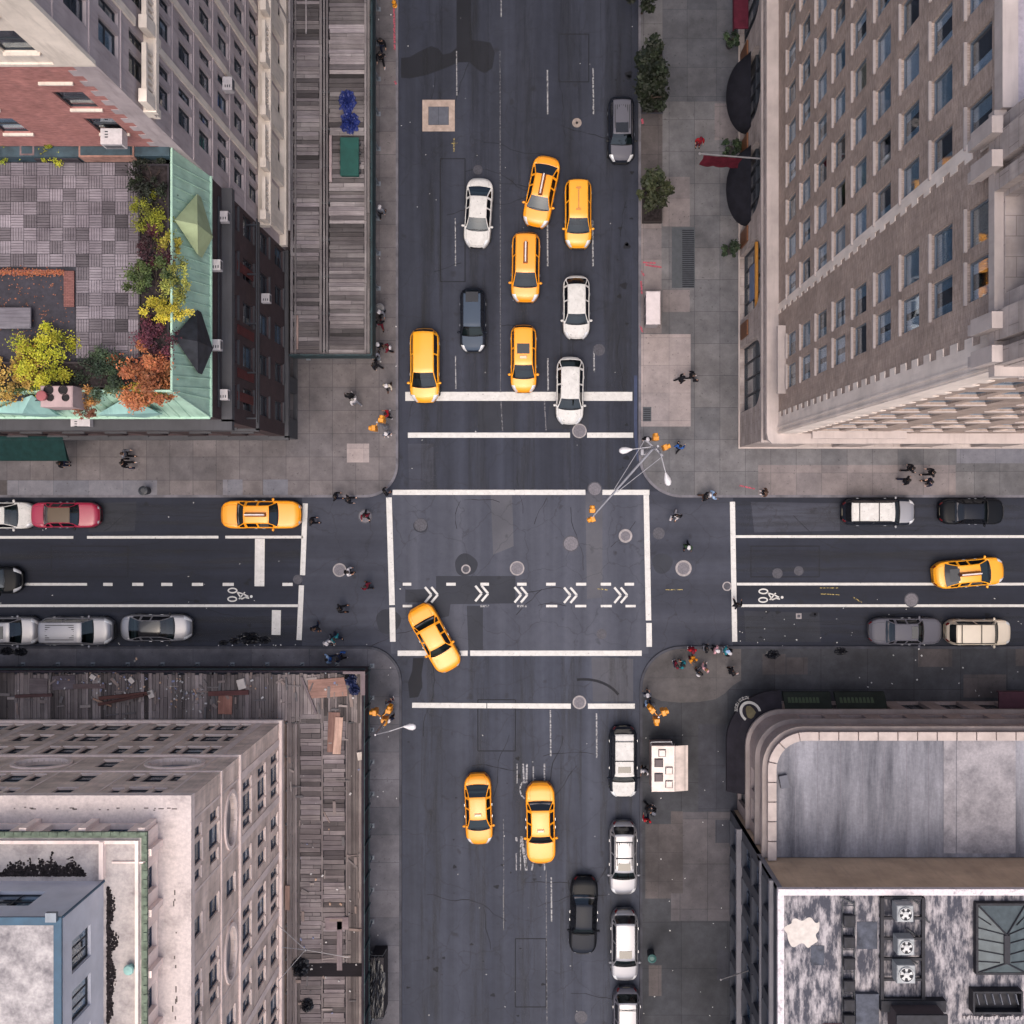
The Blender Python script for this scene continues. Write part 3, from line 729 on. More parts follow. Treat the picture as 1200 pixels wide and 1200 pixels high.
# podium
m = MB(); po = []
ARC = [8.4, 14.7, 20.85, 26.95, 33.05]
for i, y in enumerate(ARC): po.append((y-2.2, y+2.2, .3, 7.2))
for y in [5.6 + 3.05*i for i in range(11)]: po.append((y-.45, y+.45, 8.0, 9.2)) 
po = [o for i, o in enumerate(po)]
facade(m, 'W', hx, hy, 48, 0, 10, po, .45)
for y in ARC: spandrel(m, 'W', hx, y-2.2, y+2.2, 5.0, 2.2, True, .45)
ps = [(x-1.3, x+1.3, .6, 4.6) for x in (18.5, 23.2, 28, 32.8)] + [(x-.5, x+.5, 6.6, 8.6) for x in (16.2, 18.5, 20.8, 23.2, 25.6, 28)]
facade(m, 'S', hy, hx, 48, 0, 10, ps, .4)
m.build('stone_wall', LIME, hb.t)
for y in [5.6 + 3.05*i for i in range(11)]: hb.win('W', hx, y, 8.0, .9, 1.2, .3, 'h', FR_DARK, None, 'few')
for x in (16.2, 18.5, 20.8, 23.2, 25.6, 28): hb.win('S', hy, x, 6.6, 1.0, 2.0, .3, 'h', FR_DARK, None, 'few')
for x in (18.5, 23.2, 28, 32.8): hb.win('S', hy, x, .6, 2.6, 4.0, .3, 'm', FR_BLUE, LIME2, 'no')
m = MB()
def cornice(mb, n, plane, a0, a1, z, steps):
    for z0, z1, o in steps: fbox(mb, n, plane, a0, a1, z+z0, z+z1, -.2, o)
m.ring([(hx-.34,48),(hx-.34,hy+.3),(hx-.25,hy-.1),(hx+.0,hy-.34),(48,hy-.34)], [(hx+.5,48),(hx+.5,hy+.6),(hx+.5,hy+.55),(hx+.55,hy+.5),(48,hy+.5)], 9.7, 10.12, 1, False)
m.ring([(hx-.16,48),(hx-.16,hy-.16),(48,hy-.16)], [(hx+.1,48),(hx+.1,hy+.1),(48,hy+.1)], 9.35, 9.699, 1, False)
m.ring([(hx-.12,48),(hx-.12,hy-.12),(48,hy-.12)], [(hx+.1,48),(hx+.1,hy+.1),(48,hy+.1)], 7.35, 7.62, 1, False)
m.ring([(hx-.1,48),(hx-.1,hy-.1),(48,hy-.1)], [(hx+.1,48),(hx+.1,hy+.1),(48,hy+.1)], 0, .28, 1, False)
for y in [4.6+.62*i for i in range(60)]: m.box(hx-.3, hx-.17, y, y+.24, 9.36, 9.69)
for x in [14.4+.62*i for i in range(50)]: m.box(x, x+.24, hy-.3, hy-.17, 9.36, 9.69)
m.build('podium_cornice', LIME2, hb.t)
# quoins: toothed pale strips
m = MB(); q = stone('limestone_quoin', srgb(232,218,208), (.25,.2,.2,1), .3, .5)
for i in range(48):
    z0 = 10.13 + i*.6; z1 = z0 + .597
    m.box(bx_-.03, bx_+.05, by_-.03, by_+(.95 if i % 2 else 1.25), z0, z1, T(1,.07)); m.box(bx_+.051, bx_+(.95 if i % 2 else 1.25), by_-.03, by_+.05, z0, z1, T(1,.07))
    m.box(bx_-.03, bx_+.05, 11.15+(.18 if i % 2 else 0), 11.75, z0, z1, T(1,.07))
m.box(bx_-.07, bx_-.031, by_+.32, by_+.4, 10.13, 38.9); m.box(bx_-.07, bx_-.031, by_+.05, by_+.13, 10.13, 38.9)
m.build('quoins', q, hb.t)
m = MB(); fbox(m, 'W', bx_, 6.3, 10.2, 11.6, 11.85, -.1, .45); fbox(m, 'S', by_, 15.5, 20.9, 11.6, 11.85, -.1, .4)
for y in (6.5, 7.7, 8.9, 10): fbox(m, 'W', bx_, y-.1, y+.1, 11.1, 11.599, -.05, .3)
for x in (16, 17.6, 19.2, 20.7): fbox(m, 'S', by_, x-.1, x+.1, 11.1, 11.599, -.05, .3)
m.build('balcony_ledge', LIME2, hb.t)
# corner storeys above the brick and the lower roof beside them
m = MB(); up = []
up.append((6.35, 9.25, 39.4, 45))
facade(m, 'W', bx_, by_, 11.75, 39, 47, up, .9); facade(m, 'S', by_, bx_, 48, 39, 47, [(x-.7,x+.7,41,43.4) for x in (16.6,19.6,22.6)], .5)
facade(m, 'N', 11.75, bx_, 48, 39, 47, [], .3)
for y, w_ in ((4.16,.5),(4.9,.9),(9.4,.5),(10.2,.9)): fbox(m, 'W', bx_, y, y+w_, 39.4, 46, -.01, .3)
for z in (41.2, 43.2): fbox(m, 'W', bx_, 6.36, 9.24, z, z+.1, -.89, -.1)
m.build('upper_wall', LIME, hb.t)
for y in (7.1, 8.5): hb.win('W', bx_, y, 39.5, 1.3, 5.3, .8, 'hv', FR_DARK, None, 'no')
m = MB()
m.ring([(bx_-.28,11.9),(bx_-.28,by_-.28),(48,by_-.28)], [(bx_+.1,11.9),(bx_+.1,by_+.1),(48,by_+.1)], 38.9, 39.3, 1, False)
for y in (4.2, 5.2, 10.0, 11.0): m.box(bx_-.62, bx_-.29, y, y+.5, 38.4, 39.9); m.box(bx_-.5, bx_-.29, y+.08, y+.42, 37.9, 38.39)
m.build('upper_cornice', LIME2, hb.t)
m = MB(); m.box(bx_-.12, bx_+.35, 11.9, 48, 38.95, 39.5); m.build('parapet', LIME2, hb.t)
m = MB(); m.box(bx_+.351, 48, 11.75, 48, 38.6, 39.1); m.box(bx_+.3, 48, by_+.3, 11.7, 46.5, 46.9); m.build('roof', stained('roof_white', srgb(186,178,188), srgb(128,122,132), .3, .55, .3), hb.t)
m = MB(); m.box(bx_+1.3, 47, by_+1.3, 47, .1, 38.5); m.build('interior_shade_box', DARKIN, hb.t)
# arched shopfronts, black canopies
for i, y in enumerate(ARC):
    m = MB(); d = -.4
    for zz in (.3, 3.9): fbox(m, 'W', hx, y-2.2, y+2.2, zz, zz+.14, d, d+.1)
    for k in range(5): fbox(m, 'W', hx, y-2.2+4.4*k/4-.05, y-2.2+4.4*k/4+.05, .44, 3.9, d, d+.09)
    for k in (1, 2, 3): fbox(m, 'W', hx, y-2.2+4.4*k/4-.04, y-2.2+4.4*k/4+.04, 4.04, 7.0 if k == 2 else 6.7, d, d+.09)
    o = m.build('shop_window', FR_DARK, hb.t)
    m = MB(); m.quad(fp('W',hx,y-2.2,.3,d), fp('W',hx,y+2.2,.3,d), fp('W',hx,y+2.2,7.2,d), fp('W',hx,y-2.2,7.2,d)); m.build('pane', GLASS, o)
    if i == 1:
        m = MB(); fbox(m, 'W', hx, y-2.1, y+2.1, 4.6, 4.85, d+.12, d+.3); m.build('gilt_rail', plain('gilt', srgb(190,130,50), .5), o)
        m = MB(); fbox(m, 'W', hx, y-1.3, y+1.0, 2.2, 3.6, d+.1, d+.14); m.build('poster', plain('poster_blue', srgb(96,116,150), .5), o)
CANV = plain('canvas_black', srgb(30,30,38), .85, 0, 0, .2, .2, 2)
for y in (20.85, 26.95):
    m = MB(); n = 24; vs = []
    for k in range(n+1):
        a = math.pi*k/n; yy = y + 2.45*math.cos(a)
        vs += [(hx-.02, yy, 4.05), (hx-.02-.75*math.sin(a), yy, 3.62), (hx-.02-1.35*math.sin(a), yy, 2.95), (hx-.02-1.36*math.sin(a), yy, 2.6)]
    m.add(vs, [(4*k+j, 4*k+j+1, 4*k+4+j+1, 4*k+4+j) for k in range(n) for j in range(3)])
    m.build('canopy', CANV, hb.t, True)
m = MB(); n = 20; vs = []
m.box(hx-1.0, hx-.02, 31.2, 34.2, 3.2, 3.35, 1, .05); m.box(hx-1.0, hx-.95, 31.2, 34.2, 2.9, 3.2)
m.build('entrance_canopy', plain('canvas_maroon', srgb(84,28,44), .8, 0, 0, .2, .2, 2), hb.t)
m = MB()
for y in (11.6, 17.8, 23.9, 30.0): m.box(hx-.12, hx-.02, y-.5, y+.5, 1.0, 3.2)
m.build('wall_plaque', plain('brass_brown', srgb(120,78,52), .5, .3), hb.t)
hb.finish()

# ================================================================== NORTH-WEST: TALL TOWER BEHIND
CREAM = stone('stone_cream', srgb(224,212,200), (.2,.17,.15,1), .45, .6)
GREYST = stone('stone_mauve', srgb(176,164,166), (.10,.085,.09,1), .55, .6)
RBRICK = stone('brick_red', srgb(176,124,118), (.14,.1,.1,1), .3, .5, (.24,.08,.012), mortar=(.95,.9,.9,1))
tx, ty = -16.8, 16.55
tb = Bld('office_tower', 'tall pale stone tower with a red brick side wall over the roof terrace', 'building', (tx-6, ty+8, 0))
TZ = [36.3 - 2.83*i for i in range(12)]
opsE, opsS2 = [], []
TY = [18.6 + 3.05*i for i in range(9)]
for z in TZ:
    if 24.6 < z < 26.2: pass
    for y in TY:
        if seen('E', tx, y, z):
            for dy, w_ in ((-.55, .95), (.55, .55)):
                opsE.append((y+dy-w_/2, y+dy+w_/2, z-.9, z+.9)); tb.win('E', tx, y+dy, z-.9, w_, 1.8, .14, 'h', FR_DARK, None, 'few')
for i, z in enumerate([25.5, 28.3, 31.0, 33.6, 36.4, 39.2]):
    for x in (-19.1, -23.4):
        opsS2.append((x-.62, x+.62, z-.85, z+.85)); tb.win('S', ty, x, z-.85, 1.24, 1.7, .08, 'h', FR_DARK, CREAM, 'few', .12, .1)
m = MB(); facade(m, 'E', tx, ty, 60, 0, 44, opsE, .17); m.build('stone_wall', GREYST, tb.t)
m = MB(); facade(m, 'S', ty, -50, tx-.01, 0, 31.8, opsS2, .11); m.build('brick_wall', RBRICK, tb.t)
m = MB(); facade(m, 'S', ty, -50, tx-.01, 31.8, 44, opsS2, .11); m.build('upper_wall', CREAM, tb.t)
m = MB()
for i in range(26):
    z0 = 19.2+i*.48; m.box(tx-(.95 if i % 2 else 1.3), tx-.002, ty-.025, ty+.05, z0, z0+.478, T(.95,.08))
m.build('quoins', GREYST, tb.t)
m = MB()
for y in TY:
    fbox(m, 'E', tx, y+1.05, y+1.4, 10.4, 26.5, -.01, .09, T(1,.06)); fbox(m, 'E', tx, y+1.05, y+1.4, 28.2, 43, -.01, .09, T(1,.06))
m.build('pilaster', CREAM, tb.t)
m = MB()
for z in TZ:
    if z < 8: continue
    fbox(m, 'E', tx, ty, 50, z-1.16, z-1.06, -.01, .05); 
m.build('string_course', GREYST, tb.t)
m = MB()     # two balustraded balconies
for z, o in ((26.9, .55), (9.6, .75)):
    fbox(m, 'E', tx, ty-.05, 50, z, z+.3, -.01, o); fbox(m, 'E', tx, ty-.05, 50, z-.35, z-.001, -.01, o*.6)
    y = ty
    k = 0
    while y < 42:
        fbox(m, 'E', tx, y, y+.55, z+.301, z+1.3, o-.36, o-.02); fbox(m, 'E', tx, y+.56, y+2.5, z+1.0, z+1.18, o-.28, o-.08)
        for q in range(6): fbox(m, 'E', tx, y+.75+q*.3, y+.87+q*.3, z+.301, z+.999, o-.24, o-.12)
        fbox(m, 'E', tx, y+.1, y+.45, z-.9, z-.351, -.01, o*.55)
        y += 3.05; k += 1
m.build('balcony', CREAM, tb.t)
m = MB(); fbox(m, 'S', ty, -50, tx, 31.7, 31.9, -.01, .08); fbox(m, 'S', ty, tx-1.4, tx+.1, 32.0, 44, -.01, .16); m.build('stone_band', CREAM, tb.t)
m = MB()
for y in [17.2+3.05*i for i in range(9)]:
    fbox(m, 'E', tx, y, y+1.2, 5.0, 8.8, .0, .3); fbox(m, 'E', tx, y+1.5, y+2.8, 5.4, 8.2, .0, .02, .2)
fbox(m, 'E', tx, ty, 50, 4.5, 4.95, -.01, .42)
m.build('base_pilaster', CREAM, tb.t)
m = MB(); m.box(-49, tx-1, ty+1, 59, .1, 43); m.build('interior_shade_box', DARKIN, tb.t)
m = MB(); m.box(-50, tx+.2, ty-.2, 60, 44.001, 44.6); m.build('roof', CREAM, tb.t)
m = MB(); m.tube([(-16.2, y, 4.9) for y in (17.5, 45)], .08); m.tube([(-16.2, 30.8, 4.9), (-16.2, 30.8, 12)], .06)
m.build('rain_pipe', plain('pipe_pale', srgb(158,150,150), .5), tb.t)
tb.finish()
def aircon(n, plane, a, z, label, w=.75, h=.5, d=.55):
    """window air conditioner standing out of the wall"""
    p = fp(n, plane, a, z, d/2); t = thing('air_conditioner', label, 'air conditioner', p, 0, 'window air conditioners')
    m = MB(); fbox(m, n, plane, a-w/2, a+w/2, z, z+h, .0, d); m.build('casing', plain('ac_white', srgb(196,190,192), .5, 0, 0, .5, .12, 4), t)
    m = MB()
    for k in range(4): fbox(m, n, plane, a-w/2+.08, a+w/2-.08, z+.08+k*.1, z+.13+k*.1, d+.001, d+.012)
    for k in range(3): fbox(m, n, plane, a-w*.3, a-w*.3+.14, z+h+.001, z+h+.008, .12+k*.12, .17+k*.12)
    m.build('grille', FR_DARK, t)

# ================================================================== NORTH-WEST: CORNER BUILDING WITH THE ROOF TERRACE
ex, ey, ez = -16.8, 4.4, 19.1
DECKZ = 22.3
DRED = stone('brick_dark_red', srgb(76,62,64), (.04,.03,.035,1), .55, .5, (.24,.08,.012))
GSLATE = stone('stone_grey_dark', srgb(76,76,80), (.04,.04,.045,1), .5, .5)
eb = Bld('corner_building', 'dark brick corner building crowned by a green copper eave and a planted roof terrace', 'building', (ex-8, ey+6, 0))
opE, opS = [], []
for z in (5.2, 8.6, 12.0, 15.0):
    for y in [5.9+2.45*i for i in range(5)]:
        opE.append((y-.62, y+.62, z-1.0, z+.9)); eb.win('E', ex, y, z-1.0, 1.24, 1.9, .12, 'h', FR_DARK, GSLATE, 'few', .1, .12)
    for x in [-18.4-2.6*i for i in range(8)]:
        opS.append((x-.62, x+.62, z-1.0, z+.9)); eb.win('S', ey, x, z-1.0, 1.24, 1.9, .12, 'h', FR_DARK, GSLATE, 'few', .1, .12)
m = MB(); facade(m, 'E', ex, ey, ty, 3.4, ez-.6, opE, .15); facade(m, 'S', ey, -48, ex, 3.4, ez-.6, opS, .15); m.build('brick_wall', DRED, eb.t)
m = MB(); facade(m, 'E', ex, ey, ty, 0, 3.4, [(y-.9,y+.9,.2,3.0) for y in (6.6, 9.4, 12.2)], .3); facade(m, 'S', ey, -48, ex, 0, 3.4, [(x-.9,x+.9,.2,3.0) for x in (-18.6,-21.4,-24.2,-27,-30)], .3)
m.build('shopfront_wall', GSLATE, eb.t)
m = MB(); fbox(m,'E',ex,ey-.1,ty,16.3,16.75,-.01,.55); fbox(m,'S',ey,-48,ex+.55,16.3,16.75,-.01,.55); fbox(m,'E',ex,ey-.1,ty,15.95,16.299,-.01,.3); fbox(m,'S',ey,-48,ex+.3,15.95,16.299,-.01,.3)
fbox(m,'E',ex,ey-.1,ty,3.3,3.7,-.01,.25); fbox(m,'S',ey,-48,ex+.25,3.3,3.7,-.01,.25)
fbox(m,'E',ex,ey-.1,ty,10.1,10.35,-.01,.16); fbox(m,'S',ey,-48,ex+.16,10.1,10.35,-.01,.16)
m.build('cornice', GSLATE, eb.t)
m = MB(); m.box(-47, ex-1, ey+1, ty-.05, .1, 18.3); m.build('interior_shade_box', DARKIN, eb.t)
m = MB(); m.box(-48, ex-1.2, ey+1.25, ty-.002, 18.31, DECKZ); m.build('roof_slab', plain('roof_felt', srgb(58,58,66), .9, 0, 0, .3, .3, 1.5), eb.t)
DECKZ = 22.3
def td(px, py, z=DECKZ): return gp(px, py, z)
# deck tiles, five slats each, laid in alternating directions
m = MB(); a = td(0, 420); b = td(165, 191); ts = .612; xs = int(13); y1 = b.y; x1 = td(166,0).x
for i in range(-1, 13):
    for j in range(17):
        cx = x1 - (i+.5)*ts; cy = y1 - (j+.5)*ts; px, py = proj((cx, cy, DECKZ))
        if py > 424 or (px < 88 and py > 318): continue
        if px > 172 and py < 195: continue
        tn = rnd.choice([.62,.75,.85,.95,1.0,1.08,1.15]) * (rnd.choice([.55,1.25,1.1]) if rnd.random() < .16 else 1)
        for q in range(5):
            o = -ts/2 + ts*(q+.5)/5; w_ = ts/5*.42; tq = T(tn,.08); tq = (tq, tq*.985, tq*1.0)
            if (i+j) % 2: m.box(cx-ts/2+.014, cx+ts/2-.014, cy+o-w_, cy+o+w_, DECKZ+.03, DECKZ+.062, tq)
            else: m.box(cx+o-w_, cx+o+w_, cy-ts/2+.014, cy+ts/2-.014, DECKZ+.03, DECKZ+.062, tq)
m.build('deck', wood('deck_wood', srgb(132,127,133), 'x'), eb.t)
m = MB(); p0, p1 = td(-60, 470), td(88, 318); m.box(p0.x, p1.x, p0.y, p1.y, DECKZ+.002, DECKZ+.025); m.build('roof_bed', stained('soil_dark', srgb(56,54,64), srgb(38,37,46), .35, .7, 1.5), eb.t)
m = MB(); p0, p1 = td(76, 360), td(88, 318); m.box(p0.x, p1.x, p0.y, p1.y, DECKZ+.026, DECKZ+.12); q0, q1 = td(-60, 322), td(76, 316.5); m.box(q0.x, q1.x, q0.y, q1.y, DECKZ+.026, DECKZ+.1)
m.build('brick_edging', stone('brick_edging', srgb(128,88,84), (.1,.08,.08,1), .3, 1.5, (.22,.08,.012)), eb.t)
# copper eave: sloping sheets with standing seams, hips and dormer caps
COP = stone('copper_green', srgb(176,210,190), srgb(110,148,132), .7, .8, None, .7)
COP2 = stone('copper_blue', srgb(150,190,184), srgb(80,120,122), .5, .8, None, .7)
COPY = stone('copper_olive', srgb(164,178,140), srgb(130,140,104), .4, .8, None, .7)
xi = td(201,0,22.8).x; xo = ex+.06; yi = td(0,458,22.8).y; yo = ey-.04; zi, zo = 22.8, 18.75
m = MB(); yend = ty-.03
m.quad((xo,yo,zo),(xo,yend,zo),(xi,yend,zi),(xi,yi,zi)); m.quad((xo,yo,zo),(xi,yi,zi),(-48,yi,zi),(-48,yo,zo))
m.quad((xi-.06,yi+.06,zi),(xi-.06,yend,zi),(xi-.06,yend,DECKZ),(xi-.06,yi+.06,DECKZ)); m.quad((xi-.06,yi+.06,zi),(-48,yi+.06,zi),(-48,yi+.06,DECKZ),(xi-.06,yi+.06,DECKZ))
def seam(y): 
    t0 = 0; m.tube([(xo,y,zo+.03),(xi,y+ (0),zi+.03)], .025, 5)
for k in range(24):
    y = yo+.9+.52*k
    if y < yend: m.tube([(xo,y,zo+.03),(xi,max(y-.35,yi),zi+.03)], .045, 5)
for k in range(50):
    x = xo-1.0-.52*k; m.tube([(x,yo,zo+.03),(min(x+.25,xi),yi,zi+.03)], .045, 5)
m.tube([(xo,yo,zo+.03),(xi,yi,zi+.03)], .05, 6)
m.tube([(xo+.03,yo,zo-.02),(xo+.03,yend,zo-.02)], .07, 6); m.tube([(xo,yo-.03,zo-.02),(-48,yo-.03,zo-.02)], .07, 6); m.tube([(xi,yi,zi),(xi,yend,zi)], .06, 6); m.tube([(xi,yi,zi),(-48,yi,zi)], .06, 6)
m.build('copper_eave', COP, eb.t)
def cap(pts, name, mat, zr, zl):
    """dormer cap: inner point, two outer corners, ridge out to the middle"""
    i_ = Vector(td(*pts[0], zr)[:2]); c1, c2 = (Vector(td(*p, zl)[:2]) for p in pts[1:]); q1, q2 = (Vector(td(*p, zr-.5)[:2]) for p in pts[1:]); mid = (q1+q2)/2
    m = MB(); I = (i_.x,i_.y,zr+.05); M_ = (mid.x,mid.y,zr-.5); A = (c1.x,c1.y,zl); B = (c2.x,c2.y,zl); A0=(c1.x,c1.y,zl-.6); B0=(c2.x,c2.y,zl-.6); M0=(mid.x,mid.y,zl-.6)
    m.add([I,M_,A,B,A0,B0,M0], [(0,1,2),(0,3,1),(1,2,4,6),(1,6,5,3),(0,2,4),(0,5,3)]); m.build(name, mat, eb.t)
cap([(205,258),(231,227),(232,299)], 'dormer', COPY, 22.75, 20.6); cap([(204,395),(231,363),(232,437)], 'dormer', plain('slate_dark', srgb(52,54,62), .7, 0, 0, .4, .3, 2), 22.75, 20.6)
cap([(38,463),(-14,483),(66,486)], 'dormer', COP2, 22.7, 20.6); cap([(150,465),(113,486),(186,484)], 'dormer', COP2, 22.7, 20.6)
m = MB()
p0, p1 = td(-60,176), td(160,169); m.box(p0.x, p1.x, ty-.5, ty-.02, DECKZ, DECKZ+.7, 1); m.box(p1.x+.01, xi-.05, ty-.45, ty-.02, DECKZ+.1, DECKZ+.65)
m.build('terrace_upstand', plain('flashing_teal', srgb(58,78,88), .6, 0, 0, .4, .3, 1.5), eb.t)
m = MB()
for s in (5.7, 7.0, 9.4, 12.9): fbox(m, 'E', ex, s, s+.5, 10.9, 14, .0, .05)
m.build('brick_panel', stone('brick_bright', srgb(98,50,50), (.05,.03,.03,1), .3, .5, (.24,.08,.012)), eb.t)
m = MB(); fbox(m, 'E', ex, 5.0, 15.9, 17.2, 17.45, .02, .1); fbox(m, 'E', ex, 4.6, 16.2, 12.1, 12.3, .55, .62)
for y in (4.8, 7.4, 10.2, 13, 15.8): fbox(m, 'E', ex, y, y+.08, 12.1, 12.3, -.01, .54)
m.build('service_rail', FR_DARK, eb.t)
eb.finish()
for a, z, l in ((5.65,16.9,'lowest of the white boxes on the dark ledge beside the black dormer'),(8.05,18.1,'white box tucked under the copper gutter beside the black dormer'),(12.1,18.1,'white box under the copper gutter by the olive dormer'),(14.9,16.9,'white box on the dark ledge nearest the tower'),(12.3,8.8,'small white box low on the dark brick wall near the shed')):
    aircon('E', ex, a, z, 'white air conditioner, ' + l, .55, .42, .5)
aircon('S', ty, -19.0, 24.6, 'white air conditioner in the lowest window of the red brick wall', .95, .6, .7)
aircon('E', tx, 22.1, 16.1, 'white air conditioner in a tower window above the shed', .7, .5, .5)
aircon('S', ey, -24.0, 16.8, 'long white air conditioner on the south ledge below the chimney block', 1.0, .4, .4)
# ================================================================== SOUTH-WEST: PALE STONE OFFICE BLOCK WITH A PENTHOUSE
PSTONE = stone('stone_pale_pink', srgb(243,220,206), (.34,.28,.26,1), .4, .5, (1.5,.6,.008))
PSTONE2 = stone('stone_trim_pink', srgb(244,224,216), (.28,.23,.22,1), .35, .6)
sx_, sy_ = -16.8, -14.05; sz = 22.2
sb = Bld('office_building', 'pale pink stone office block with oval windows and a white penthouse on its roof', 'building', (sx_-8, sy_-8, 0))
fl = [20.6, 18.0]; lowf = [12.2, 9.2, 6.3]
def bays(n, plane, corner, sgn, count):
    ops = []; ov = []
    def w_(a, z, w, h, st='h', cur='few'):
        if seen(n, plane, a, z): ops.append((a-w/2, a+w/2, z-h/2, z+h/2)); sb.win(n, plane, a, z-h/2, w, h, .09, st, FR_BLUE if n == 'E' else FR_DARK, PSTONE2, cur, .06, .08)
    for i in range(count):
        a = corner + sgn*(3.0 + 3.6*i)
        if i % 2 == 0:
            for z in (20.6, 18.0):
                w_(a, z, 1.05, 1.5); w_(a-1.05, z, .5, 1.15); w_(a+1.05, z, .5, 1.15)
            if seen(n, plane, a, 15.2): ops.append((a-1.4, a+1.4, 14.25, 16.15)); ov.append(a)
            for z in lowf: w_(a, z, 1.15, 1.6); w_(a-1.05, z, .5, 1.5); w_(a+1.05, z, .5, 1.5)
        else:
            for z in (20.6, 18.0, 15.2): w_(a, z, .95, 1.4)
            for z in lowf: w_(a-.62, z, .75, 1.5); w_(a+.62, z, .75, 1.5)
    return ops, ov
oE, ovE = bays('E', sx_, sy_, -1, 7); oN, ovN = bays('N', sy_, sx_, -1, 7)
m = MB(); facade(m, 'E', sx_, -60, sy_, 0, sz, oE, .13); facade(m, 'N', sy_, -60, sx_, 0, sz, oN, .13)
for a in ovE: spandrel(m, 'E', sx_, a-1.4, a+1.4, 15.2, .95, True, .3); spandrel(m, 'E', sx_, a-1.4, a+1.4, 15.2, .95, False, .3)
for a in ovN: spandrel(m, 'N', sy_, a-1.4, a+1.4, 15.2, .95, True, .3); spandrel(m, 'N', sy_, a-1.4, a+1.4, 15.2, .95, False, .3)
m.build('stone_wall', PSTONE, sb.t)
for n, pl, ov in (('E', sx_, ovE), ('N', sy_, ovN)):
    for a in ov:
        m = MB(); q = 28
        ring = lambda rx, rz, o: [fp(n, pl, a+rx*math.cos(2*math.pi*k/q), 15.2+rz*math.sin(2*math.pi*k/q), o) for k in range(q)]
        r0, r1, r2 = ring(1.62,1.15,.09), ring(1.4,.95,.09), ring(1.62,1.15,-.02); r3 = ring(1.4,.95,-.1)
        for k in range(q):
            j = (k+1) % q; m.quad(r0[k],r0[j],r1[j],r1[k]); m.quad(r2[k],r2[j],r0[j],r0[k]); m.quad(r1[k],r1[j],r3[j],r3[k])
        o = m.build('oval_window', PSTONE2, sb.t)
        m = MB(); m.add(ring(1.38,.93,-.28), [tuple(range(q))]); m.build('pane', plain('glazing_grey', srgb(104,110,124), .3, 0, 0, .6, .3, 1.2), o)
m = MB()
for n, pl in (('E', sx_), ('N', sy_)):
    c0, c1 = (-60, sy_) if n == 'E' else (-60, sx_)
    for z, h_, o in ((4.8,.3,.18),(13.5,.22,.12),(16.75,.14,.07),(21.6,.25,.18),(21.86,.34,.34)):
        fbox(m, n, pl, c0, c1+(o if n == 'E' else 0), z, z+h_, -.01, o)
    base = sy_ if n == 'E' else sx_
    for i in range(8):
        a = base - 1.2 - 3.6*i
        fbox(m, n, pl, a-.22, a+.22, 5.1, 13.49, -.01, .03); fbox(m, n, pl, a-.06, a+.06, 13.73, 21.5, -.01, .02)
    for i in range(70): fbox(m, n, pl, base-.6-.55*i-.14, base-.6-.55*i+.14, 21.3, 21.599, -.01, .15)
m.build('cornice', PSTONE2, sb.t)
# cornice ledge, attic storey, green gutter
at_x, at_y, at_z = -18.0, -15.0, 23.8
m = MB(); m.ring([(-60,sy_+.34),(sx_+.34,sy_+.34),(sx_+.34,-60)], [(-60,at_y-.1),(at_x-.1,at_y-.1),(at_x-.1,-60)], 22.21, 22.32, 1, False)
m.build('cornice_ledge', stained('ledge_stone', srgb(200,188,184), srgb(150,140,138), .25, .5, .7), sb.t)
m = MB()
for i in range(70):
    if rnd.random() < .5: x, y = rnd.uniform(-34, sx_-.2), sy_-.28+rnd.gauss(0,.03)
    else: x, y = sx_-.45+rnd.gauss(0,.06), rnd.uniform(-31, sy_-.5)
    L = rnd.uniform(.04,.3); m.box(x-L/2 if y > sy_-.5 else x-.03, x+L/2 if y > sy_-.5 else x+.03, y-.025 if y > sy_-.5 else y-L/2, y+.025 if y > sy_-.5 else y+L/2, 22.321, 22.326)
o = m.build('ledge_grime', plain('grime', srgb(92,84,82), .9), sb.t); o['kind'] = 'stuff'
m = MB(); aops = []; aopn = []
for i in range(10):
    y = -17.3-2.78*i; x = -19.6-2.7*i
    if seen('E', at_x, y, 23): aops.append((y-.6, y+.6, 22.5, 23.55)); sb.win('E', at_x, y, 22.5, 1.2, 1.05, .25, 'v', FR_BLUE, None, 'no')
    if seen('N', at_y, x, 23): aopn.append((x-.6, x+.6, 22.5, 23.55)); sb.win('N', at_y, x, 22.5, 1.2, 1.05, .25, 'v', FR_BLUE, None, 'no')
facade(m, 'E', at_x, -60, at_y, 22.33, at_z, aops, .28); facade(m, 'N', at_y, -60, at_x, 22.33, at_z, aopn, .28)
for i in range(11): 
    fbox(m, 'E', at_x, -15.9-2.78*i-.16, -15.9-2.78*i+.16, 22.33, 23.75, -.01, .22); fbox(m, 'N', at_y, -18.25-2.7*i-.16, -18.25-2.7*i+.16, 22.33, 23.75, -.01, .22)
m.build('attic_wall', PSTONE2, sb.t)
m = MB(); m.ring([(-60,at_y+.09),(at_x+.09,at_y+.09),(at_x+.09,-60)], [(-60,at_y-.16),(at_x-.16,at_y-.16),(at_x-.16,-60)], at_z, at_z+.16, 1, False)
for k in range(90):
    m.box(at_x-.06, at_x+.09+rnd.uniform(.0,.05), at_y-.3-.4*k, at_y-.05-.4*k, at_z+.161, at_z+.2); m.box(at_x-.2-.4*k, at_x-.4*k+.04, at_y-.06, at_y+.09+rnd.uniform(0,.05), at_z+.161, at_z+.2)
m.build('gutter', plain('copper_dull', srgb(112,126,110), .7, 0, 0, .3, .3, 3), sb.t)
m = MB(); m.box(-60, at_x-.161, -60, at_y-.161, at_z-.3, at_z+.1); m.build('roof', stained('roof_pale', srgb(190,181,176), srgb(140,132,132), .28, .55, 1.0), sb.t)
m = MB()
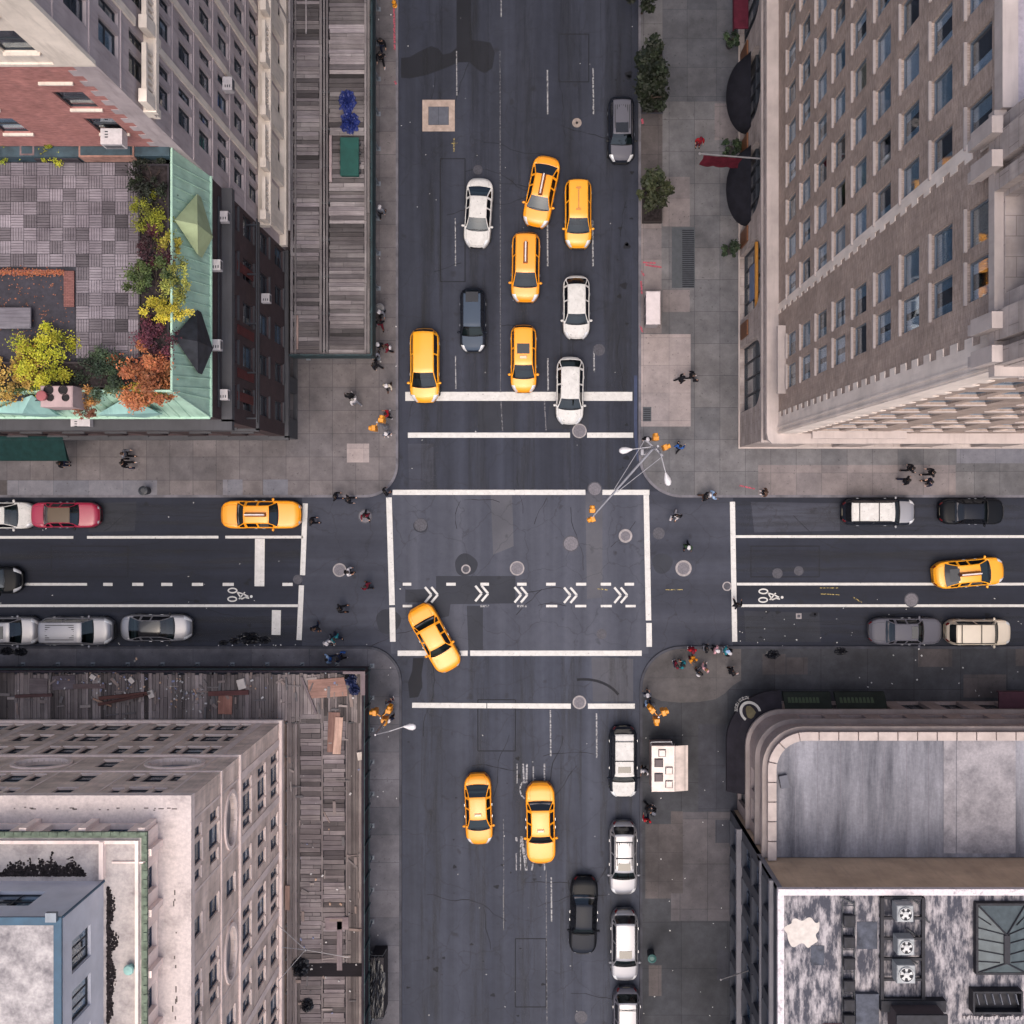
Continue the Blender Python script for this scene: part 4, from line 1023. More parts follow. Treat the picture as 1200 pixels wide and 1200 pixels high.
m.ring([(-60,at_y-.25),(at_x-.25,at_y-.25),(at_x-.25,-60)], [(-60,at_y-.4),(at_x-.4,at_y-.4),(at_x-.4,-60)], at_z+.1, at_z+.3, 1, False)
p = gp(119,982,at_z+.1); q_ = gp(124,1028,at_z+.1); m.box(p.x, q_.x, q_.y, p.y-.1, at_z+.1, at_z+.4)
p = gp(132,1009,at_z+.1); q_ = gp(171,1011,at_z+.1); m.box(p.x, q_.x, q_.y, p.y, at_z+.1, at_z+.2)
m.build('roof_kerb', PSTONE2, sb.t)
# dark dirt beds: soft ragged heaps
def heap(px0, px1, py0, py1, z, n, nm, mat, h=.1):
    m = MB(); a, b = gp(px0, py1, z), gp(px1, py0, z)
    for i in range(n):
        u, v = rnd.random(), rnd.random(); u, v = (u, 1-(1-v)*rnd.random()**.0) if 0 else (u, v); m.ball((a.x+(b.x-a.x)*u, a.y+(b.y-a.y)*v, z+.02), (rnd.uniform(.04,.13), rnd.uniform(.04,.13), h*rnd.uniform(.2,.6)), 6, 4, T(1,.4))
    return m
def ragged(px0, px1, py0, py1, z, vert):
    """drift of dirt lying against one edge, thinning raggedly away from it"""
    a, b = gp(px0, py1, z), gp(px1, py0, z); m = MB(); n = 1500
    for i in range(n):
        u, v = rnd.random(), rnd.random()**1.6; v *= 1.35 if rnd.random() < .25 else .9; d = (mnoise.noise((u*9, vert*7.3, 1.0))*.5+.6) * min(1, 6*u+.15, 6*(1-u)+.15)
        v *= d
        x, y = (a.x+(b.x-a.x)*u, a.y+(b.y-a.y)*v) if not vert else (a.x+(b.x-a.x)*v, a.y+(b.y-a.y)*u)
        m.ball((x, y, z+.01), (rnd.uniform(.02,.085), rnd.uniform(.02,.085), rnd.uniform(.01,.04)), 5, 3, T(1,.5))
    return m
SOIL = plain('soil_black', srgb(52,46,48), .95, 0, 0, .2, .4, 6, True)
m = ragged(0, 100, 1003, 1026, at_z+.1, 0); m2 = ragged(126, 139, 1040, 1199, at_z+.1, 1)
m.build('roof_dirt', SOIL, sb.t); m2.build('roof_dirt', SOIL, sb.t)
# penthouse
PH = plain('render_lilac', srgb(206,206,214), .8, 0, 0, .3, .08, .8); PHB = plain('trim_blue', srgb(44,80,104), .5, 0, 0, .4, .15, 1.5)
phx, phy, phz0, phz = -19.9, -17.15, at_z+.1, 27.9
pE = [(-18.55-i*2.14-1.4, -18.55-i*2.14, 25.2, 27.0) for i in range(5)]; pN = [(-22.2-i*2.7-1.75, -22.2-i*2.7+.3, 25.1, 26.7) for i in range(4)]
m = MB(); facade(m, 'E', phx, -50, phy, phz0, phz, pE, .2); facade(m, 'N', phy, -50, phx, phz0, phz, pN, .2); m.build('penthouse_wall', PH, sb.t)
for o in pE: sb.win('E', phx, (o[0]+o[1])/2, o[2], o[1]-o[0], o[3]-o[2], .14, 'm', FR_DARK, None, None)
for o in pN: sb.win('N', phy, (o[0]+o[1])/2, o[2], o[1]-o[0], o[3]-o[2], .14, 'hv', FR_DARK, None, None)
m = MB(); m.ring([(-50,phy+.03),(phx+.03,phy+.03),(phx+.03,-50)], [(-50,phy-.3),(phx-.3,phy-.3),(phx-.3,-50)], phz, phz+.1, 1, False); m.box(phx+.002, phx+.07, phy-.03, phy+.05, phz0, phz)
m.build('penthouse_trim', PHB, sb.t)
m = MB(); m.box(-50, phx-.301, -50, phy-.301, phz-.3, phz+.04); m.build('penthouse_roof', stained('roof_chalk', srgb(186,180,178), srgb(112,107,110), .34, .64, 1.2), sb.t)
m = MB(); m.box(phx-.55, phx-.1, phy-.1, phy+.28, phz+.101, phz+.3); m.build('roof_lamp', FR_STEEL, sb.t)
m = MB(); m.box(-59, sx_-1.4, -59, sy_-1.4, .1, 22); m.box(-49, phx-1, -49, phy-1, phz0, phz-.4); m.build('interior_shade_box', DARKIN, sb.t)
m = MB(); c = gp(154,1133,at_z+.1); m.lathe((c.x,c.y,at_z+.1), [(.16,0),(.16,.3),(.24,.32),(.2,.4),(.05,.45)], 16); m.build('roof_vent', COP2, sb.t)
sb.finish()

# ================================================================== SOUTH-EAST: LOW BUILDING WITH ROUNDED CORNER
RST = stone('stone_dusky', srgb(160,146,144), (.14,.12,.12,1), .5, .5); RST2 = stone('stone_coping', srgb(178,166,162), (.36,.31,.29,1), .3, 1.2)
rx, ry, rz_ = 13.45, -13.6, 9.9
rb = Bld('rounded_building', 'low stone building with a rounded corner, ringed by a blocky parapet round a bare roof', 'building', (rx+8, ry-4, 0))
def rpath(o, rad=2.1, n=10, x_end=48, y_end=-21.05):
    """from the west side round the corner to the east end, offset outward by o"""
    r = rad + o; cx, cy = rx + rad, ry - rad
    return [(rx-o, y_end)] + [(cx - r*math.cos(R(90*k/n)), cy + r*math.sin(R(90*k/n))) for k in range(n+1)] + [(x_end, ry+o)]
def rband(m, o0, o1, z0, z1, tone=1): m.ring(rpath(o0), rpath(o1), z0, z1, tone, False)
m = MB()
wz = [(1.0-.6, 3.0), (4.7, 6.7), (7.6, 9.0)]
oN2 = [(x-.8, x+.8, a, b) for x in [17.2+2.6*i for i in range(9)] for a, b in wz]; oW2 = [(y-.7, y+.7, a, b) for y in (-17.6, -19.6) for a, b in wz]
facade(m, 'N', ry, rx+2.1, 48, 0, 9.6, oN2, .3); facade(m, 'W', rx, -21.05, ry-2.1, 0, 9.6, oW2, .3)
arc = rpath(0)[1:-1]
for p, q in zip(arc, arc[1:]): m.quad((*p,0),(*q,0),(*q,9.6),(*p,9.6))
m.build('stone_wall', RST, rb.t)
for x in [17.2+2.6*i for i in range(9)]:
    for a, b in wz:
        if seen('N', ry, x, a): rb.win('N', ry, x, a, 1.6, b-a, .22, 'hv', FR_DARK, None, 'few')
for y in (-17.6, -19.6):
    for a, b in wz: rb.win('W', rx, y, a, 1.4, b-a, .22, 'hv', FR_DARK, None, 'few')
m = MB()
rband(m, .26, -.05, 4.05, 4.3); rband(m, .14, -.05, 3.7, 4.049); rband(m, .28, -.05, 7.05, 7.3); rband(m, .15, -.05, 6.9, 7.049); rband(m, .34, -.05, 9.3, 9.62); rband(m, .18, -.05, 9.05, 9.299)
m.build('cornice', stone('stone_band', srgb(158,147,144), (.2,.17,.16,1), .4, .7), rb.t)
m = MB(); rband(m, .06, -.3, 9.621, 10.06); m.build('parapet', RST, rb.t)
m = MB(); op = rpath(.14, 2.1, 24); ip = rpath(-.36, 2.1, 24)
def along(path, d):
    for (x0,y0),(x1,y1) in zip(path, path[1:]):
        L = math.hypot(x1-x0, y1-y0)
        if d <= L: return (x0+(x1-x0)*d/L, y0+(y1-y0)*d/L)
        d -= L
    return path[-1]
mid = rpath(-.1, 2.1, 24); d = 0; Lt = sum(math.dist(p,q) for p, q in zip(mid, mid[1:]))
cx, cy = rx+2.1, ry-2.1
def offs(p, o):
    x, y = p
    if x < cx and y > cy:
        v = Vector((x-cx, y-cy)).normalized(); r = 2.1+o; return (cx+v.x*r, cy+v.y*r)
    return (rx-o, y) if y <= cy else (x, ry+o)
while d < Lt - .5:
    seg = [along(mid, d + .02 + (1.16-.07)*k/6) for k in range(7)]
    m.ring([offs(p, .13) for p in seg], [offs(p, -.37) for p in seg], 10.061, 10.2, 1, False); d += 1.16
m.build('coping', RST2, rb.t)
m = MB(); ip = rpath(-.3, 2.1, 12); m.prism([p for p in ip][::-1] + [], 9.2, 9.6) if False else m.add([(x,y,9.6) for x, y in ip] + [(48,-21.05,9.6)], [tuple(range(len(ip)+1))])
m.build('roof', stained('roof_membrane', srgb(148,148,156), srgb(74,75,84), .34, .68, .3, (2.2,.3,1)), rb.t)
m = MB(); p, q = gp(1121,1000,9.62), gp(1190,866,9.62); m.box(p.x,q.x,p.y,q.y,9.602,9.64); p, q = gp(1106,1000,9.62), gp(1120,866,9.62); m.box(p.x,q.x,p.y,q.y,9.602,9.615,.55)
m.build('roof_patch', stained('roof_membrane_pale', srgb(156,152,156), srgb(106,104,110), .3, .6, .8), rb.t)
m = MB()
for px in (932, 958, 985, 1011, 1036, 1062, 1088): p, q = gp(px,1000,9.6), gp(px+.5,872,9.6); m.box(p.x,p.x+.02,p.y,q.y,9.601,9.612)
m.build('roof_seams', plain('seam_grey', srgb(120,116,126), .8), rb.t)
m = MB(); m.box(rx+1, 47, -21, ry-1.2, .1, 9.1); m.build('interior_shade_box', DARKIN, rb.t)
p = gp(918,915,9.65); m = MB(); m.obox((p.x,p.y,9.61), (.5,.75,.3), .2); m.build('roof_hatch', plain('hatch_slate', srgb(84,86,98), .6), rb.t)
# canopy that follows the rounded corner, with a lettered emblem on it
CANG = plain('canvas_dark', srgb(40,38,46), .85, 0, 0, .2, .2, 1.5)
def canopy(x_end, y_end, o, z0, z1, name, mat):
    m = MB(); a = rpath(.02, 2.1, 16, x_end, y_end); b = rpath(o*.55, 2.1, 16, x_end, y_end); c = rpath(o, 2.1, 16, x_end, y_end); vs = []
    for p, q, r in zip(a, b, c): vs += [(*p,z1), (*q,z0+(z1-z0)*.6), (*r,z0+.0), (*r,z0-.35)]
    m.add(vs, [(4*k+j, 4*k+j+1, 4*k+5+j, 4*k+4+j) for k in range(len(a)-1) for j in range(3)])
    e = len(vs)-4; m.add(vs[:4], [(0,1,2,3)]); m.add(vs[e:], [(0,1,2,3)])
    return m.build(name, mat, rb.t)
canopy(15.7, -19.0, 1.25, 3.0, 3.75, 'corner_canopy', CANG)
GRN = plain('canvas_green', srgb(34,40,37), .85, 0, 0, .2, .2, 1.5)
for x0, x1 in ((15.9, 19.0), (19.3, 22.6)):
    m = MB(); z0, z1 = 3.0, 3.75; y0 = ry+.02; y1 = ry+1.15
    for i in range(10):
        a, b = x0+(x1-x0)*i/10, x0+(x1-x0)*(i+1)/10; m.quad((a,y0,z1),(b,y0,z1),(b,y1,z0),(a,y1,z0), T(1,.06)); m.quad((a,y1,z0),(b,y1,z0),(b,y1,z0-.35),(a,y1,z0-.35))
    m.add([(x0,y0,z1),(x0,y1,z0),(x0,y1,z0-.35)], [(0,1,2)]); m.add([(x1,y0,z1),(x1,y1,z0),(x1,y1,z0-.35)], [(0,1,2)])
    o = m.build('canopy', GRN, rb.t)
    m = MB(); 
    for i in range(9):
        a = x0+.25+i*(x1-x0-1.0)/9; m.quad((a,y1-.62,z0+.42),(a+.2,y1-.62,z0+.42),(a+.17,y1-.3,z0+.209),(a+.02,y1-.3,z0+.209))
    m.build('lettering', plain('letter_green', srgb(50,64,46), .8), o)
m = MB(); m.box(30.1, 33.2, ry+.02, ry+1.2, 3.0, 3.15); m.box(30.1,33.2,ry+1.15,ry+1.2,2.7,2.999); m.build('maroon_canopy', plain('canvas_maroon2', srgb(66,34,48), .85), rb.t)
# emblem: pale open ring, golden heart, lettering round it
def onroofcanopy(px, py): 
    p = gp(px, py, 3.5); return p
ec = gp(879.5, 834.5, 3.42)
m = MB()
def epoint(r, a):
    x = ec.x + r*math.cos(a); y = ec.y + r*math.sin(a)
    v = Vector((x-cx, y-cy)); d_ = v.length - 2.1
    o = 1.25; z = 3.75 - (.4*(.75)/(.55*o))*d_ if d_ < .55*o else 3.45 - (.45/(.45*o))*(d_-.55*o)
    return (x, y, z+.03)
for k in range(20):
    a0, a1 = R(10 + 225*k/20), R(10 + 225*(k+1)/20)
    m.quad(epoint(.5,a0), epoint(.5,a1), epoint(.66,a1), epoint(.66,a0))
o = m.build('canopy_emblem', plain('emblem_white', srgb(176,174,172), .7), rb.t)
m = MB()
for k in range(14):
    a = R(92 + 6.6*k) if k != 7 else None
    if a is None: continue
    da = R(4.4); m.quad(epoint(.78,a), epoint(.78,a+da), epoint(.82,a+da), epoint(.82,a)); m.quad(epoint(.78,a), epoint(.78,a+R(1.3)), epoint(.95,a+R(1.3)), epoint(.95,a))
    if k % 2: m.quad(epoint(.91,a), epoint(.91,a+da), epoint(.95,a+da), epoint(.95,a))
    if k % 3 == 0: m.quad(epoint(.78,a+da), epoint(.78,a+da+R(1.1)), epoint(.95,a+da+R(1.1)), epoint(.95,a+da))
m.build('lettering', MATS['emblem_white'], o)
m = MB()
for k in range(12): m.add([epoint(.02,0), epoint(.34*(1+.2*math.sin(5*k)),R(30*k)), epoint(.34*(1+.2*math.sin(5*(k+1))),R(30*(k+1)))], [(0,1,2)])
m.build('emblem_centre', plain('emblem_gold', srgb(92,84,60), .7), o)
rb.finish()

# ================================================================== SOUTH-EAST: TALLER BUILDING WITH THE WHITE PLANT ROOF
wx, wy, wz_ = 12.95, -21.1, 14.1
wb = Bld('plant_roof_building', 'dark walled building with a flaking white roof full of cooling plant', 'building', (wx+8, wy-6, 0))
DW = stone('wall_charcoal', srgb(70,72,80), (.02,.02,.025,1), .5, .5); TANW = stone('wall_tan', srgb(196,172,148), (.2,.17,.16,1), .35, .5)
oW3 = []
for z, h_ in ((.5,3.0),(4.6,2.2),(7.7,2.2),(10.6,2.2)):
    for y in [-22.6-2.4*i for i in range(9)]:
        oW3.append((y-.8, y+.8, z, z+h_))
        if seen('W', wx, y, z): wb.win('W', wx, y, z, 1.6, h_, .25, 'hv', FR_BLUE, DW, 'few')
m = MB(); facade(m, 'W', wx, -60, wy, 0, wz_+.1, oW3, .3); m.build('wall', DW, wb.t)
m = MB(); facade(m, 'N', wy, wx+.25, 48, 0, wz_+.1, [], .3); m.build('party_wall', TANW, wb.t)
m = MB(); m.box(wx+.0, wx+.249, wy-.25, wy+.05, 9.0, wz_+.1); fbox(m,'W',wx,-60,wy,4.0,4.3,-.01,.35); fbox(m,'W',wx,-60,wy,12.9,13.2,-.01,.22); fbox(m,'W',wx,-60,wy,9.95,10.15,-.01,.12)
m.build('string_course', stone('stone_grey', srgb(128,126,132), (.08,.08,.09,1), .4, .6), wb.t)
m = MB(); m.box(wx-.04, 48, wy-.32, wy+.02, wz_+.101, wz_+.42); m.box(wx-.04, wx+.3, -60, wy-.321, wz_+.101, wz_+.34); m.build('parapet', stained('paint_flaking', srgb(214,206,208), srgb(150,144,150), .3, .45, 1.5), wb.t)
m = MB(); m.box(wx+.301, 48, -60, wy-.321, wz_-.3, wz_+.1); m.build('roof', stained('roof_flaking', srgb(172,166,168), srgb(60,61,72), .44, .62, 1.2, (1.9,.6,1)), wb.t)
m = MB(); m.box(wx+1.2, 47, -59, wy-1.2, .1, 13.5); m.build('interior_shade_box', DARKIN, wb.t)
RZ = wz_+.1
def rp(px, py): return gp(px, py, RZ)
def rbox(m, px0, px1, py0, py1, h, z=None, tone=1, bev=0): 
    a, b = rp(px0, py1), rp(px1, py0); z = RZ if z is None else z; m.box(a.x, b.x, a.y, b.y, z+.002, z+h, tone, bev)
m = MB(); c = rp(944,1090); m.add([(c.x+(.95+.5*mnoise.noise((math.cos(t)*1.6,math.sin(t)*1.6,.3)))*math.cos(t), c.y+(.7+.5*mnoise.noise((math.cos(t)*1.9,math.sin(t)*1.9,2.3)))*math.sin(t), RZ+.006) for t in (2*math.pi*k/60 for k in range(60))], [tuple(range(60))])
m.build('roof_patch', plain('patch_white', srgb(200,192,186), .8), wb.t)
m = MB(); rbox(m, 950, 966, 1108, 1131, .02); m.build('roof_felt', SLT := plain('felt_slate', srgb(84,88,100), .8, 0, 0, .3, .3, 2), wb.t)
m = MB(); rbox(m, 1004, 1028, 1080, 1112, .02); m.build('roof_felt', SLT, wb.t); m = MB(); rbox(m, 1001, 1028, 1162, 1198, .3); m.build('roof_box', SLT, wb.t)
m = MB()
for px in (986.5, 1000.5): a, b = rp(px, 1220), rp(px, 1055); m.tube([(a.x,a.y,RZ+.12),(b.x,b.y,RZ+.12)], .04, 6)
for py in range(1060, 1200, 13): a, b = rp(986.5, py), rp(1000.5, py); m.tube([(a.x,a.y,RZ+.12),(b.x,b.y,RZ+.12)], .025, 5)
m.build('conduit', FR_DARK, wb.t)
m = MB()
for a, b in (((984,1050),(1000,1058)),((1060,1048),(1076,1058)),((1060,1086),(1076,1098)),((1060,1122),(1074,1128)),((1080,1072),(1088,1080))): p, q = rp(*a), rp(*b); m.tube([(p.x,p.y,RZ+.15),(q.x,q.y,RZ+.15)], .05, 6)
m.build('pipe', FR_DARK, wb.t)
wb.finish()
DKM = plain('plant_black', srgb(40,40,48), .7, 0, 0, .4, .3, 3)
for i, py in enumerate((1076, 1101, 1126, 1152, 1174, 1192)):
    c = rp(993, py); t = thing('roof_vent', 'black square roof vent between two conduits, number %s from the parapet' % ['one','two','three','four','five','six'][i], 'vent', (c.x,c.y,RZ), 0, 'square vents on the white roof')
    m = MB(); m.box(c.x-.26, c.x+.26, c.y-.26, c.y+.26, RZ, RZ+.35); m.box(c.x-.32, c.x+.32, c.y-.32, c.y+.32, RZ+.35, RZ+.43, 1, .04); m.build('cowl', DKM, t)
# plant frame and three fan units
c0, c1 = rp(1031, 1168), rp(1079, 1049)
t = thing('equipment_rack', 'black steel frame carrying three cooling fans on the white roof', 'frame', ((c0.x+c1.x)/2, (c0.y+c1.y)/2, RZ)); m = MB()
for x in (c0.x, c1.x): m.box(x-.09, x+.09, c0.y, c1.y, RZ+.25, RZ+.43)
for k in range(6): y = c0.y + (c1.y-c0.y)*k/5; m.box(c0.x+.091, c1.x-.091, y-.07, y+.07, RZ+.26, RZ+.4)
m.build('beams', DKM, t)
m = MB()
for x in (c0.x, c1.x):
    for k in range(6): y = c0.y + (c1.y-c0.y)*k/5; m.box(x-.06, x+.06, y-.06, y+.06, RZ, RZ+.249)
m.build('feet', DKM, t)
for i, (px, py, s) in enumerate(((1061,1071,.9),(1062,1110,.9),(1062,1142,1.0))):
    c = gp(px, py, RZ+1.2); t = thing('cooling_fan', 'grey cooling unit with round fan, %s of the three on the roof frame' % ('top','middle','bottom')[i], 'cooling unit', (c.x,c.y,RZ+.43), 0, 'cooling units on the roof frame')
    m = MB(); h = s/2; m.box(c.x-h, c.x+h, c.y-h, c.y+h, RZ+.435, RZ+1.2, 1, .04); m.build('casing', plain('unit_grey', srgb(150,154,158), .5, .1, 0, .5, .15, 3), t)
    m = MB(); m.lathe((c.x,c.y,RZ+1.18), [(h*.82,0),(h*.82,.1),(h*.74,.1),(h*.74,.03)], 24); m.build('fan_ring', plain('ring_pale', srgb(176,178,180), .5), t)
    m = MB(); m.lathe((c.x,c.y,RZ+1.2), [(h*.72,.0),(h*.72,.025)], 24); m.build('fan_well', DKM, t)
    m = MB()
    for k in range(5):
        a = R(72*k); d1, d2 = a, a+R(34); m.add([(c.x+.12*math.cos(a),c.y+.12*math.sin(a),RZ+1.235),(c.x+h*.68*math.cos(d1),c.y+h*.68*math.sin(d1),RZ+1.235),(c.x+h*.68*math.cos(d2),c.y+h*.68*math.sin(d2),RZ+1.26),(c.x+.12*math.cos(d2),c.y+.12*math.sin(d2),RZ+1.25)], [(0,1,2,3)])
    m.lathe((c.x,c.y,RZ+1.23), [(.15,0),(.15,.06),(.05,.09)], 12); m.build('fan_blades', plain('ring_pale2', srgb(196,196,196), .5), t)
# glazed roof lantern
a, b = rp(1143,1136), rp(1197,1058); t = thing('skylight', 'grey green hipped skylight with dark ribs beside the cooling units', 'skylight', ((a.x+b.x)/2,(a.y+b.y)/2,RZ))
m = MB(); m.ring([(a.x-.12,a.y-.12),(b.x+.12,a.y-.12),(b.x+.12,b.y+.12),(a.x-.12,b.y+.12)], [(a.x,a.y),(b.x,a.y),(b.x,b.y),(a.x,b.y)], RZ, RZ+.4); m.build('kerb', DKM, t)
mx = (a.x+b.x)/2; r0, r1 = a.y+.8, b.y-1.35; zt = RZ+1.0; zb = RZ+.36
m = MB(); m.add([(a.x,a.y,zb),(b.x,a.y,zb),(b.x,b.y,zb),(a.x,b.y,zb),(mx,r0,zt),(mx,r1,zt)], [(0,1,4),(1,2,5,4),(2,3,5),(3,0,4,5)]); m.build('glazing', plain('glazing_green', srgb(84,94,98), .35, 0, 0, .5, .2, 2), t)
m = MB()
for k in range(7):
    y = a.y + (b.y-a.y)*k/6; yr = min(max(y, r0), r1); fr = 1 - abs(y-yr)/max(.01, (r0-a.y) if y < r0 else (b.y-r1) if y > r1 else 1)
    for x in (a.x, b.x): m.tube([(x,y,zb+.03),(mx+(x-mx)*(1-fr if y != yr else 0),yr if y == yr else y+(yr-y)*fr,zb+(zt-zb)*(fr if y != yr else 1)+.03)], .03, 5)
for c_, r in (((a.x,a.y),r0),((b.x,a.y),r0),((a.x,b.y),r1),((b.x,b.y),r1)): m.tube([(*c_,zb+.03),(mx,r,zt+.03)], .045, 6)
m.box(mx-.16, mx+.16, r0, r1, zt-.02, zt+.08); m.build('ribs', DKM, t)
a, b = rp(1135,1182), rp(1193,1156); t = thing('roof_trough', 'black louvred roof trough below the hipped skylight', 'roof vent', ((a.x+b.x)/2,(a.y+b.y)/2,RZ)); m = MB()
m.ring([(a.x,a.y),(b.x,a.y),(b.x,b.y),(a.x,b.y)], [(a.x+.1,a.y+.1),(b.x-.1,a.y+.1),(b.x-.1,b.y-.1),(a.x+.1,b.y-.1)], RZ, RZ+.6); m.box(a.x+.1,b.x-.1,a.y+.1,b.y-.1,RZ,RZ+.1); m.build('trough', DKM, t)
m = MB()
for k in range(6): x = a.x+.3+(b.x-a.x-.6)*k/5; m.obox((x, b.y-.45, RZ+.3), (.04,.6,.25), .25); 
m.build('fins', plain('fin_grey', srgb(92,94,104), .6), t)
m = MB(); 
for k in range(24): x = a.x-.3+(b.x-a.x+.5)*k/23; m.box(x-.05, x+.05, a.y-.5, a.y-.32, RZ, RZ+rnd.uniform(.1,.3))
m.build('stones', plain('stone_pale_bits', srgb(170,164,166), .8), t)
a, b = rp(1040,1240), rp(1094,1168); t = thing('stair_bulkhead', 'dark brown stair bulkhead with flat cap at the bottom of the white roof', 'roof hut', ((a.x+b.x)/2,(a.y+b.y)/2,RZ)); m = MB()
m.box(a.x,b.x,a.y,b.y-.2,RZ,RZ+1.6); m.build('hut_wall', plain('hut_brown', srgb(70,60,64), .8), t)
m = MB(); m.box(a.x-.5, b.x+.5, b.y-.6, b.y+.0, RZ, RZ+.5); m.box(a.x-.1, b.x+.1, a.y-.1, b.y-.15, RZ+1.601, RZ+1.75); m.build('hut_cap', DKM, t)
a = rp(975,1208); t = thing('roof_crate', 'small orange crate on the bottom edge of the white roof', 'crate', (a.x,a.y,RZ)); m = MB(); m.box(a.x-.5,a.x+.5,a.y-.4,a.y+.4,RZ,RZ+.4,1,.03)
m.build('crate_body', plain('crate_orange', srgb(150,84,70), .7), t)
# flag staff on the west wall
m = MB(); t = thing('flag_staff', 'pale bare flag staff leaning out from the dark wall', 'flagpole', (wx, gy(1140,6), 6)); b = gp(886,1140,6.5); a = gp(842,1140,5)
m.tube([(wx, b.y, 6.2), (wx-1.9, b.y, 7.4)], [.045,.025], 8); m.build('staff', plain('staff_pale', srgb(150,148,152), .4, .3), t)
m = MB(); m.ball((wx-1.92, b.y, 7.42), .07); m.build('finial', plain('staff_pale', 0), t)
# ================================================================== SIDEWALK SHEDS (plank decks on posts over the pavement)
WD = wood('shed_wood', srgb(130,125,126), 'x'); WDY = wood('shed_wood_long', srgb(138,133,134), 'y'); WDB = wood('shed_wood_brown', srgb(122,100,94), 'y')
TEAL = plain('shed_teal', srgb(44,66,72), .6, 0, 0, .4, .3, 2); PURP = plain('shed_hoarding', srgb(50,42,52), .8, 0, 0, .3, .3, 2)
SHZ = 4.0
def sp(px, py, z=SHZ): return gp(px, py, z)
def planks(m, px0, px1, y0, y1, w=.27, z=SHZ, along='x', dark=.14, lo=.55, hi=1.3, band=1.0):
    """planks spanning px0..px1 laid side by side from y0 to y1 (metres)"""
    x0, x1 = sp(px0,0,z).x, sp(px1,0,z).x; y = y0; base = 1.0; left = 0
    while y < y1:
        if left <= 0: base = rnd.uniform(lo, hi); left = rnd.randint(1, 5)
        left -= 1; ww = w * rnd.choice([.8,1,1,1.15]); t = base * rnd.uniform(.8, 1.15)
        if rnd.random() < dark: t *= .5
        dz = rnd.uniform(-.03,.03); a, b = rnd.uniform(-.05,.05), rnd.uniform(-.05,.05)
        if rnd.random() < .25:
            xm = x0 + (x1-x0)*rnd.uniform(.25,.75); m.box(x0+a, xm-.01, y, y+ww-.025, z-.05+dz, z+dz, t); m.box(xm+.01, x1+b, y, y+ww-.025, z-.05+dz, z+dz, T(t,.25))
        else: m.box(x0+a, x1+b, y, y+ww-.025, z-.05+dz, z+dz, (t, t*.985, t*rnd.uniform(.97,1.03)))
        y += ww
def shed_posts(m, pts, z1):
    for x, y in pts: m.tube([(x,y,.14),(x,y,z1)], .06, 8); m.box(x-.15,x+.15,y-.15,y+.15,.142,.17)
# --- north-west shed along the avenue
ys0, ys1 = sp(0,417).y, 40.0; xo_, xi_ = sp(436,0).x, sp(340,0).x
t = thing('sidewalk_shed', 'long weathered plank deck on posts over the upper left pavement of the avenue', 'sidewalk shed', (xo_, ys0, .14), 0, 'scaffold sheds over the pavements')
m = MB(); planks(m, 344, 374, ys0+.15, ys1, .26, SHZ, 'x', .16, .5, 1.4); planks(m, 386, 427, ys0+.15, ys1, .28, SHZ, 'x', .25, .4, 1.7); m.build('deck', WD, t)
m = MB()
for px, w_, tn in ((342,.16,1.0),(346.5,.1,.7),(376,.16,.95),(380,.1,1.2),(383.5,.12,.7),(428.5,.14,1.1),(432,.16,.8)):
    x = sp(px,0).x; y = ys0+.1
    while y < ys1: L = rnd.uniform(2.5,5); m.box(x-w_/2, x+w_/2, y, min(y+L-.02, ys1), SHZ-.04, SHZ+.06+rnd.uniform(0,.03), T(tn,.2)); y += L
m.box(sp(349,0).x-.06, sp(349,0).x+.06, ys0+.4, ys0+2.6, SHZ+.07, SHZ+.13, (1.5,1.2,1.05)); m.box(sp(388,0).x-.08, sp(388,0).x+.08, sp(0,214).y, sp(0,160).y, SHZ+.05, SHZ+.2, (1.7,1.5,1.5))
m.box(sp(359,0).x-.04, sp(359,0).x+.04, sp(0,40).y, sp(0,0).y, SHZ+.03, SHZ+.1, 1.5)
m.build('edge_beams', WDY, t)
m = MB(); m.box(xo_-.02, xo_+.06, ys0, ys1, 2.9, SHZ+.45); m.box(xi_, xo_-.021, ys0-.02, ys0+.06, 2.9, SHZ+.3); m.tube([(xo_+.08, ys0, SHZ+.5),(xo_+.08, ys1, SHZ+.5)], .03, 6)
for k in range(13): m.box(xo_-.09, xo_-.021, ys0+.3+2.4*k, ys0+.42+2.4*k, SHZ-.02, SHZ+.4)
m.build('parapet', TEAL, t)
m = MB(); shed_posts(m, [(x, ys0+.4+2.4*k) for k in range(13) for x in (xo_-.2, xi_+.3)], 3.9); m.build('posts', FR_STEEL, t)
m = MB()
for k in range(13): m.box(xi_, xo_-.1, ys0+.3+2.4*k, ys0+.45+2.4*k, 3.7, 3.94)
m.build('cross_beams', FR_DARK, t)
c = sp(411,186); t = thing('green_hatch', 'flat dark green box lying on the upper left shed deck', 'box', (c.x,c.y,SHZ+.03))
m = MB(); m.box(c.x-.56,c.x+.56,c.y-1.2,c.y+1.2,SHZ+.035,SHZ+.4,1,.03); m.build('box_body', plain('box_green', srgb(26,78,72), .7, 0, 0, .4, .15, 2), t)
m = MB(); m.box(c.x-.6,c.x+.6,c.y-1.24,c.y+1.24,SHZ+.401,SHZ+.44,1,.015); m.build('lid', MATS['box_green'], t)
m = MB()
for k in (-.9,-.3,.3,.9): m.box(c.x-.68,c.x-.57,c.y+k-.08,c.y+k+.08,SHZ+.1,SHZ+.25); m.box(c.x+.57,c.x+.68,c.y+k-.08,c.y+k+.08,SHZ+.1,SHZ+.25)
m.build('lugs', FR_DARK, t)
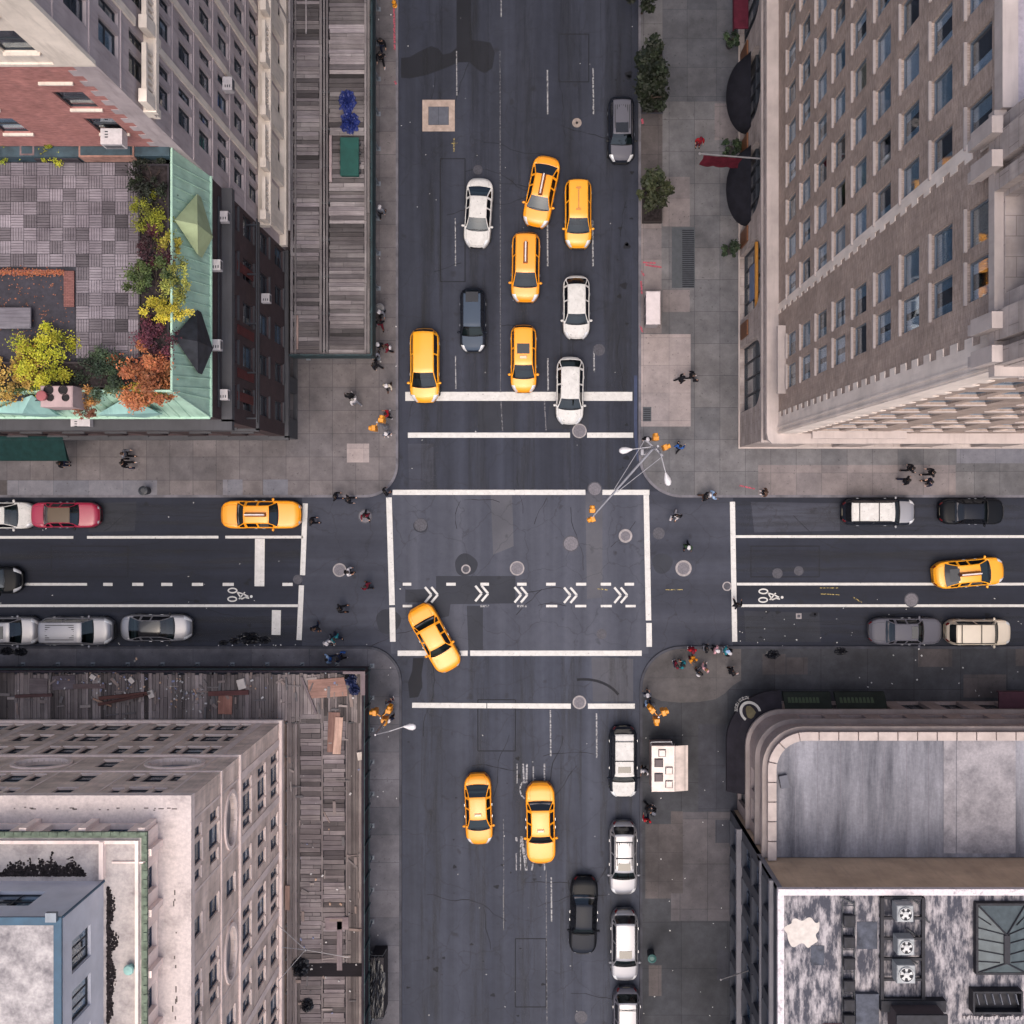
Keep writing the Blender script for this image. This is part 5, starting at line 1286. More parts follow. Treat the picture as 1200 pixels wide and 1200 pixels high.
def crumple(name, label, cat, px, py, z, rx_, ry_, h, mat, n=26, group=None):
    """a crumpled sheet: noisy mound with creases"""
    c = gp(px, py, z); m = MB(); vs = []; fs = []; g_ = n
    seed = rnd.uniform(0, 50)
    for i in range(g_+1):
        for j in range(g_+1):
            u, v = 2*i/g_-1, 2*j/g_-1; x, y = u*math.sqrt(1-v*v/2), v*math.sqrt(1-u*u/2); r = math.hypot(x, y)
            nz = mnoise.noise((u*3+seed, v*3, 0)); nz2 = abs(mnoise.noise((u*7+seed, v*7, 3)))
            ed = 1 + .35*nz
            vs.append((c.x+x*rx_*ed, c.y+y*ry_*ed, z + h*max(0,(1-r**2))*(.5+.6*nz+.9*nz2) + .01))
    for i in range(g_):
        for j in range(g_): fs.append((i*(g_+1)+j, (i+1)*(g_+1)+j, (i+1)*(g_+1)+j+1, i*(g_+1)+j+1))
    m.add(vs, fs); o = link(name, m.mesh(name, mat, False, (c.x,c.y,z)), None, (c.x,c.y,z)); return tag(o, label, cat, group)
BT = plain('tarp_blue', srgb(38,52,120), .45, 0, 0, .5, .3, 5)
crumple('tarpaulin', 'crumpled blue tarpaulin heap, the upper one on the shed deck', 'tarpaulin', 407, 119, SHZ+.03, .55, .75, .45, BT)
crumple('tarpaulin', 'crumpled blue tarpaulin heap nearest the flat green box', 'tarpaulin', 410, 144, SHZ+.03, .62, .72, .5, BT)
# --- south-west shed, L-shaped
xe = sp(428,0,4.3).x; yn = sp(0,785,4.3).y
t = thing('sidewalk_shed', 'L shaped plank deck strewn with rubbish around the lower left office block', 'sidewalk shed', (xe, yn, .14), 0, 'scaffold sheds over the pavements')
m = MB(); yb = sp(0,842).y
planks(m, 352, 376, -45, yb, .3, SHZ, 'x', .12, .7, 1.15); planks(m, 379, 404, -45, yb, .3, SHZ, 'x', .2, .6, 1.25)
# boards running along the avenue between the crossways decks
m.build('deck', wood('shed_wood_mauve', srgb(138,130,130), 'x'), t)
m = MB()
def planks_y(m, px0, px1, py0, py1, w=.24, z=SHZ, lo=.6, hi=1.3):
    x, x1 = sp(px0,0,z).x, sp(px1,0,z).x; y0, y1 = sp(0,py1,z).y, sp(0,py0,z).y; base = 1; left = 0
    while x < x1:
        if left <= 0: base = rnd.uniform(lo, hi); left = rnd.randint(1, 4)
        left -= 1; ww = w*rnd.choice([.7,1,1.1]); t_ = base*rnd.uniform(.75,1.2); dz = rnd.uniform(-.03,.03)
        if rnd.random() < .12: t_ *= .5
        ya, yb_ = y0+rnd.uniform(-.1,.1), y1+rnd.uniform(-.12,.05); ym = rnd.uniform(ya, yb_)
        if rnd.random() < .5: m.box(x, x+ww-.02, ya, ym-.01, z-.05+dz, z+dz, t_); m.box(x, x+ww-.02, ym+.01, yb_, z-.05+dz, z+dz, T(t_,.3))
        else: m.box(x, x+ww-.02, ya, yb_, z-.05+dz, z+dz, t_)
        x += ww
planks_y(m, -420, 424, 789, 846)
planks_y(m, 336, 351, 846, 1500, .2, SHZ, .6, 1.1); planks_y(m, 405, 424, 846, 1500, .2, SHZ, .5, 1.0)
planks_y(m, 376.5, 378.5, 846, 1500, .12)
m.build('long_planks', WDB if False else wood('shed_wood_grey', srgb(138,129,128), 'y'), t)
m = MB()
m.box(xe-.1, xe+.02, -45, yn, 2.8, SHZ+1.0); m.box(-45, xe-.101, yn-.12, yn, 2.8, SHZ+.6); m.build('parapet', PURP, t)
m = MB(); m.tube([(xe+.06,-45,SHZ+.95),(xe+.06,yn,SHZ+.95)], .035, 6); m.tube([(xe+.06,-45,3.2),(xe+.06,yn,3.2)], .04, 6); m.tube([(-45,yn+.05,SHZ+.3),(xe,yn+.05,SHZ+.3)], .03, 6)
for k in range(16): m.box(xe+.021, xe+.1, yn-.3-2.2*k, yn-.2-2.2*k, 2.8, SHZ+.98)
m.build('rails', TEAL, t)
m = MB(); a, b = sp(421,840,SHZ+.6), sp(431,785,SHZ+.6); m.box(xe-.16, xe+.12, yn-1.5, yn+.02, SHZ+1.001, SHZ+1.06); m.box(xe-1.3, xe-.161, yn-.14, yn+.02, SHZ+1.001, SHZ+1.06); m.build('coping_board', plain('board_mauve', srgb(112,98,102), .8), t)
m = MB(); shed_posts(m, [(xe-.25, yn-.4-2.2*k) for k in range(15)] + [(xe-.25-2.4*k, yn-.3) for k in range(1,13)] + [(sx_+.4, sy_-.6-2.4*k) for k in range(13)], 3.9); m.build('posts', FR_STEEL, t)
m = MB()
for k in range(15): m.box(sx_+.1, xe-.11, yn-3.6-2.2*k, yn-3.45-2.2*k, 3.68, 3.93)
for k in range(13): m.box(xe-.6-2.4*k, xe-.45-2.4*k, sy_+.1, yn-.13, 3.68, 3.93)
m.build('cross_beams', FR_DARK, t)
shed2 = t
m = MB(); a, b = sp(344,1144), sp(426,1129); m.box(a.x, b.x, a.y, b.y, SHZ+.031, SHZ+.06, .35); m.build('gap_shade_strip', wood('shed_gap_shade', srgb(56,50,58), 'x'), t)  # dark strip on the planks paints the shade of an opening in the deck
def board(px, py, L, W, ang, tone, label, z=SHZ+.04, th=.04, col=srgb(164,130,118), nm='plywood_sheet', tilt=0, cat='board', group='boards and timber on the lower left shed'):
    c = sp(px, py, z); m = MB(); m.obox((0,0,0), (L,W,th), 0, tone, .008 if th > .03 else 0, tilt)
    o = link(nm, m.mesh(nm, wood('ply_%d' % int(sum(col[:3])*1000), col, 'x')), None, (c.x,c.y,z), R(ang)); return tag(o, label, cat, group)
board(384,806,2.5,1.22,4,1.0,'large pinkish plywood sheet at the shed corner near the blue bin bags'); board(391,858,2.6,.75,88,.95,'pink board laid along the shed below the large plywood sheet',SHZ+.05,.04,srgb(150,118,108))
board(396,862,2.4,.5,86,1.2,'pale plank sheet leaning beside the pink board',SHZ+.12,.04,srgb(196,164,148),tilt=.1); board(362,815,2.6,.16,-68,.9,'thin grey batten leaning by the plywood sheet',SHZ+.1,.06,srgb(140,128,130),'timber_batten')
board(147,815,3.4,.22,6,.9,'long brown beam across the shed deck in the middle',SHZ+.1,.14,srgb(116,80,74),'timber_beam'); board(142,820,3.0,.18,12,.8,'second brown beam crossing the long one at a slant',SHZ+.25,.12,srgb(108,76,72),'timber_beam'); board(120,823,1.3,.12,-22,1.2,'short pale batten by the end of the brown beams',SHZ+.06,.06,srgb(170,138,120),'timber_batten')
board(268,812,2.6,.3,2,.85,'dark red plank forming the bar of a T on the shed',SHZ+.08,.1,srgb(124,84,82),'timber_beam'); board(264,826,1.2,.9,88,1.0,'rusty pink panel under the dark red plank',SHZ+.05,.04,srgb(172,124,110))
board(40,815,2.4,.2,2,.8,'weathered red brown plank on the left end of the shed',SHZ+.06,.1,srgb(110,84,84),'timber_beam'); board(105,804,2.1,.3,1,.9,'grey brown plank lying above the long brown beam',SHZ+.05,.07,srgb(120,104,104),'timber_beam')
board(75,800,1.5,.9,3,.9,'grey panel lying flat left of the brown beams',SHZ+.05,.03,srgb(112,104,110)); board(45,804,1.2,1.0,-2,.85,'pale grey panel on the far left of the shed',SHZ+.05,.03,srgb(124,114,116)); board(395,1082,1.5,.8,1,1.1,'pale wide board across the lower shed deck',SHZ+.06,.05,srgb(142,128,130)); board(398,1108,3.2,.35,90,1.1,'long light board running down the lower shed deck',SHZ+.06,.05,srgb(136,124,126),'timber_beam'); board(337,1052,1.6,.3,90,1.2,'warm brown board against the office wall',SHZ+.06,.05,srgb(150,124,112),'timber_beam')
board(88,763+9,1.6,.5,0,1.0,'tan crate lid at the edge of the lower left pavement',.2,.12,srgb(150,118,92)) if False else None
# rubbish on the deck
m = MB()
for i in range(120):
    px, py = (rnd.uniform(0,420), rnd.gauss(812,15)) if i < 85 else (rnd.uniform(338,424), rnd.uniform(850,1195))
    if not 789 < py < 1196: continue
    if px < 336 and py > 838: continue
    c = sp(px, py); L = rnd.uniform(.2,.9); m.obox((c.x,c.y,SHZ+.035+rnd.uniform(0,.06)), (L, rnd.uniform(.05,.2), .03), rnd.choice([0,1.57,rnd.uniform(0,3.1)]) + rnd.uniform(-.12,.12), rnd.choice([(.42,.33,.3),(.28,.25,.25),(.5,.44,.42),(.2,.19,.2),(.36,.3,.29)]), 0, rnd.uniform(-.06,.06))
for i in range(190):
    if i < 150: px, py = rnd.choice([(rnd.gauss(110,18),rnd.gauss(800,9)),(rnd.gauss(155,10),rnd.gauss(800,12)),(rnd.gauss(205,8),rnd.gauss(810,10)),(rnd.uniform(0,420),rnd.uniform(792,830)),(rnd.gauss(230,8),rnd.gauss(818,8))])
    else: px, py = rnd.uniform(350,422), rnd.uniform(900,1190)
    c = sp(px, py); s = rnd.uniform(.03,.12); m.obox((c.x,c.y,SHZ+.04+rnd.uniform(0,.04)), (s,s*rnd.uniform(.6,2),s*.5), rnd.uniform(0,6), rnd.choice([1,1,.7,.35,(.4,.45,.7),(.8,.55,.4)]), 0, rnd.uniform(-.5,.5))
o = m.build('rubbish', plain('rubbish_pale', (.6,.58,.58,1), .8, attr=True)); tag(o, 'scraps and wrappers strewn over the lower left shed deck', 'rubbish', None, 'stuff')
PAPER = plain('paper_box', srgb(206,196,190), .8, 0, 0, .3, .1, 3)
for px, py, s, a, l in ((178,813,.38,20,'white carton, the left one beside the brown beams'),(284,801,.5,15,'white carton at the right end of the shed above the T'),(155,797,.3,40,'little white carton among the scraps'),(423,885,.4,10,'pale bundle on the parapet side of the shed'),(110,793,.3,60,'small white carton near the left panels')):
    c = sp(px, py); m = MB(); m.obox((0,0,0), (s,s*1.3,s*.5), 0, 1, .02); m.obox((0,-.0,s*.5+.001), (s*.9,.04,.004), 0, .6); o = link('carton', m.mesh('carton', PAPER), None, (c.x,c.y,SHZ+.05), R(a)); tag(o, l, 'carton', 'cartons on the lower left shed')
BAG = plain('bin_bag_black', srgb(26,27,34), .35, 0, 0, .5, .2, 6); BAGB = plain('bin_bag_blue', srgb(42,52,92), .4, 0, 0, .5, .3, 5)
for px, py, r, mt, l in ((411,797,.4,BAGB,'blue rubbish bag at the shed corner, upper'),(415,808,.35,BAGB,'blue rubbish bag at the shed corner, lower'),(408,793,.3,BAG,'black rubbish bag beside the blue bags'),(352,1133,.55,BAG,'black rubbish bag on the lower shed by the poles'),(360,1178,.4,BAG,'black rubbish bag near the bottom of the shed')):
    crumple('rubbish_bag', l, 'rubbish bag', px, py, SHZ+.05, r, r*1.1, r*1.2, mt, 18, 'rubbish bags on the lower left shed')
for px, py, r, l in ((292,748,.75,'large black rubbish heap at the kerb beside the shed'),(275,751,.4,'middle black rubbish bag at the kerb'),(262,753,.32,'smaller black rubbish bag left of the heap'),(310,750,.45,'black rubbish bag right of the heap'),(8,763,.5,'black rubbish bag at the far left kerb'),(24,764,.5,'second black rubbish bag at the far left kerb')):
    crumple('rubbish_bag', l, 'rubbish bag', px, py, .0 if py < 757 else .142, r, r*.55, r*.7, BAG, 18, 'rubbish bags along the lower left kerb')
for px, py, r, l in ((905,767,.5,'black rubbish bag left on the lower right pavement'),(985,763,.45,'black rubbish bag by the dry leaves on the pavement')):
    crumple('rubbish_bag', l, 'rubbish bag', px, py, .146, r, r*.6, r*.6, BAG, 18, 'rubbish bags on the lower right pavement')
# poles stayed from the office wall over the shed
t = thing('banner_poles', 'three pale poles fanning out from the office wall over the lower shed', 'poles', (sx_, gy(1113,6), 6)); hub = gp(358,1113,6.2)
for e in ((326,1084,7),(330,1110,7),(326,1150,7),(409,1122,5.6)):
    m = MB(); p = gp(*e); m.tube([hub, p], .022, 6); m.build('pole', plain('staff_pale',0), t)
m = MB(); m.ball(hub, .1); m.build('joint', plain('staff_pale',0), t)
# north-west ground level awnings and dark shopfront bits
c = gp(38,524,3.2); t_ = MB(); 
m = MB(); x0, x1 = -48, gx(78,3.2); y0 = ey-.02; y1 = gy(540,3.0); n = 12
for i in range(n*3):
    a, b = x1-(x1-x0)*i/(n*3), x1-(x1-x0)*(i+1)/(n*3); m.quad((a,y0,3.8),(b,y0,3.8),(b,y1,3.1),(a,y1,3.1), T(1,.06)); m.quad((a,y1,3.1),(b,y1,3.1),(b,y1,2.75),(a,y1,2.75))
m.add([(x1,y0,3.8),(x1,y1,3.1),(x1,y1,2.75)], [(0,1,2)])
o = link('awning', m.mesh('awning', plain('awning_green', srgb(20,52,52), .8, 0, 0, .2, .2, 2), False, wloc(eb.t)), eb.t)
# ================================================================== VEHICLES
CG = glassmat('car_glass', (.36,.46,.48,1), .05); CGT = plain('car_glass_side', srgb(18,20,26), .1, 0, 0, .6, .1, .6)
TYRE = plain('tyre', srgb(24,24,26), .9); RIM = plain('rim', srgb(150,152,158), .35, .8); BLK = plain('trim_black', srgb(22,23,27), .6)
HLM = plain('headlight', srgb(214,216,220), .12, .2, 0, .8, .05); TLM = plain('taillight', srgb(132,24,30), .2, 0, 0, .6, .1); CHR = plain('chrome', srgb(176,178,184), .2, .9)
PLATE = plain('plate', srgb(186,176,150), .5)
TYPES = {
 # L W belt-z front-z roof-z ; positions from the front as fractions: cowl, roof start, roof end, rear glass end ; roof half width, bow
 'sedan':   dict(L=4.75, W=1.84, hood=.80, cowl=.98, roof=1.45, tail=1.02, c=(.225,.395,.70,.865), rw=.56, bow=.16, wb=(.17,.76)),
 'bigsedan':dict(L=5.35, W=1.98, hood=.82, cowl=.98, roof=1.45, tail=1.0,  c=(.275,.375,.685,.79), rw=.60, bow=.13, wb=(.17,.77)),
 'hatch':   dict(L=4.55, W=1.84, hood=.80, cowl=1.0, roof=1.52, tail=1.06, c=(.215,.37,.83,.95), rw=.58, bow=.15, wb=(.17,.78)),
 'suv':     dict(L=4.8,  W=1.92, hood=.95, cowl=1.12,roof=1.75, tail=1.12, c=(.235,.365,.875,.955), rw=.66, bow=.12, wb=(.17,.78)),
 'bigsuv':  dict(L=5.1,  W=2.0, hood=1.05,cowl=1.16,roof=1.86, tail=1.12, c=(.235,.345,.93,.975), rw=.72, bow=.09, wb=(.17,.78)),
 'van':     dict(L=4.85, W=1.95, hood=.90, cowl=1.08,roof=1.75, tail=1.12, c=(.195,.385,.93,.985), rw=.66, bow=.14, wb=(.16,.79)),
}
def build_type(k):
    d = TYPES[k]; L, W = d['L'], d['W']; hw = W/2; c0, c1, c2, c3 = d['c']
    fr = [0, .006, .02, .045, .085, .13, .17, c0-.02, c0-.004, c0+.002]
    fr += [c0+(c1-c0)*i/4 for i in (1,2,3)] + [c1-.004, c1+.004]
    mid = c1+(c2-c1)*.46; fr += [c1+(mid-c1)*i/4 for i in (1,2,3)] + [mid-.012, mid+.012] + [mid+(c2-mid)*i/4 for i in (1,2,3)] + [c2-.03, c2-.004, c2+.004]
    fr += [c2+(c3-c2)*i/3 for i in (1,2)] + [c3-.002, c3+.004]
    if c3 < .93: fr += [c3+(.955-c3)*i/3 for i in (1,2,3)]
    fr += [.975, .992, 1.0]; fr = sorted(set(round(f,4) for f in fr))
    def lerp(a, b, t): return a+(b-a)*max(0,min(1,t))
    rows = []; info = []
    for f in fr:
        e = min(f, 1-f)*L
        w = hw*(1 - .38*max(0, 1-e/.62)**2.4 - .05*max(0,1-e/1.3)**2) * (1 - (.018 if .3 < f < .7 else 0))
        if f < .004 or f > .996: w *= .965
        zt = lerp(d['hood'], d['cowl'], (f/c0)**.75) if f <= c0 else (lerp(d['cowl'], d['tail'], (f-c0)/(c3-c0)) if f <= c3 else lerp(d['tail'], d['tail']-.07, (f-c3)/(1-c3)))
        if e < .3: zt -= (.3-e)**2*2.6
        belt = zt
        if c0 < f < c3:
            if f <= c1: zr = lerp(zt, d['roof']-.05, (f-c0)/(c1-c0))
            elif f >= c2: zr = lerp(d['roof']-.05, zt, (f-c2)/(c3-c2))
            else: zr = d['roof']-.05+.05*math.sin(math.pi*(f-c1)/(c2-c1))**.6
            s = (zr-zt)/(d['roof']-zt); gw = lerp(w*.88, d['rw']*(1-.04*abs((f-c1)/(c2-c1)-.4)), s**.9)
        else: zr = zt; gw = w*.80; s = 0
        # half section from sill to centre line
        half = [(w*.94,.24),(w,.42),(w*1.0,.62),(w*.985,belt-.12),(w*.955,belt-.03),(w*.90,belt+ (.0 if s else .012))]
        if s: half += [(lerp(w*.885,gw+.035,.55), lerp(belt+.01,zr-.05,.55)), (gw+.03,zr-.055), (gw-.03,zr-.008), (gw*.55,zr+.018), (0,zr+.03)]
        else: half += [(w*.80,belt+.022),(w*.70,belt+.03),(w*.58,belt+.036),(w*.34,belt+.045),(0,belt+.05)]
        pts = [(-y,z) for y,z in half] + [(y,z) for y,z in reversed(half[:-1])]
        bow = d['bow']; ff = lerp(1,0,(f-.25)/.3) if f < .6 else -lerp(0,.8,(f-.6)/.25)
        rows.append([(L/2-f*L + bow*ff*(1-(y/hw)**2) - bow*ff*.55, y, z) for y, z in pts]); info.append((f,s))
    n = len(rows[0]); parts = {}
    def put(name, fs):
        m = parts.setdefault(name, MB()); m.add(fs, [tuple(range(len(fs)))])
    hl = 10
    for i in range(len(rows)-1):
        f = (info[i][0]+info[i+1][0])/2; s = max(info[i][1], info[i+1][1])
        for j in range(n-1):
            jj = j if j < n//2 else n-2-j; side = 'L' if j < n//2 else 'R'
            q = [rows[i][j], rows[i][j+1], rows[i+1][j+1], rows[i+1][j]]; nm = 'body'
            if jj >= 8 and c0 < f < c1: nm = 'windshield'
            elif jj >= 8 and c2 < f < c3: nm = 'rear_window'
            elif jj >= 8 and c1 <= f <= c2: nm = 'roof'
            elif jj in (5,6) and c0+.05 < f < c3-.04 and abs(f-mid) > .013 and s > .25 and (c2 - .0 < f or f < c2-.031 or k == 'sedan' and 0): nm = 'side_window_%s%d' % (side, 0 if f < mid else 1)
            elif jj >= 6 and f < c0-.004 and f > .02 and not (jj == 6 and f < .075 and k != 'bigsedan'): nm = 'hood'
            elif jj >= 8 and c0-.004 < f <= c0+.003: nm = 'cowl'
            elif jj >= 7 and f > c3+.003 and f < .97 and k in ('sedan','bigsedan'): nm = 'boot_lid'
            elif jj <= 3 and c0 < f < mid: nm = 'door_%s0' % side
            elif jj <= 3 and mid < f < c2-.03: nm = 'door_%s1' % side
            elif jj in (3,4,5,6) and .004 < f < (.075 if k != 'bigsedan' else .03): nm = 'headlight_' + side
            elif jj in (2,3,4) and f > .97: nm = 'taillight_' + side
            elif jj <= 1 and f < .05: nm = 'front_bumper'
            elif jj <= 1 and f > .97: nm = 'rear_bumper'
            put(nm, q)
    put('front_bumper', rows[0][:n]); put('rear_bumper', list(reversed(rows[-1][:n])))
    for p in parts.values():   # weld
        seen_ = {}; v2 = []; mp = []
        for v in p.v:
            key = tuple(round(c,4) for c in v)
            if key not in seen_: seen_[key] = len(v2); v2.append(v)
            mp.append(seen_[key])
        p.v = v2; p.f = [[mp[a] for a in f] for f in p.f]
        fs = []; ts = []; mi = []
        for f, t_, mm in zip(p.f, p.t, p.mi):
            g_ = [a for q, a in enumerate(f) if a != f[q-1]]
            if len(set(g_)) >= 3: fs.append(g_); ts.append(t_); mi.append(mm)
        p.f, p.t, p.mi = fs, ts, mi
    for nm, sc_ in (('hood',.985),('boot_lid',.98),('door_L0',.99),('door_L1',.99),('door_R0',.99),('door_R1',.99)):
        if nm in parts:
            p = parts[nm]; cxm = (max(v[0] for v in p.v)+min(v[0] for v in p.v))/2; cym = (max(v[1] for v in p.v)+min(v[1] for v in p.v))/2
            p.v = [(cxm+(v[0]-cxm)*sc_, cym+(v[1]-cym)*(sc_ if nm in ('hood','boot_lid') else 1), v[2]) for v in p.v]
    d['parts'] = {nm: p.mesh(nm.split('_')[0] if 0 else nm, BLK, True) for nm, p in parts.items()}
    m = MB(); m.lathe((0,0,0), [(.20,-.1),(.33,-.11),(.345,-.07),(.345,.07),(.33,.11),(.2,.1)], 24); M = Matrix.Rotation(R(90),4,'X'); m.v = [tuple(M @ Vector(v)) for v in m.v]; d['tyre'] = m.mesh('tyre', TYRE, True)
    m = MB(); m.lathe((0,0,0), [(.05,.09),(.2,.085),(.215,.06)], 20); 
    for q in range(5): m.obox((.1*math.cos(R(72*q)),.1*math.sin(R(72*q)),.085),(.16,.05,.02),R(72*q))
    m.v = [tuple(M @ Vector(v)) for v in m.v]; d['rim'] = m.mesh('rim', RIM, False)
    m = MB(); m.ball((0,0,0), (.09,.12,.075), 10, 6); m.box(-.03,.03,-.02,.02,-.08,-.02); d['mirror'] = m.mesh('mirror', BLK, True)
    m = MB(); m.box(-.02,.02,-.26,.26,0,.12); d['plate'] = m.mesh('licence_plate', PLATE)
    m = MB(); 
    for q in range(4): m.box(-.03+.01*q*0,.03,-.42,.42,.03+.06*q,.065+.06*q)
    d['grille'] = m.mesh('grille', BLK)
    m = MB(); m.tube([(0,0,0),(.05,.62,.02)], .014, 5); d['wiper'] = m.mesh('wiper', BLK)
    m = MB(); m.box(-.09,.09,-.012,.012,-.015,.015,1,.005); d['handle'] = m.mesh('handle', CHR)
    m = MB(); xf = L*(.5-c0); m.box(-L*.5+L*(1-c3)+.15, xf-.1, -hw*.86, hw*.86, .44, .5); m.box(-L*.5+L*(1-c3)+.1, -L*.5+L*(1-c3)+.55, -hw*.8, hw*.8, .501, d['tail']-.1); d['tub'] = m.mesh('cabin_floor', BLK)
    m = MB(); m.box(xf-.62, xf-.06, -hw*.82, hw*.82, .75, d['cowl']-.1, 1, .06); m.tube([(xf-.7,.36+.17*math.cos(q*.524),d['cowl']-.08+.17*math.sin(q*.524)) for q in range(13)], .018, 5); d['dash'] = m.mesh('dashboard', plain('dash_grey', srgb(58,60,64), .8))
    m = MB()
    for yy in (-.38,.38): m.box(xf-1.5, xf-1.0, yy-.25, yy+.25, .501, .72, 1, .05); m.obox((xf-1.5,yy,.6),(.16,.5,.62),0,1,.04); m.obox((xf-1.54,yy,1.2),(.12,.26,.2),0,1,.03)
    m.box(xf-2.5, xf-2.05, -hw*.72, hw*.72, .501, .72, 1, .05); m.box(xf-2.66, xf-2.5, -hw*.72, hw*.72, .501, 1.15, 1, .04); d['seat'] = m.mesh('seats', plain('seat_grey', srgb(96,94,98), .85))
    z1 = d['roof']; rl = L*(c2-c1)
    for nm, a in (('rail', 0),): m = MB(); m.tube([(-rl*.46,0,0),(-rl*.44,0,.06),(rl*.40,0,.06),(rl*.42,0,0)], .022, 6); d['rail'] = m.mesh('roof_rail', BLK, True)
    m = MB(); m.tube([(0,-d['rw']*.86,0),(0,d['rw']*.86,0)], .025, 6); d['bar'] = m.mesh('cross_bar', BLK, True)
    m = MB(); m.box(-.34,.34,-.42,.42,0,.012,1,.004); d['sun'] = m.mesh('sunroof', CGT)
    m = MB(); 
    for q in range(8): yy = -.5+.14*q; m.box(-rl*.36,rl*.36,yy,yy+.05,0,.01)
    d['ribs'] = m.mesh('roof_ribs', BLK)
    return d
for k in TYPES: build_type(k)
ADT = MB(); ADT.add([(-.72,-.15,0),(.72,-.15,0),(.72,.15,0),(-.72,.15,0),(-.68,-.045,.36),(.68,-.045,.36),(.68,.045,.36),(-.68,.045,.36)], [(0,1,5,4),(1,2,6,5),(2,3,7,6),(3,0,4,7),(3,2,1,0)])
ADTOP = MB(); ADTOP.box(-.68,.68,-.05,.05,.361,.40,1,.012)
ADB = ADT.mesh('ad_panel', plain('ad_panel', srgb(120,66,58), .4, 0, 0, .5, .2, 5)); ADP = ADTOP.mesh('ad_cap', plain('ad_cap', srgb(214,206,206), .4))
LMP = MB(); LMP.add([(-.1,-.24,0),(.1,-.24,0),(.1,.24,0),(-.1,.24,0),(-.06,-.2,.12),(.06,-.2,.12),(.06,.2,.12),(-.06,.2,.12)], [(0,1,5,4),(1,2,6,5),(2,3,7,6),(3,0,4,7),(4,5,6,7)]); LMPM = LMP.mesh('roof_light', plain('lamp_cream', srgb(224,206,176), .35))
SPN = MB(); SPN.box(-.75,.75,-.035,.035,.03,.07,1,.01); SPN.box(-.78,-.66,-.16,.16,0,.09,1,.02); SPN.box(.66,.78,-.16,.16,0,.09,1,.02); SPNM = SPN.mesh('roof_rack', plain('rack_orange', srgb(206,140,66), .4))
PCOL = {'amber': (.84,.31,.014,1), 'yellow': (.90,.335,.012,1), 'gold': (.86,.36,.015,1), 'white': (.74,.73,.74,1), 'silver': (.25,.25,.275,1), 'grey': (.2,.2,.22,1), 'black': (.008,.009,.012,1), 'ink': (.014,.017,.026,1), 'steelblue': (.055,.075,.11,1), 'red': (.32,.02,.055,1), 'beige': (.58,.51,.42,1), 'tan': (.13,.10,.075,1), 'mauve': (.11,.11,.135,1)}
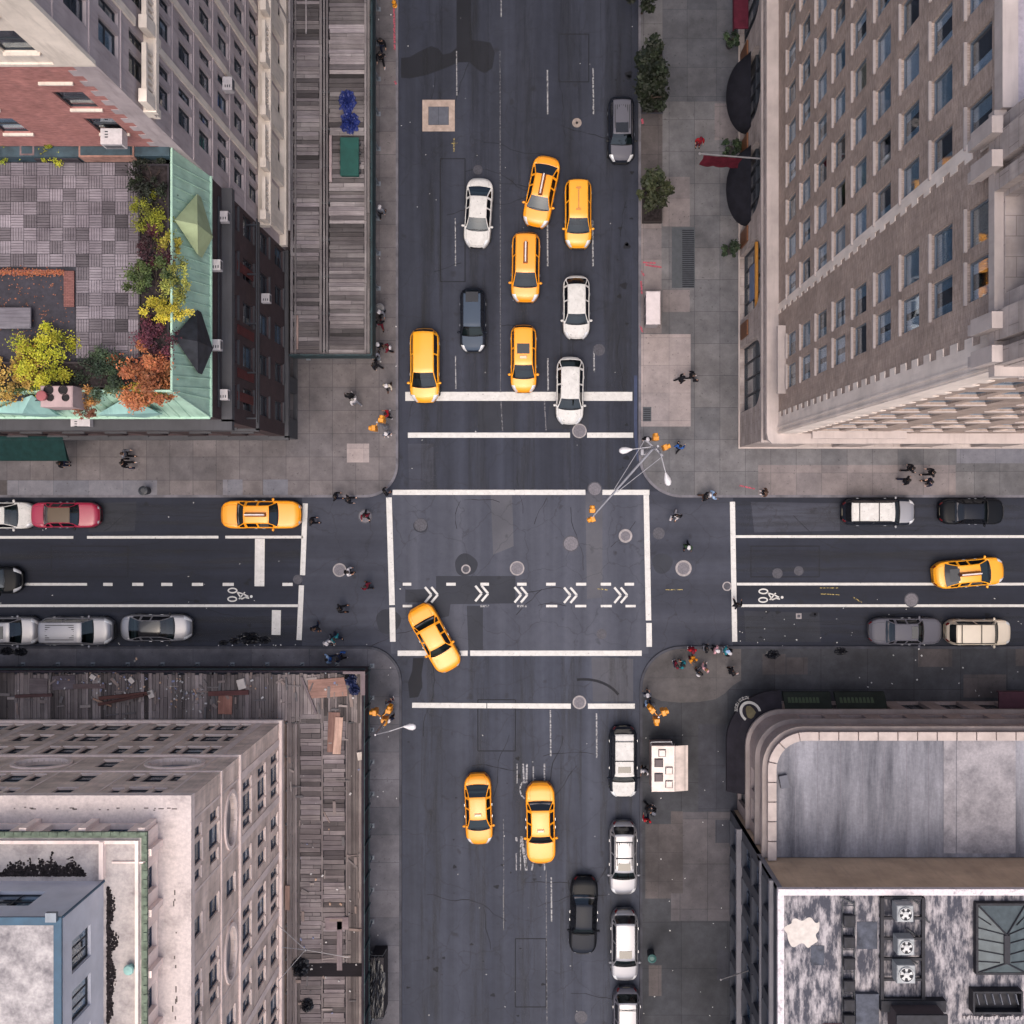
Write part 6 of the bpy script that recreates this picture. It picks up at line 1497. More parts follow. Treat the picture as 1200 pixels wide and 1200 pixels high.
def car(kind, px, py, head, col, label, cat='car', nm='parked_car', group=None, L=None, W=None, ad=None, sun=None, rails=False, ribs=False, roof=None, hood=None, z=.0, sw=None, lower=None, glassroof=False):
    d = TYPES[kind]; c = gp(px, py, .9); rz = R(head)
    t = thing(nm, label, cat, (c.x, c.y, z), rz, group); sx = (L or d['L'])/d['L']; sy = (W or d['W'])/d['W']
    P = carpaint(col, PCOL[col], .35 if col in ('silver','grey','mauve') else 0)
    RP = carpaint(roof, PCOL[roof], 0) if roof else P; HP = carpaint(hood, PCOL[hood], 0) if hood else P; LP = carpaint(lower, PCOL[lower], 0) if lower else P
    def inst(name, me, mat, parent=t, loc=(0,0,0), sc=True, r=0):
        o = link(name, me, parent, loc, r)
        if mat: o.material_slots[0].link = 'OBJECT'; o.material_slots[0].material = mat
        if sc: o.scale = (sx, sy, 1)
        return o
    for k, me in d['parts'].items():
        b = k.split('_')[0]; base = {'side':'side_window','door':'door','headlight':'headlight','taillight':'taillight'}.get(b, k)
        mt = {'windshield':CG,'rear_window':CG if rnd.random() < .5 else CGT,'side_window':CGT,'headlight':HLM,'taillight':TLM,'cowl':BLK,'roof':RP,'hood':HP}.get(base, LP)
        if base == 'roof' and glassroof: mt = CGT
        if base == 'taillight' and (lower or P) and col in ('yellow','gold'): mt = TLM
        o = inst(base, me, mt)
        if base == 'door':
            y = d['W']/2*(-1 if k[5] == 'L' else 1); f = d['c'][0]+.18 if k[6] == '0' else d['c'][2]-.13
            link('handle', d['handle'], o, (d['L']*(.5-f), y*1.004, .86))
    inst('cabin_floor', d['tub'], None); inst('dashboard', d['dash'], None); inst('seats', d['seat'], None)
    Lh, Wh = d['L']/2*sx, d['W']/2*sy
    for f in d['wb']:
        for s in (-1, 1):
            w = link('wheel', d['tyre'], t, (d['L']*sx*(.5-f), s*(Wh-.105), .345), 0 if s < 0 else math.pi); link('rim', d['rim'], w)
    mc = P if rnd.random() < .7 or col in ('yellow','gold','amber','white') else BLK
    for s in (-1, 1): inst('mirror', d['mirror'], mc, t, (d['L']*sx*(.5-d['c'][0]-.055), s*(Wh+.06), d['cowl']+.06), False)
    inst('licence_plate', d['plate'], None, t, (-Lh*1.0-.01+.0, 0, .62), False); inst('grille', d['grille'], None, t, (Lh+.0-.02+d['bow']*.42, 0, .4), False)
    for s in (-.55, .08): link('wiper', d['wiper'], t, (d['L']*sx*(.5-d['c'][0])-.02+d['bow']*.1, s, d['cowl']+.06), R(6))
    zr = d['roof']+.03; mid = d['L']*sx*(.5-(d['c'][1]+d['c'][2])/2)
    if ad == 'panel': o = link('roof_sign', ADB, t, (mid, 0, zr-.01)); link('sign_cap', ADP, o)
    if ad == 'lamp': link('roof_light', LMPM, t, (mid+.28*(d['c'][2]-d['c'][1])*d['L'], 0, zr-.02))
    if ad == 'rack': link('roof_rack', SPNM, t, (mid, 0, zr-.02))
    if sun is not None: link('sunroof', d['sun'], t, (d['L']*sx*(.5-sun), 0, zr-.012)).scale = (sw or 1, 1, 1)
    if rails:
        for s in (-1, 1): link('roof_rail', d['rail'], t, (mid, s*d['rw']*.88, d['roof']-.03))
        for f in (-.32, .12): link('cross_bar', d['bar'], t, (mid+f*d['L']*(d['c'][2]-d['c'][1]), 0, zr+.045))
    if ribs: link('roof_ribs', d['ribs'], t, (mid, 0, zr-.025)).scale = (.9,1.0,.6)
    return t
TX = 'yellow taxis'; DN = -90
# down the avenue, waiting at the light
car('sedan', 560.5,248.5, DN-3.5,'white','white saloon car nearest the utility chamber, behind the dark car',nm='car',L=4.6,group='cars on the avenue')
car('sedan', 634.5,223.5, DN-11.5,'yellow','yellow taxi saloon swerving at a slant, white roof sign, beside the yellow minivan','taxi','taxi',TX,L=4.75,W=1.9,ad='panel')
car('van', 677.5,249.5, DN,'gold','yellow minivan taxi with a thin roof rack, rightmost of the upper taxis','taxi','taxi',TX,L=4.6,W=1.85,ad='rack')
car('van', 616,312.5, DN-1,'amber','yellow taxi with white roof sign, straight behind the taxi with a grey roof panel','taxi','taxi',TX,L=4.65,W=1.95,ad='panel')
car('suv', 728,151, DN,'ink','dark parked car with a grey roof and bonnet alone at the right kerb','car','parked_car',None,L=4.4,W=1.8,roof='mauve',hood='mauve',sun=.45,ribs=True)
car('hatch', 675.5,359.5, DN,'white','white hatchback in the right lane behind the other white car',nm='car',L=4.2,W=1.84,group='cars on the avenue')
car('suv', 554,374.5, DN,'ink','dark blue black car with a steel blue roof beside the parked yellow van taxi',nm='car',L=4.3,W=1.75,roof='steelblue',hood='steelblue',group='cars on the avenue',sun=.82)
car('van', 613.5,420, DN,'yellow','yellow taxi with a grey roof panel and roof light stopped at the stop line','taxi','taxi',TX,L=4.5,W=1.78,ad='lamp',sun=.62)
car('van', 497.5,428, DN,'gold','yellow van taxi at the left kerb with its front on the stop line','taxi','taxi',TX,L=4.95,W=2.0)
car('hatch', 668,457.5, DN-1,'white','white estate car with red tail lights standing across the stop line',nm='car',L=4.5,W=1.9,group='cars on the avenue')
# in the junction and below it
car('bigsedan', 508.5,748, DN+29,'yellow','yellow taxi saloon turning at a slant in the middle of the intersection','taxi','taxi',TX,L=4.85,W=1.95,ad=None)
car('sedan', 560.5,949, DN-1+3,'amber','yellow taxi saloon below the intersection, left of the pair','taxi','taxi',TX,L=4.75,W=1.86,ad='lamp')
car('bigsedan', 633.5,965.5, DN+1,'yellow','long yellow taxi saloon below the intersection driving over worn white marks','taxi','taxi',TX,L=5.45,W=2.0,ad='lamp')
car('bigsuv', 730.5,893, DN,'ink','dark estate car with white roof and bonnet parked left of the food cart','car','parked_car','cars parked at the lower right kerb',L=4.75,W=1.9,roof='white',hood='white',rails=True,sun=.44,sw=.6)
car('suv', 730.5,1006, DN,'silver','silver off-roader with a roof rail, second from the crossing at the lower right kerb','car','parked_car','cars parked at the lower right kerb',L=4.9,W=1.9,sun=.44,rails=True,ribs=True,sw=.7)
car('bigsedan', 684,1074, DN-1.5,'black','black saloon with red tail lights driving down the avenue',nm='car',L=5.2,W=1.88,roof='ink',hood='steelblue' if False else 'ink')
car('suv', 732,1108.5, DN,'silver','pale silver car with a sunroof, third from the crossing at the lower right kerb','car','parked_car','cars parked at the lower right kerb',L=4.75,W=1.86,sun=.45,sw=.75)
car('suv', 734.5,1200, DN,'mauve','grey car cut by the lower photo edge, last at the right kerb','car','parked_car','cars parked at the lower right kerb',L=4.7,W=1.86,rails=True,roof='silver')
# the cross street
car('bigsedan', 305,603, 0,'yellow','yellow taxi saloon with white roof sign waiting at the left stop line','taxi','taxi',TX,L=5.35,W=1.92,ad='panel')
car('bigsedan', 75,603.5, 0,'red','dark red convertible with a tan soft top in the left street','car','parked_car','cars in the left street',L=4.6,W=1.75,roof='tan')
car('sedan', 1,604, 0,'white','white saloon behind the red convertible at the left edge','car','parked_car','cars in the left street',L=4.3)
car('sedan', -16,680, 0,'black','black car nosing in from the left edge between the lane lines',nm='car',L=4.5,group='cars in the left street')
car('suv', 8,739.5, 0,'silver','silver car with dark sunroof at the left end of the lower kerb row','car','parked_car','cars in the left street',L=4.2,sun=.55,sw=1.2)
car('bigsuv', 89,739.5, 0,'silver','big boxy silver off-roader with ribbed roof between two silver cars','car','parked_car','cars in the left street',L=4.9,W=1.9,ribs=True)
car('sedan', 182,736, 0,'silver','silver saloon with a black glass roof, rightmost in the lower kerb row','car','parked_car','cars in the left street',L=4.75,W=1.82,glassroof=True)
car('bigsuv', 1030,600, 0,'silver','silver white estate with dark roof bars parked at the upper kerb of the right street','car','parked_car','cars in the right street',L=4.85,W=1.85,roof='white',rails=True,lower='ink')
car('bigsedan', 1140,599.5, 0,'black','black car at the upper kerb at the right edge','car','parked_car','cars in the right street',L=4.3,W=1.75,roof='ink')
car('sedan', 1136.5,671.5, 5,'gold','yellow taxi with pink white roof sign alone in the right street lane','taxi','taxi',TX,L=4.75,W=1.9,ad='panel',sun=.76)
car('bigsedan', 1062,740, 0,'mauve','grey saloon with greenish rear window in the lower kerb row of the right street','car','parked_car','cars in the right street',L=4.9,W=1.82,sun=.42,sw=.6)
car('bigsuv', 1147,741, 0,'beige','beige estate car with dark roof bars in front of the grey saloon','car','parked_car','cars in the right street',L=4.3,W=1.75,rails=True)
# ================================================================== PEOPLE
def skin_mesh(name, verts, edges, root=0, sub=1):
    """verts: (x,y,z,radius) - grown into one continuous surface"""
    me = bpy.data.meshes.new(name); me.from_pydata([v[:3] for v in verts], edges, [])
    o = bpy.data.objects.new(name, me); COL.objects.link(o)
    mod = o.modifiers.new('skin', 'SKIN'); mod.use_smooth_shade = True
    for i, v in enumerate(verts):
        r = v[3] if isinstance(v[3], tuple) else (v[3], v[3]); me.skin_vertices[0].data[i].radius = r; me.skin_vertices[0].data[i].use_root = (i == root)
    s = o.modifiers.new('sub', 'SUBSURF'); s.levels = sub; s.render_levels = sub
    dg = bpy.context.evaluated_depsgraph_get(); dg.update()
    ev = o.evaluated_get(dg); r = bpy.data.meshes.new_from_object(ev)
    bpy.data.objects.remove(o); r.name = name
    if not r.materials: r.materials.append(BLK)
    for q in r.polygons: q.use_smooth = True
    return r
def pose(stride, arm, lean=.03, bend=.1, twist=0, hold=False):
    """joint table for a 1.72 m adult facing +y; stride = half step, arm = swing"""
    hip = .92 - abs(stride)*.12
    J = dict(pelvis=(0,0,hip), waist=(0,lean*.3,hip+.18), chest=(0,lean,hip+.38), neck=(0,lean*1.2,hip+.55), head=(0,lean*1.2+.02,hip+.68), top=(0,lean*1.2+.015,hip+.77))
    for s, nm in ((-1,'l'),(1,'r')):
        f = stride*s
        J[nm+'hip'] = (s*.09, 0, hip-.03); J[nm+'knee'] = (s*.1, f*.55+.03+bend*.4*(f < 0), .48); J[nm+'ank'] = (s*.1, f-.03*(f>0)-.05*(f<0), .09+(.07 if f < -.1 else 0)); J[nm+'toe'] = (s*.115, f+.12, .04+(.0 if f >= -.1 else .01))
        a = -arm*s; J[nm+'sho'] = (s*.19, lean-.01, hip+.48)
        J[nm+'elb'] = (s*.25, lean+a*.5-.02, hip+.21); J[nm+'wri'] = (s*.25, lean+a+.06, hip-.01)
        if hold and s > 0: J[nm+'elb'] = (s*.26, lean-.04, hip+.22); J[nm+'wri'] = (s*.16, lean+.22, hip+.30)
    return J
POSES = [pose(.0,.03), pose(.26,.2), pose(-.3,-.22), pose(.16,.1,.05,.1,0,True), pose(.02,.05,.06,0,0,True)]
def make_pose(J):
    o = {}
    def chain(names, radii): return [(*J[n], r) for n, r in zip(names, radii)]
    V = []; E = []
    def add(names, radii, start=None):
        prev = start
        for n, r in zip(names, radii):
            V.append((*J[n], r)); k = len(V)-1
            if prev is not None: E.append((prev, k))
            prev = k
        return prev
    add(['pelvis','waist','chest','neck','head','top'], [(.13,.1),(.12,.09),(.15,.1),.052,(.08,.1),(.055,.07)])
    for s in 'lr':
        add([s+'sho',s+'elb',s+'wri'], [.055,.042,.03], 2); add([s+'hip',s+'knee',s+'ank',s+'toe'], [.085,.058,.042,.035], 0)
    for s in 'lr':     # hands: palm with four fingers and thumb, rooted at the wrist
        wi = [i for i, v in enumerate(V) if v[:3] == J[s+'wri']][0]; w = Vector(J[s+'wri']); e = Vector(J[s+'elb']); d = (w-e).normalized(); sd = Vector((0,1,0)) - d*d.y; sd.normalize()
        nn = d.cross(sd)
        V.append((*(w+d*.06), .026)); pk = len(V)-1; E.append((wi, pk))
    o['body'] = skin_mesh('person_body', V, E)
    bmv = []; mb = MB()
    for s in 'lr':
        w = Vector(J[s+'wri']); e = Vector(J[s+'elb']); d = (w-e).normalized(); sd = (Vector((0,1,0)) - d*d.y).normalized(); nn = d.cross(sd)
        for q, (off, ln) in enumerate(((.027,.066),(.009,.075),(-.009,.07),(-.026,.054))):
            b = w + d*.07 + sd*off; mb.tube([b, b+d*ln*.55+nn*.006, b+d*ln+nn*.02], [.0085,.008,.0065], 6)
        b = w + d*.035 + sd*.026; mb.tube([b, b+sd*.022+d*.022, b+sd*.03+d*.05+nn*.01], [.010,.009,.007], 6)
    # nose, ears
    h = Vector(J['head']); mb.ball((h.x, h.y+.105, h.z-.01), (.014,.02,.022), 6, 4)
    for s in (-1,1): mb.ball((h.x+s*.082, h.y, h.z-.005), (.012,.022,.03), 6, 4)
    vs = [tuple(v.co) for v in o['body'].vertices]; fs = [tuple(p.vertices) for p in o['body'].polygons]
    full = MB(); full.add(vs, fs); full.merge(mb, Matrix()); o['body'] = full.mesh('person_body', BLK, True)
    Jc = J; V2 = []; E2 = []; V, E = V2, E2
    def add2(names, radii, start=None):
        prev = start
        for n, r in zip(names, radii):
            V2.append((*J[n], r)); k = len(V2)-1
            if prev is not None: E2.append((prev, k))
            prev = k
    add2(['pelvis','waist','chest'], [(.17,.13),(.155,.12),(.185,.135)]); V2.append((J['neck'][0],J['neck'][1],J['neck'][2]-.05,.075)); E2.append((2,3))
    for s in 'lr':
        e, w = Vector(J[s+'elb']), Vector(J[s+'wri']); cu = e.lerp(w, .9)
        V2.append((*J[s+'sho'], .085)); E2.append((2, len(V2)-1)); V2.append((*e, .066)); E2.append((len(V2)-2, len(V2)-1)); V2.append((*cu, .052)); E2.append((len(V2)-2, len(V2)-1))
    o['jacket'] = skin_mesh('jacket', V2, E2)
    V3 = [(*J['pelvis'], (.15,.115))]; E3 = []
    for s in 'lr':
        p = 0
        for n, r in ((s+'hip',.1),(s+'knee',.074),(s+'ank',.06)):
            V3.append((*J[n], r)); E3.append((p, len(V3)-1)); p = len(V3)-1
    o['trousers'] = skin_mesh('trousers', V3, E3)
    mb = MB()
    for s in 'lr':
        a, t = Vector(J[s+'ank']), Vector(J[s+'toe']); mb.ball((t.x, (a.y+t.y)/2-.01, max(.045, a.z-.045)), (.05,.14,.048), 10, 6)
    o['shoes'] = mb.mesh('shoes', BLK, True)
    for nm, lng in (('hair', 0), ('long_hair', 1)):
        mb = MB(); h = Vector(J['head']); mb.ball((h.x, h.y-.022, h.z+.035), (.098,.112,.088), 14, 9)
        if lng: mb.ball((h.x, h.y-.085, h.z-.08), (.085,.05,.15), 12, 8)
        o[nm] = mb.mesh(nm, BLK, True)
    mb = MB(); h = Vector(J['head']); mb.ball((h.x, h.y-.01, h.z+.04), (.108,.122,.085), 14, 8); mb.lathe((h.x, h.y+.05, h.z+.04), [(.1,0),(.12,.008),(.1,.014)], 14); o['hat'] = mb.mesh('hat', BLK, True)
    c = Vector(J['chest']); mb = MB(); mb.ball((0, c.y-.2, c.z-.02), (.15,.09,.22), 12, 8); o['backpack'] = mb.mesh('backpack', BLK, True)
    w = Vector(J['rwri']); mb = MB(); mb.obox((w.x+.03, w.y, w.z-.5), (.12,.32,.34), 0, 1, .03); mb.tube([(w.x+.03,w.y-.1,w.z-.17),(w.x+.03,w.y,w.z-.05),(w.x+.03,w.y+.1,w.z-.17)], .01, 5); o['bag'] = mb.mesh('bag', BLK)
    mb = MB(); h = Vector(J['head'])
    mb.ball((0,0,0), (.014,.008,.009), 8, 5); o['eye'] = mb.mesh('eye', BLK, True); o['J'] = J
    return o
PP = [make_pose(J) for J in POSES]
CLO = {'black': srgb(26,26,32), 'white': srgb(206,202,206), 'red': srgb(168,34,44), 'maroon': srgb(104,28,44), 'teal': srgb(40,120,132), 'blue': srgb(52,92,160), 'sky': srgb(150,178,214), 'grey': srgb(110,112,122), 'navy': srgb(34,40,62), 'pink': srgb(206,156,164), 'orange': srgb(206,134,40), 'green': srgb(50,72,50), 'brown': srgb(84,62,52), 'cream': srgb(196,186,172), 'jeans': srgb(48,58,82)}
def cloth(c): return plain('cloth_' + c, CLO[c], .9, 0, 0, .2, .15, 9)
SKINS = [plain('skin_%d' % i, srgb(*c), .55, 0, 0, .4, .05, 4) for i, c in enumerate(((206,160,136),(170,122,96),(112,76,60),(222,180,158)))]
HAIRS = [plain('hair_%d' % i, srgb(*c), .6, 0, 0, .4, .2, 20) for i, c in enumerate(((30,26,26),(62,44,34),(120,90,58),(150,146,144)))]
def person(px, py, face, top, bot, label, p=1, head='hair', extra=None, z=.142, hc=None, scale=1.0):
    c = gp(px, py, 1.1 + z); o = PP[p]
    sk = rnd.choice(SKINS); b = link('person', o['body'], None, (c.x, c.y, z), R(face-90)); tag(b, label, 'person', 'people on the pavements and crossings')
    b.scale = (scale*1.05,)*3
    def put(nm, key, mat):
        q = link(nm, o[key], b); q.material_slots[0].link = 'OBJECT'; q.material_slots[0].material = mat; return q
    b.material_slots[0].link = 'OBJECT'; b.material_slots[0].material = sk
    put('jacket', 'jacket', cloth(top)); put('trousers', 'trousers', cloth(bot)); put('shoes', 'shoes', cloth(rnd.choice(['black','black','brown','white'])))
    if head == 'hat': put('hat', 'hat', cloth(hc or 'black'))
    else: put('hair', head, HAIRS[hc if isinstance(hc, int) else rnd.choice([0,0,0,1,1,2])])
    h = Vector(o['J']['head'])
    for s in (-1, 1): q = put('eye', 'eye', BLK); q.location = (s*.032, h.y+.092, h.z+.015)
    if extra: put(extra[0], extra[0], cloth(extra[1]))
    return b
G0 = .002
PEOPLE = [
 (447,50,-90,'black','navy','in black walking under the upper shed edge, higher of two',1,'hair',None,.142,0),
 (446,66,-90,'black','black','in black walking under the upper shed edge, lower of two',2,'hair',None,.142,0),
 (446,247,80,'grey','black','in grey with a white hat alone beside the upper shed',1,'hat',None,.142,'white'),
 (446,366,-95,'grey','black','in grey with a white cap near the lower corner of the upper shed',1,'hat',None,.142,'white'),
 (445,378,-95,'black','maroon','in black with maroon trousers by the lower corner of the upper shed',2,'hair',None,.142,0),
 (444,404,-80,'black','black','in black with a white hat by the end of the upper shed',0,'hat',None,.142,'white'),
 (455,408,180,'maroon','black','in maroon with a backpack facing the shed end',3,'hair',('backpack','white'),.142,None),
 (440,416,100,'grey','black','in grey directly under the shed corner',1,'hair',None,.142,1),
 (440,428,150,'black','black','in black striding out from the shed corner',2,'long_hair',None,.142,0),
 (410,464,120,'black','black','in black walking with a person in white in the open pavement',1,'hair',None,.142,0),
 (415,470,130,'white','grey','in white walking in the open upper left pavement',2,'hair',None,.142,3),
 (454,452,-90,'cream','black','in cream near the left kerb opposite the parked van taxi',1,'hat',None,.142,'white'),
 (454,486,160,'red','black','in a red jacket beside the yellow signal on the upper left corner',3,'hair',None,.142,0),
 (453,508,-60,'grey','navy','in grey with a white cap below the yellow signal on the upper left corner',0,'hat',None,.142,'white'),
 (146,532,0,'grey','black','in grey on the upper left pavement beside someone in black',1,'hair',('bag','black'),.142,1),
 (145,543,0,'black','black','in black on the upper left pavement beside someone in grey',2,'hair',('bag','navy'),.142,0),
 (393,582,0,'black','navy','in black stepping off the upper left kerb, left of two',1,'hair',None,.07,0),
 (408,585,0,'black','black','in black stepping off the upper left kerb, right of two',2,'hair',None,G0,0),
 (451,577,30,'black','grey','in black at the bend of the upper left kerb',3,'hair',None,G0,0),
 (365,611,0,'black','black','in black at the left stop line by the waiting taxi',1,'hair',None,G0,0),
 (428,604,-90,'maroon','black','in maroon walking over a cover on the left crossing',2,'hair',None,G0,0),
 (408,670,0,'white','black','in a white top beside the pale cover on the left crossing',3,'hair',('backpack','black'),G0,0),
 (430,687,160,'maroon','black','in dark maroon with arms out on the left crossing',1,'hair',None,G0,0),
 (398,713,0,'black','black','in black in the middle of the left crossing',2,'long_hair',('bag','black'),G0,0),
 (369,736,-70,'black','navy','in black at the lower end of the left stop line',1,'hair',None,G0,1),
 (393,747,-60,'teal','navy','in a teal jacket low on the left crossing',2,'hair',None,G0,0),
 (384,752,-60,'white','grey','in white walking beside the teal jacket',1,'hat',None,G0,'white'),
 (385,772,180,'sky','jeans','in light blue on the lower left corner by the shed',2,'hair',('backpack','blue'),.142,0),
 (398,771,180,'navy','black','in navy on the lower left corner just right of the light blue top',1,'hair',('bag','blue'),.142,0),
 (457,825,100,'grey','maroon','in grey above the yellow signals on the lower left corner',3,'hair',None,.142,3),
 (457,841,-90,'navy','black','in navy with a white cap at the lower left signal pole',0,'hat',None,.142,'white'),
 (794,604,-110,'black','white','in black on the right crossing with white trousers',2,'hair',('bag','white'),G0,0),
 (806,640,-90,'green','black','in dark green with a white cap on the right crossing',1,'hat',None,G0,'white'),
 (864,709,80,'black','black','in black on the right stop line next to the bicycle lane',2,'hair',None,G0,0),
 (758,514,-90,'black','black','in black with a white hat left of the street light pole',0,'hat',None,.142,'white'),
 (796,524,60,'blue','black','in a blue jacket right of the street light pole',2,'hair',None,.142,0),
 (798,444,20,'black','black','in black on the edge of the pale concrete pad, left of two',1,'hat',None,.142,'black'),
 (811,440,0,'black','black','in black on the edge of the pale concrete pad, right of two',2,'long_hair',('bag','black'),.142,0),
 (826,582,0,'black','brown','in black at the upper right kerb with light blue beside',1,'hair',None,.142,0),
 (835,580,0,'sky','white','in light blue at the upper right kerb',2,'hair',('backpack','white'),.142,1),
 (897,577,180,'brown','black','in brown alone at the upper right kerb',0,'hair',None,.142,1),
 (1067,549,0,'black','black','in black, upper left of four walking below the hotel',2,'hair',None,.142,0),
 (1062,563,0,'black','navy','in black, lower left of four walking below the hotel',1,'hair',('backpack','black'),.142,0),
 (1092,554,180,'black','black','in black, upper right of four walking below the hotel',2,'hair',None,.142,0),
 (1090,565,180,'navy','black','in navy, lower right of four walking below the hotel',3,'long_hair',None,.142,0),
 (820,165,-90,'red','maroon','in red alone on the pavement by the maroon flag',0,'hat',None,.142,'maroon'),
 (792,779,20,'maroon','navy','in maroon, leftmost of the group on the lower right corner',0,'hair',None,.142,0),
 (801,779,160,'teal','black','in teal facing the maroon one on the lower right corner',3,'hair',None,.142,0),
 (811,761,-90,'red','maroon','in red at the kerb of the lower right corner',0,'hat',None,.142,'maroon'),
 (812,772,-80,'orange','maroon','in orange just below the red one on the lower right corner',4,'hair',('backpack','orange'),.142,1),
 (827,760,0,'black','grey','in black in the row along the kerb of the lower right corner',0,'hair',None,.142,0),
 (838,761,-20,'pink','black','in pink in the row along the kerb of the lower right corner',0,'hat',None,.142,'white'),
 (849,762,0,'teal','grey','in teal at the right end of the kerb row',4,'hat',None,.142,'sky'),
 (855,765,150,'black','black','in black with a white cap at the right end of the kerb row',3,'hat',None,.142,'white'),
 (819,788,60,'black','grey','in black with a white bag, low in the corner group',0,'hair',('backpack','white'),.142,0),
 (826,784,60,'pink','grey','in pink, low in the corner group',1,'hair',None,.142,2),
 (857,787,10,'black','black','in black standing apart, lower right of the corner group',4,'hair',('bag','white'),.142,0),
 (758,815,90,'grey','navy','in grey with a white cap near the lower right kerb',3,'hat',None,.142,'white'),
 (760,827,70,'sky','navy','in pale blue above the yellow signals on the lower right corner',1,'hair',('bag','teal'),.142,3),
 (756,903,-120,'white','black','in white at the side of the food cart',4,'hair',None,.142,0),
 (759,947,-20,'black','black','in black below the food cart',3,'hair',None,.142,0),
 (767,951,160,'black','grey','in black holding something white below the food cart',4,'hat',None,.142,'grey'),
 (758,961,80,'red','navy','in bright red below the food cart',1,'hair',None,.142,0),
 (72,543,0,'black','navy','in black at the edge of the green awning',0,'hair',None,.142,0),
]
for px, py, face, top, bot, lab, p, hd, ex_, z, hc in PEOPLE: person(px, py, face, top, bot, 'person ' + lab, p, hd, ex_, z, hc)
# ================================================================== PLANTS
def foliage(m, c, r, n, leaf, clumps=26, seed=0, hollow=.45):
    """leaf-sized faces gathered in clumps through an uneven crown"""
    rr = random.Random(seed); cl = []
    for i in range(clumps):
        while True:
            v = Vector((rr.uniform(-1,1), rr.uniform(-1,1), rr.uniform(-.7,1)))
            if hollow < v.length < 1: break
        v = v*rr.uniform(.85,1.22); cl.append((Vector((v.x*r[0], v.y*r[1], v.z*r[2])), rr.uniform(.12,.4), rr.uniform(.5,1.3)))
    for i in range(n):
        cc, cr, tn = cl[i % clumps]; d = Vector((rr.gauss(0,1), rr.gauss(0,1), rr.gauss(0,1))); d = d.normalized()*(rr.random()**.6)*rr.choice((1,1,1,1.5))
        p = Vector(c) + cc + Vector((d.x*r[0]*cr, d.y*r[1]*cr, d.z*r[2]*cr))
        a = Vector((rr.gauss(0,1), rr.gauss(0,1), rr.gauss(0,.45))).normalized(); b = a.cross(Vector((rr.gauss(0,.5), rr.gauss(0,.5), 1))).normalized()
        s = leaf*rr.uniform(.6,1.3); t = tn*rr.uniform(.7,1.3); t3 = (t*rr.uniform(.9,1.1), t, t*rr.uniform(.85,1.1))
        m.add([p-a*s, p+b*s*.55, p+a*s, p-b*s*.55], [(0,1,2,3)], t3)
BARK = plain('bark', srgb(84,72,66), .9, 0, 0, .2, .3, 6)
def plant(name, label, cat, px, py, z, top, r, cols, n, leaf, clumps=22, group=None, trunk=.05, seed=1, pz=None):
    cz = z + top - r[2]*.9; c = gp(px, py, cz); t = thing(name, label, cat, (c.x, c.y, z), 0, group)
    m = MB(); rr = random.Random(seed)
    m.tube([(c.x,c.y,z),(c.x+.03,c.y,z+(cz-z)*.55),(c.x,c.y+.02,cz)], [trunk,trunk*.8,trunk*.5], 8)
    for k in range(7):
        a = rr.uniform(0,6.28); e = (c.x+r[0]*.7*math.cos(a), c.y+r[1]*.7*math.sin(a), cz+r[2]*rr.uniform(-.1,.6)); b = (c.x, c.y, z+(cz-z)*rr.uniform(.5,.95))
        m.tube([b, tuple((p+q)/2+.03 for p, q in zip(b, e)), e], [trunk*.5,trunk*.35,trunk*.15], 6)
    m.build('trunk', BARK, t)
    m = MB(); foliage(m, (c.x,c.y,cz), r, n, leaf, clumps, seed); m.build('crown', leafmat('leaf_' + '_'.join(str(v) for v in cols[0]+cols[1]), srgb(*cols[0]), srgb(*cols[1])), t)
    return t
DKG = ((20,27,20),(34,42,29)); YG = ((100,106,30),(134,136,42)); MID = ((48,64,36),(74,86,46)); MAR = ((46,26,34),(74,38,44)); ORG = ((150,84,58),(160,104,68)); GLD = ((148,118,52),(168,140,76)); DKG2 = ((34,50,38),(56,70,48))
plant('street_tree','dark green tree, the larger crown at the upper right kerb','tree',762,78,.142,5.2,(1.0,1.35,1.4),DKG,5200,.15,30,'street trees at the right kerb',.11,3)
plant('street_tree','low dark tree just below the larger crown at the upper right kerb','tree',764,112,.142,4.0,(.95,.95,1.2),DKG,3000,.14,22,'street trees at the right kerb',.09,4)
plant('street_tree','small green tree in a dark box at the right kerb','tree',766,222,.142,4.0,(.95,1.15,1.2),((34,42,28),(56,60,40)),3600,.14,24,'street trees at the right kerb',.09,5)
plant('street_tree','tree at the very top of the right kerb','tree',758,-14,.142,4.6,(1.1,1.1,1.3),DKG,2600,.14,20,'street trees at the right kerb',.09,6)
c0, c1 = gp(753,260,.6), gp(776,214,.6); t = thing('tree_box','dark timber tree box under the small green tree','planter',((c0.x+c1.x)/2,(c0.y+c1.y)/2,.142)); m = MB()
m.ring([(c0.x,c0.y),(c1.x,c0.y),(c1.x,c1.y),(c0.x,c1.y)], [(c0.x+.07,c0.y+.07),(c1.x-.07,c0.y+.07),(c1.x-.07,c1.y-.07),(c0.x+.07,c1.y-.07)], .142, .62); m.build('box_sides', plain('timber_dark', srgb(46,40,40), .9), t)
m = MB(); m.box(c0.x+.07,c1.x-.07,c0.y+.07,c1.y-.07,.143,.5); m.build('soil', SOIL, t)
c0, c1 = gp(752,132,.2), gp(776,60,.2); t = thing('tree_pit','earth tree pit under the larger dark crown','planter',((c0.x+c1.x)/2,(c0.y+c1.y)/2,.142)); m = MB(); m.box(c0.x,c1.x,c0.y,c1.y,.143,.19); m.build('soil', SOIL, t)
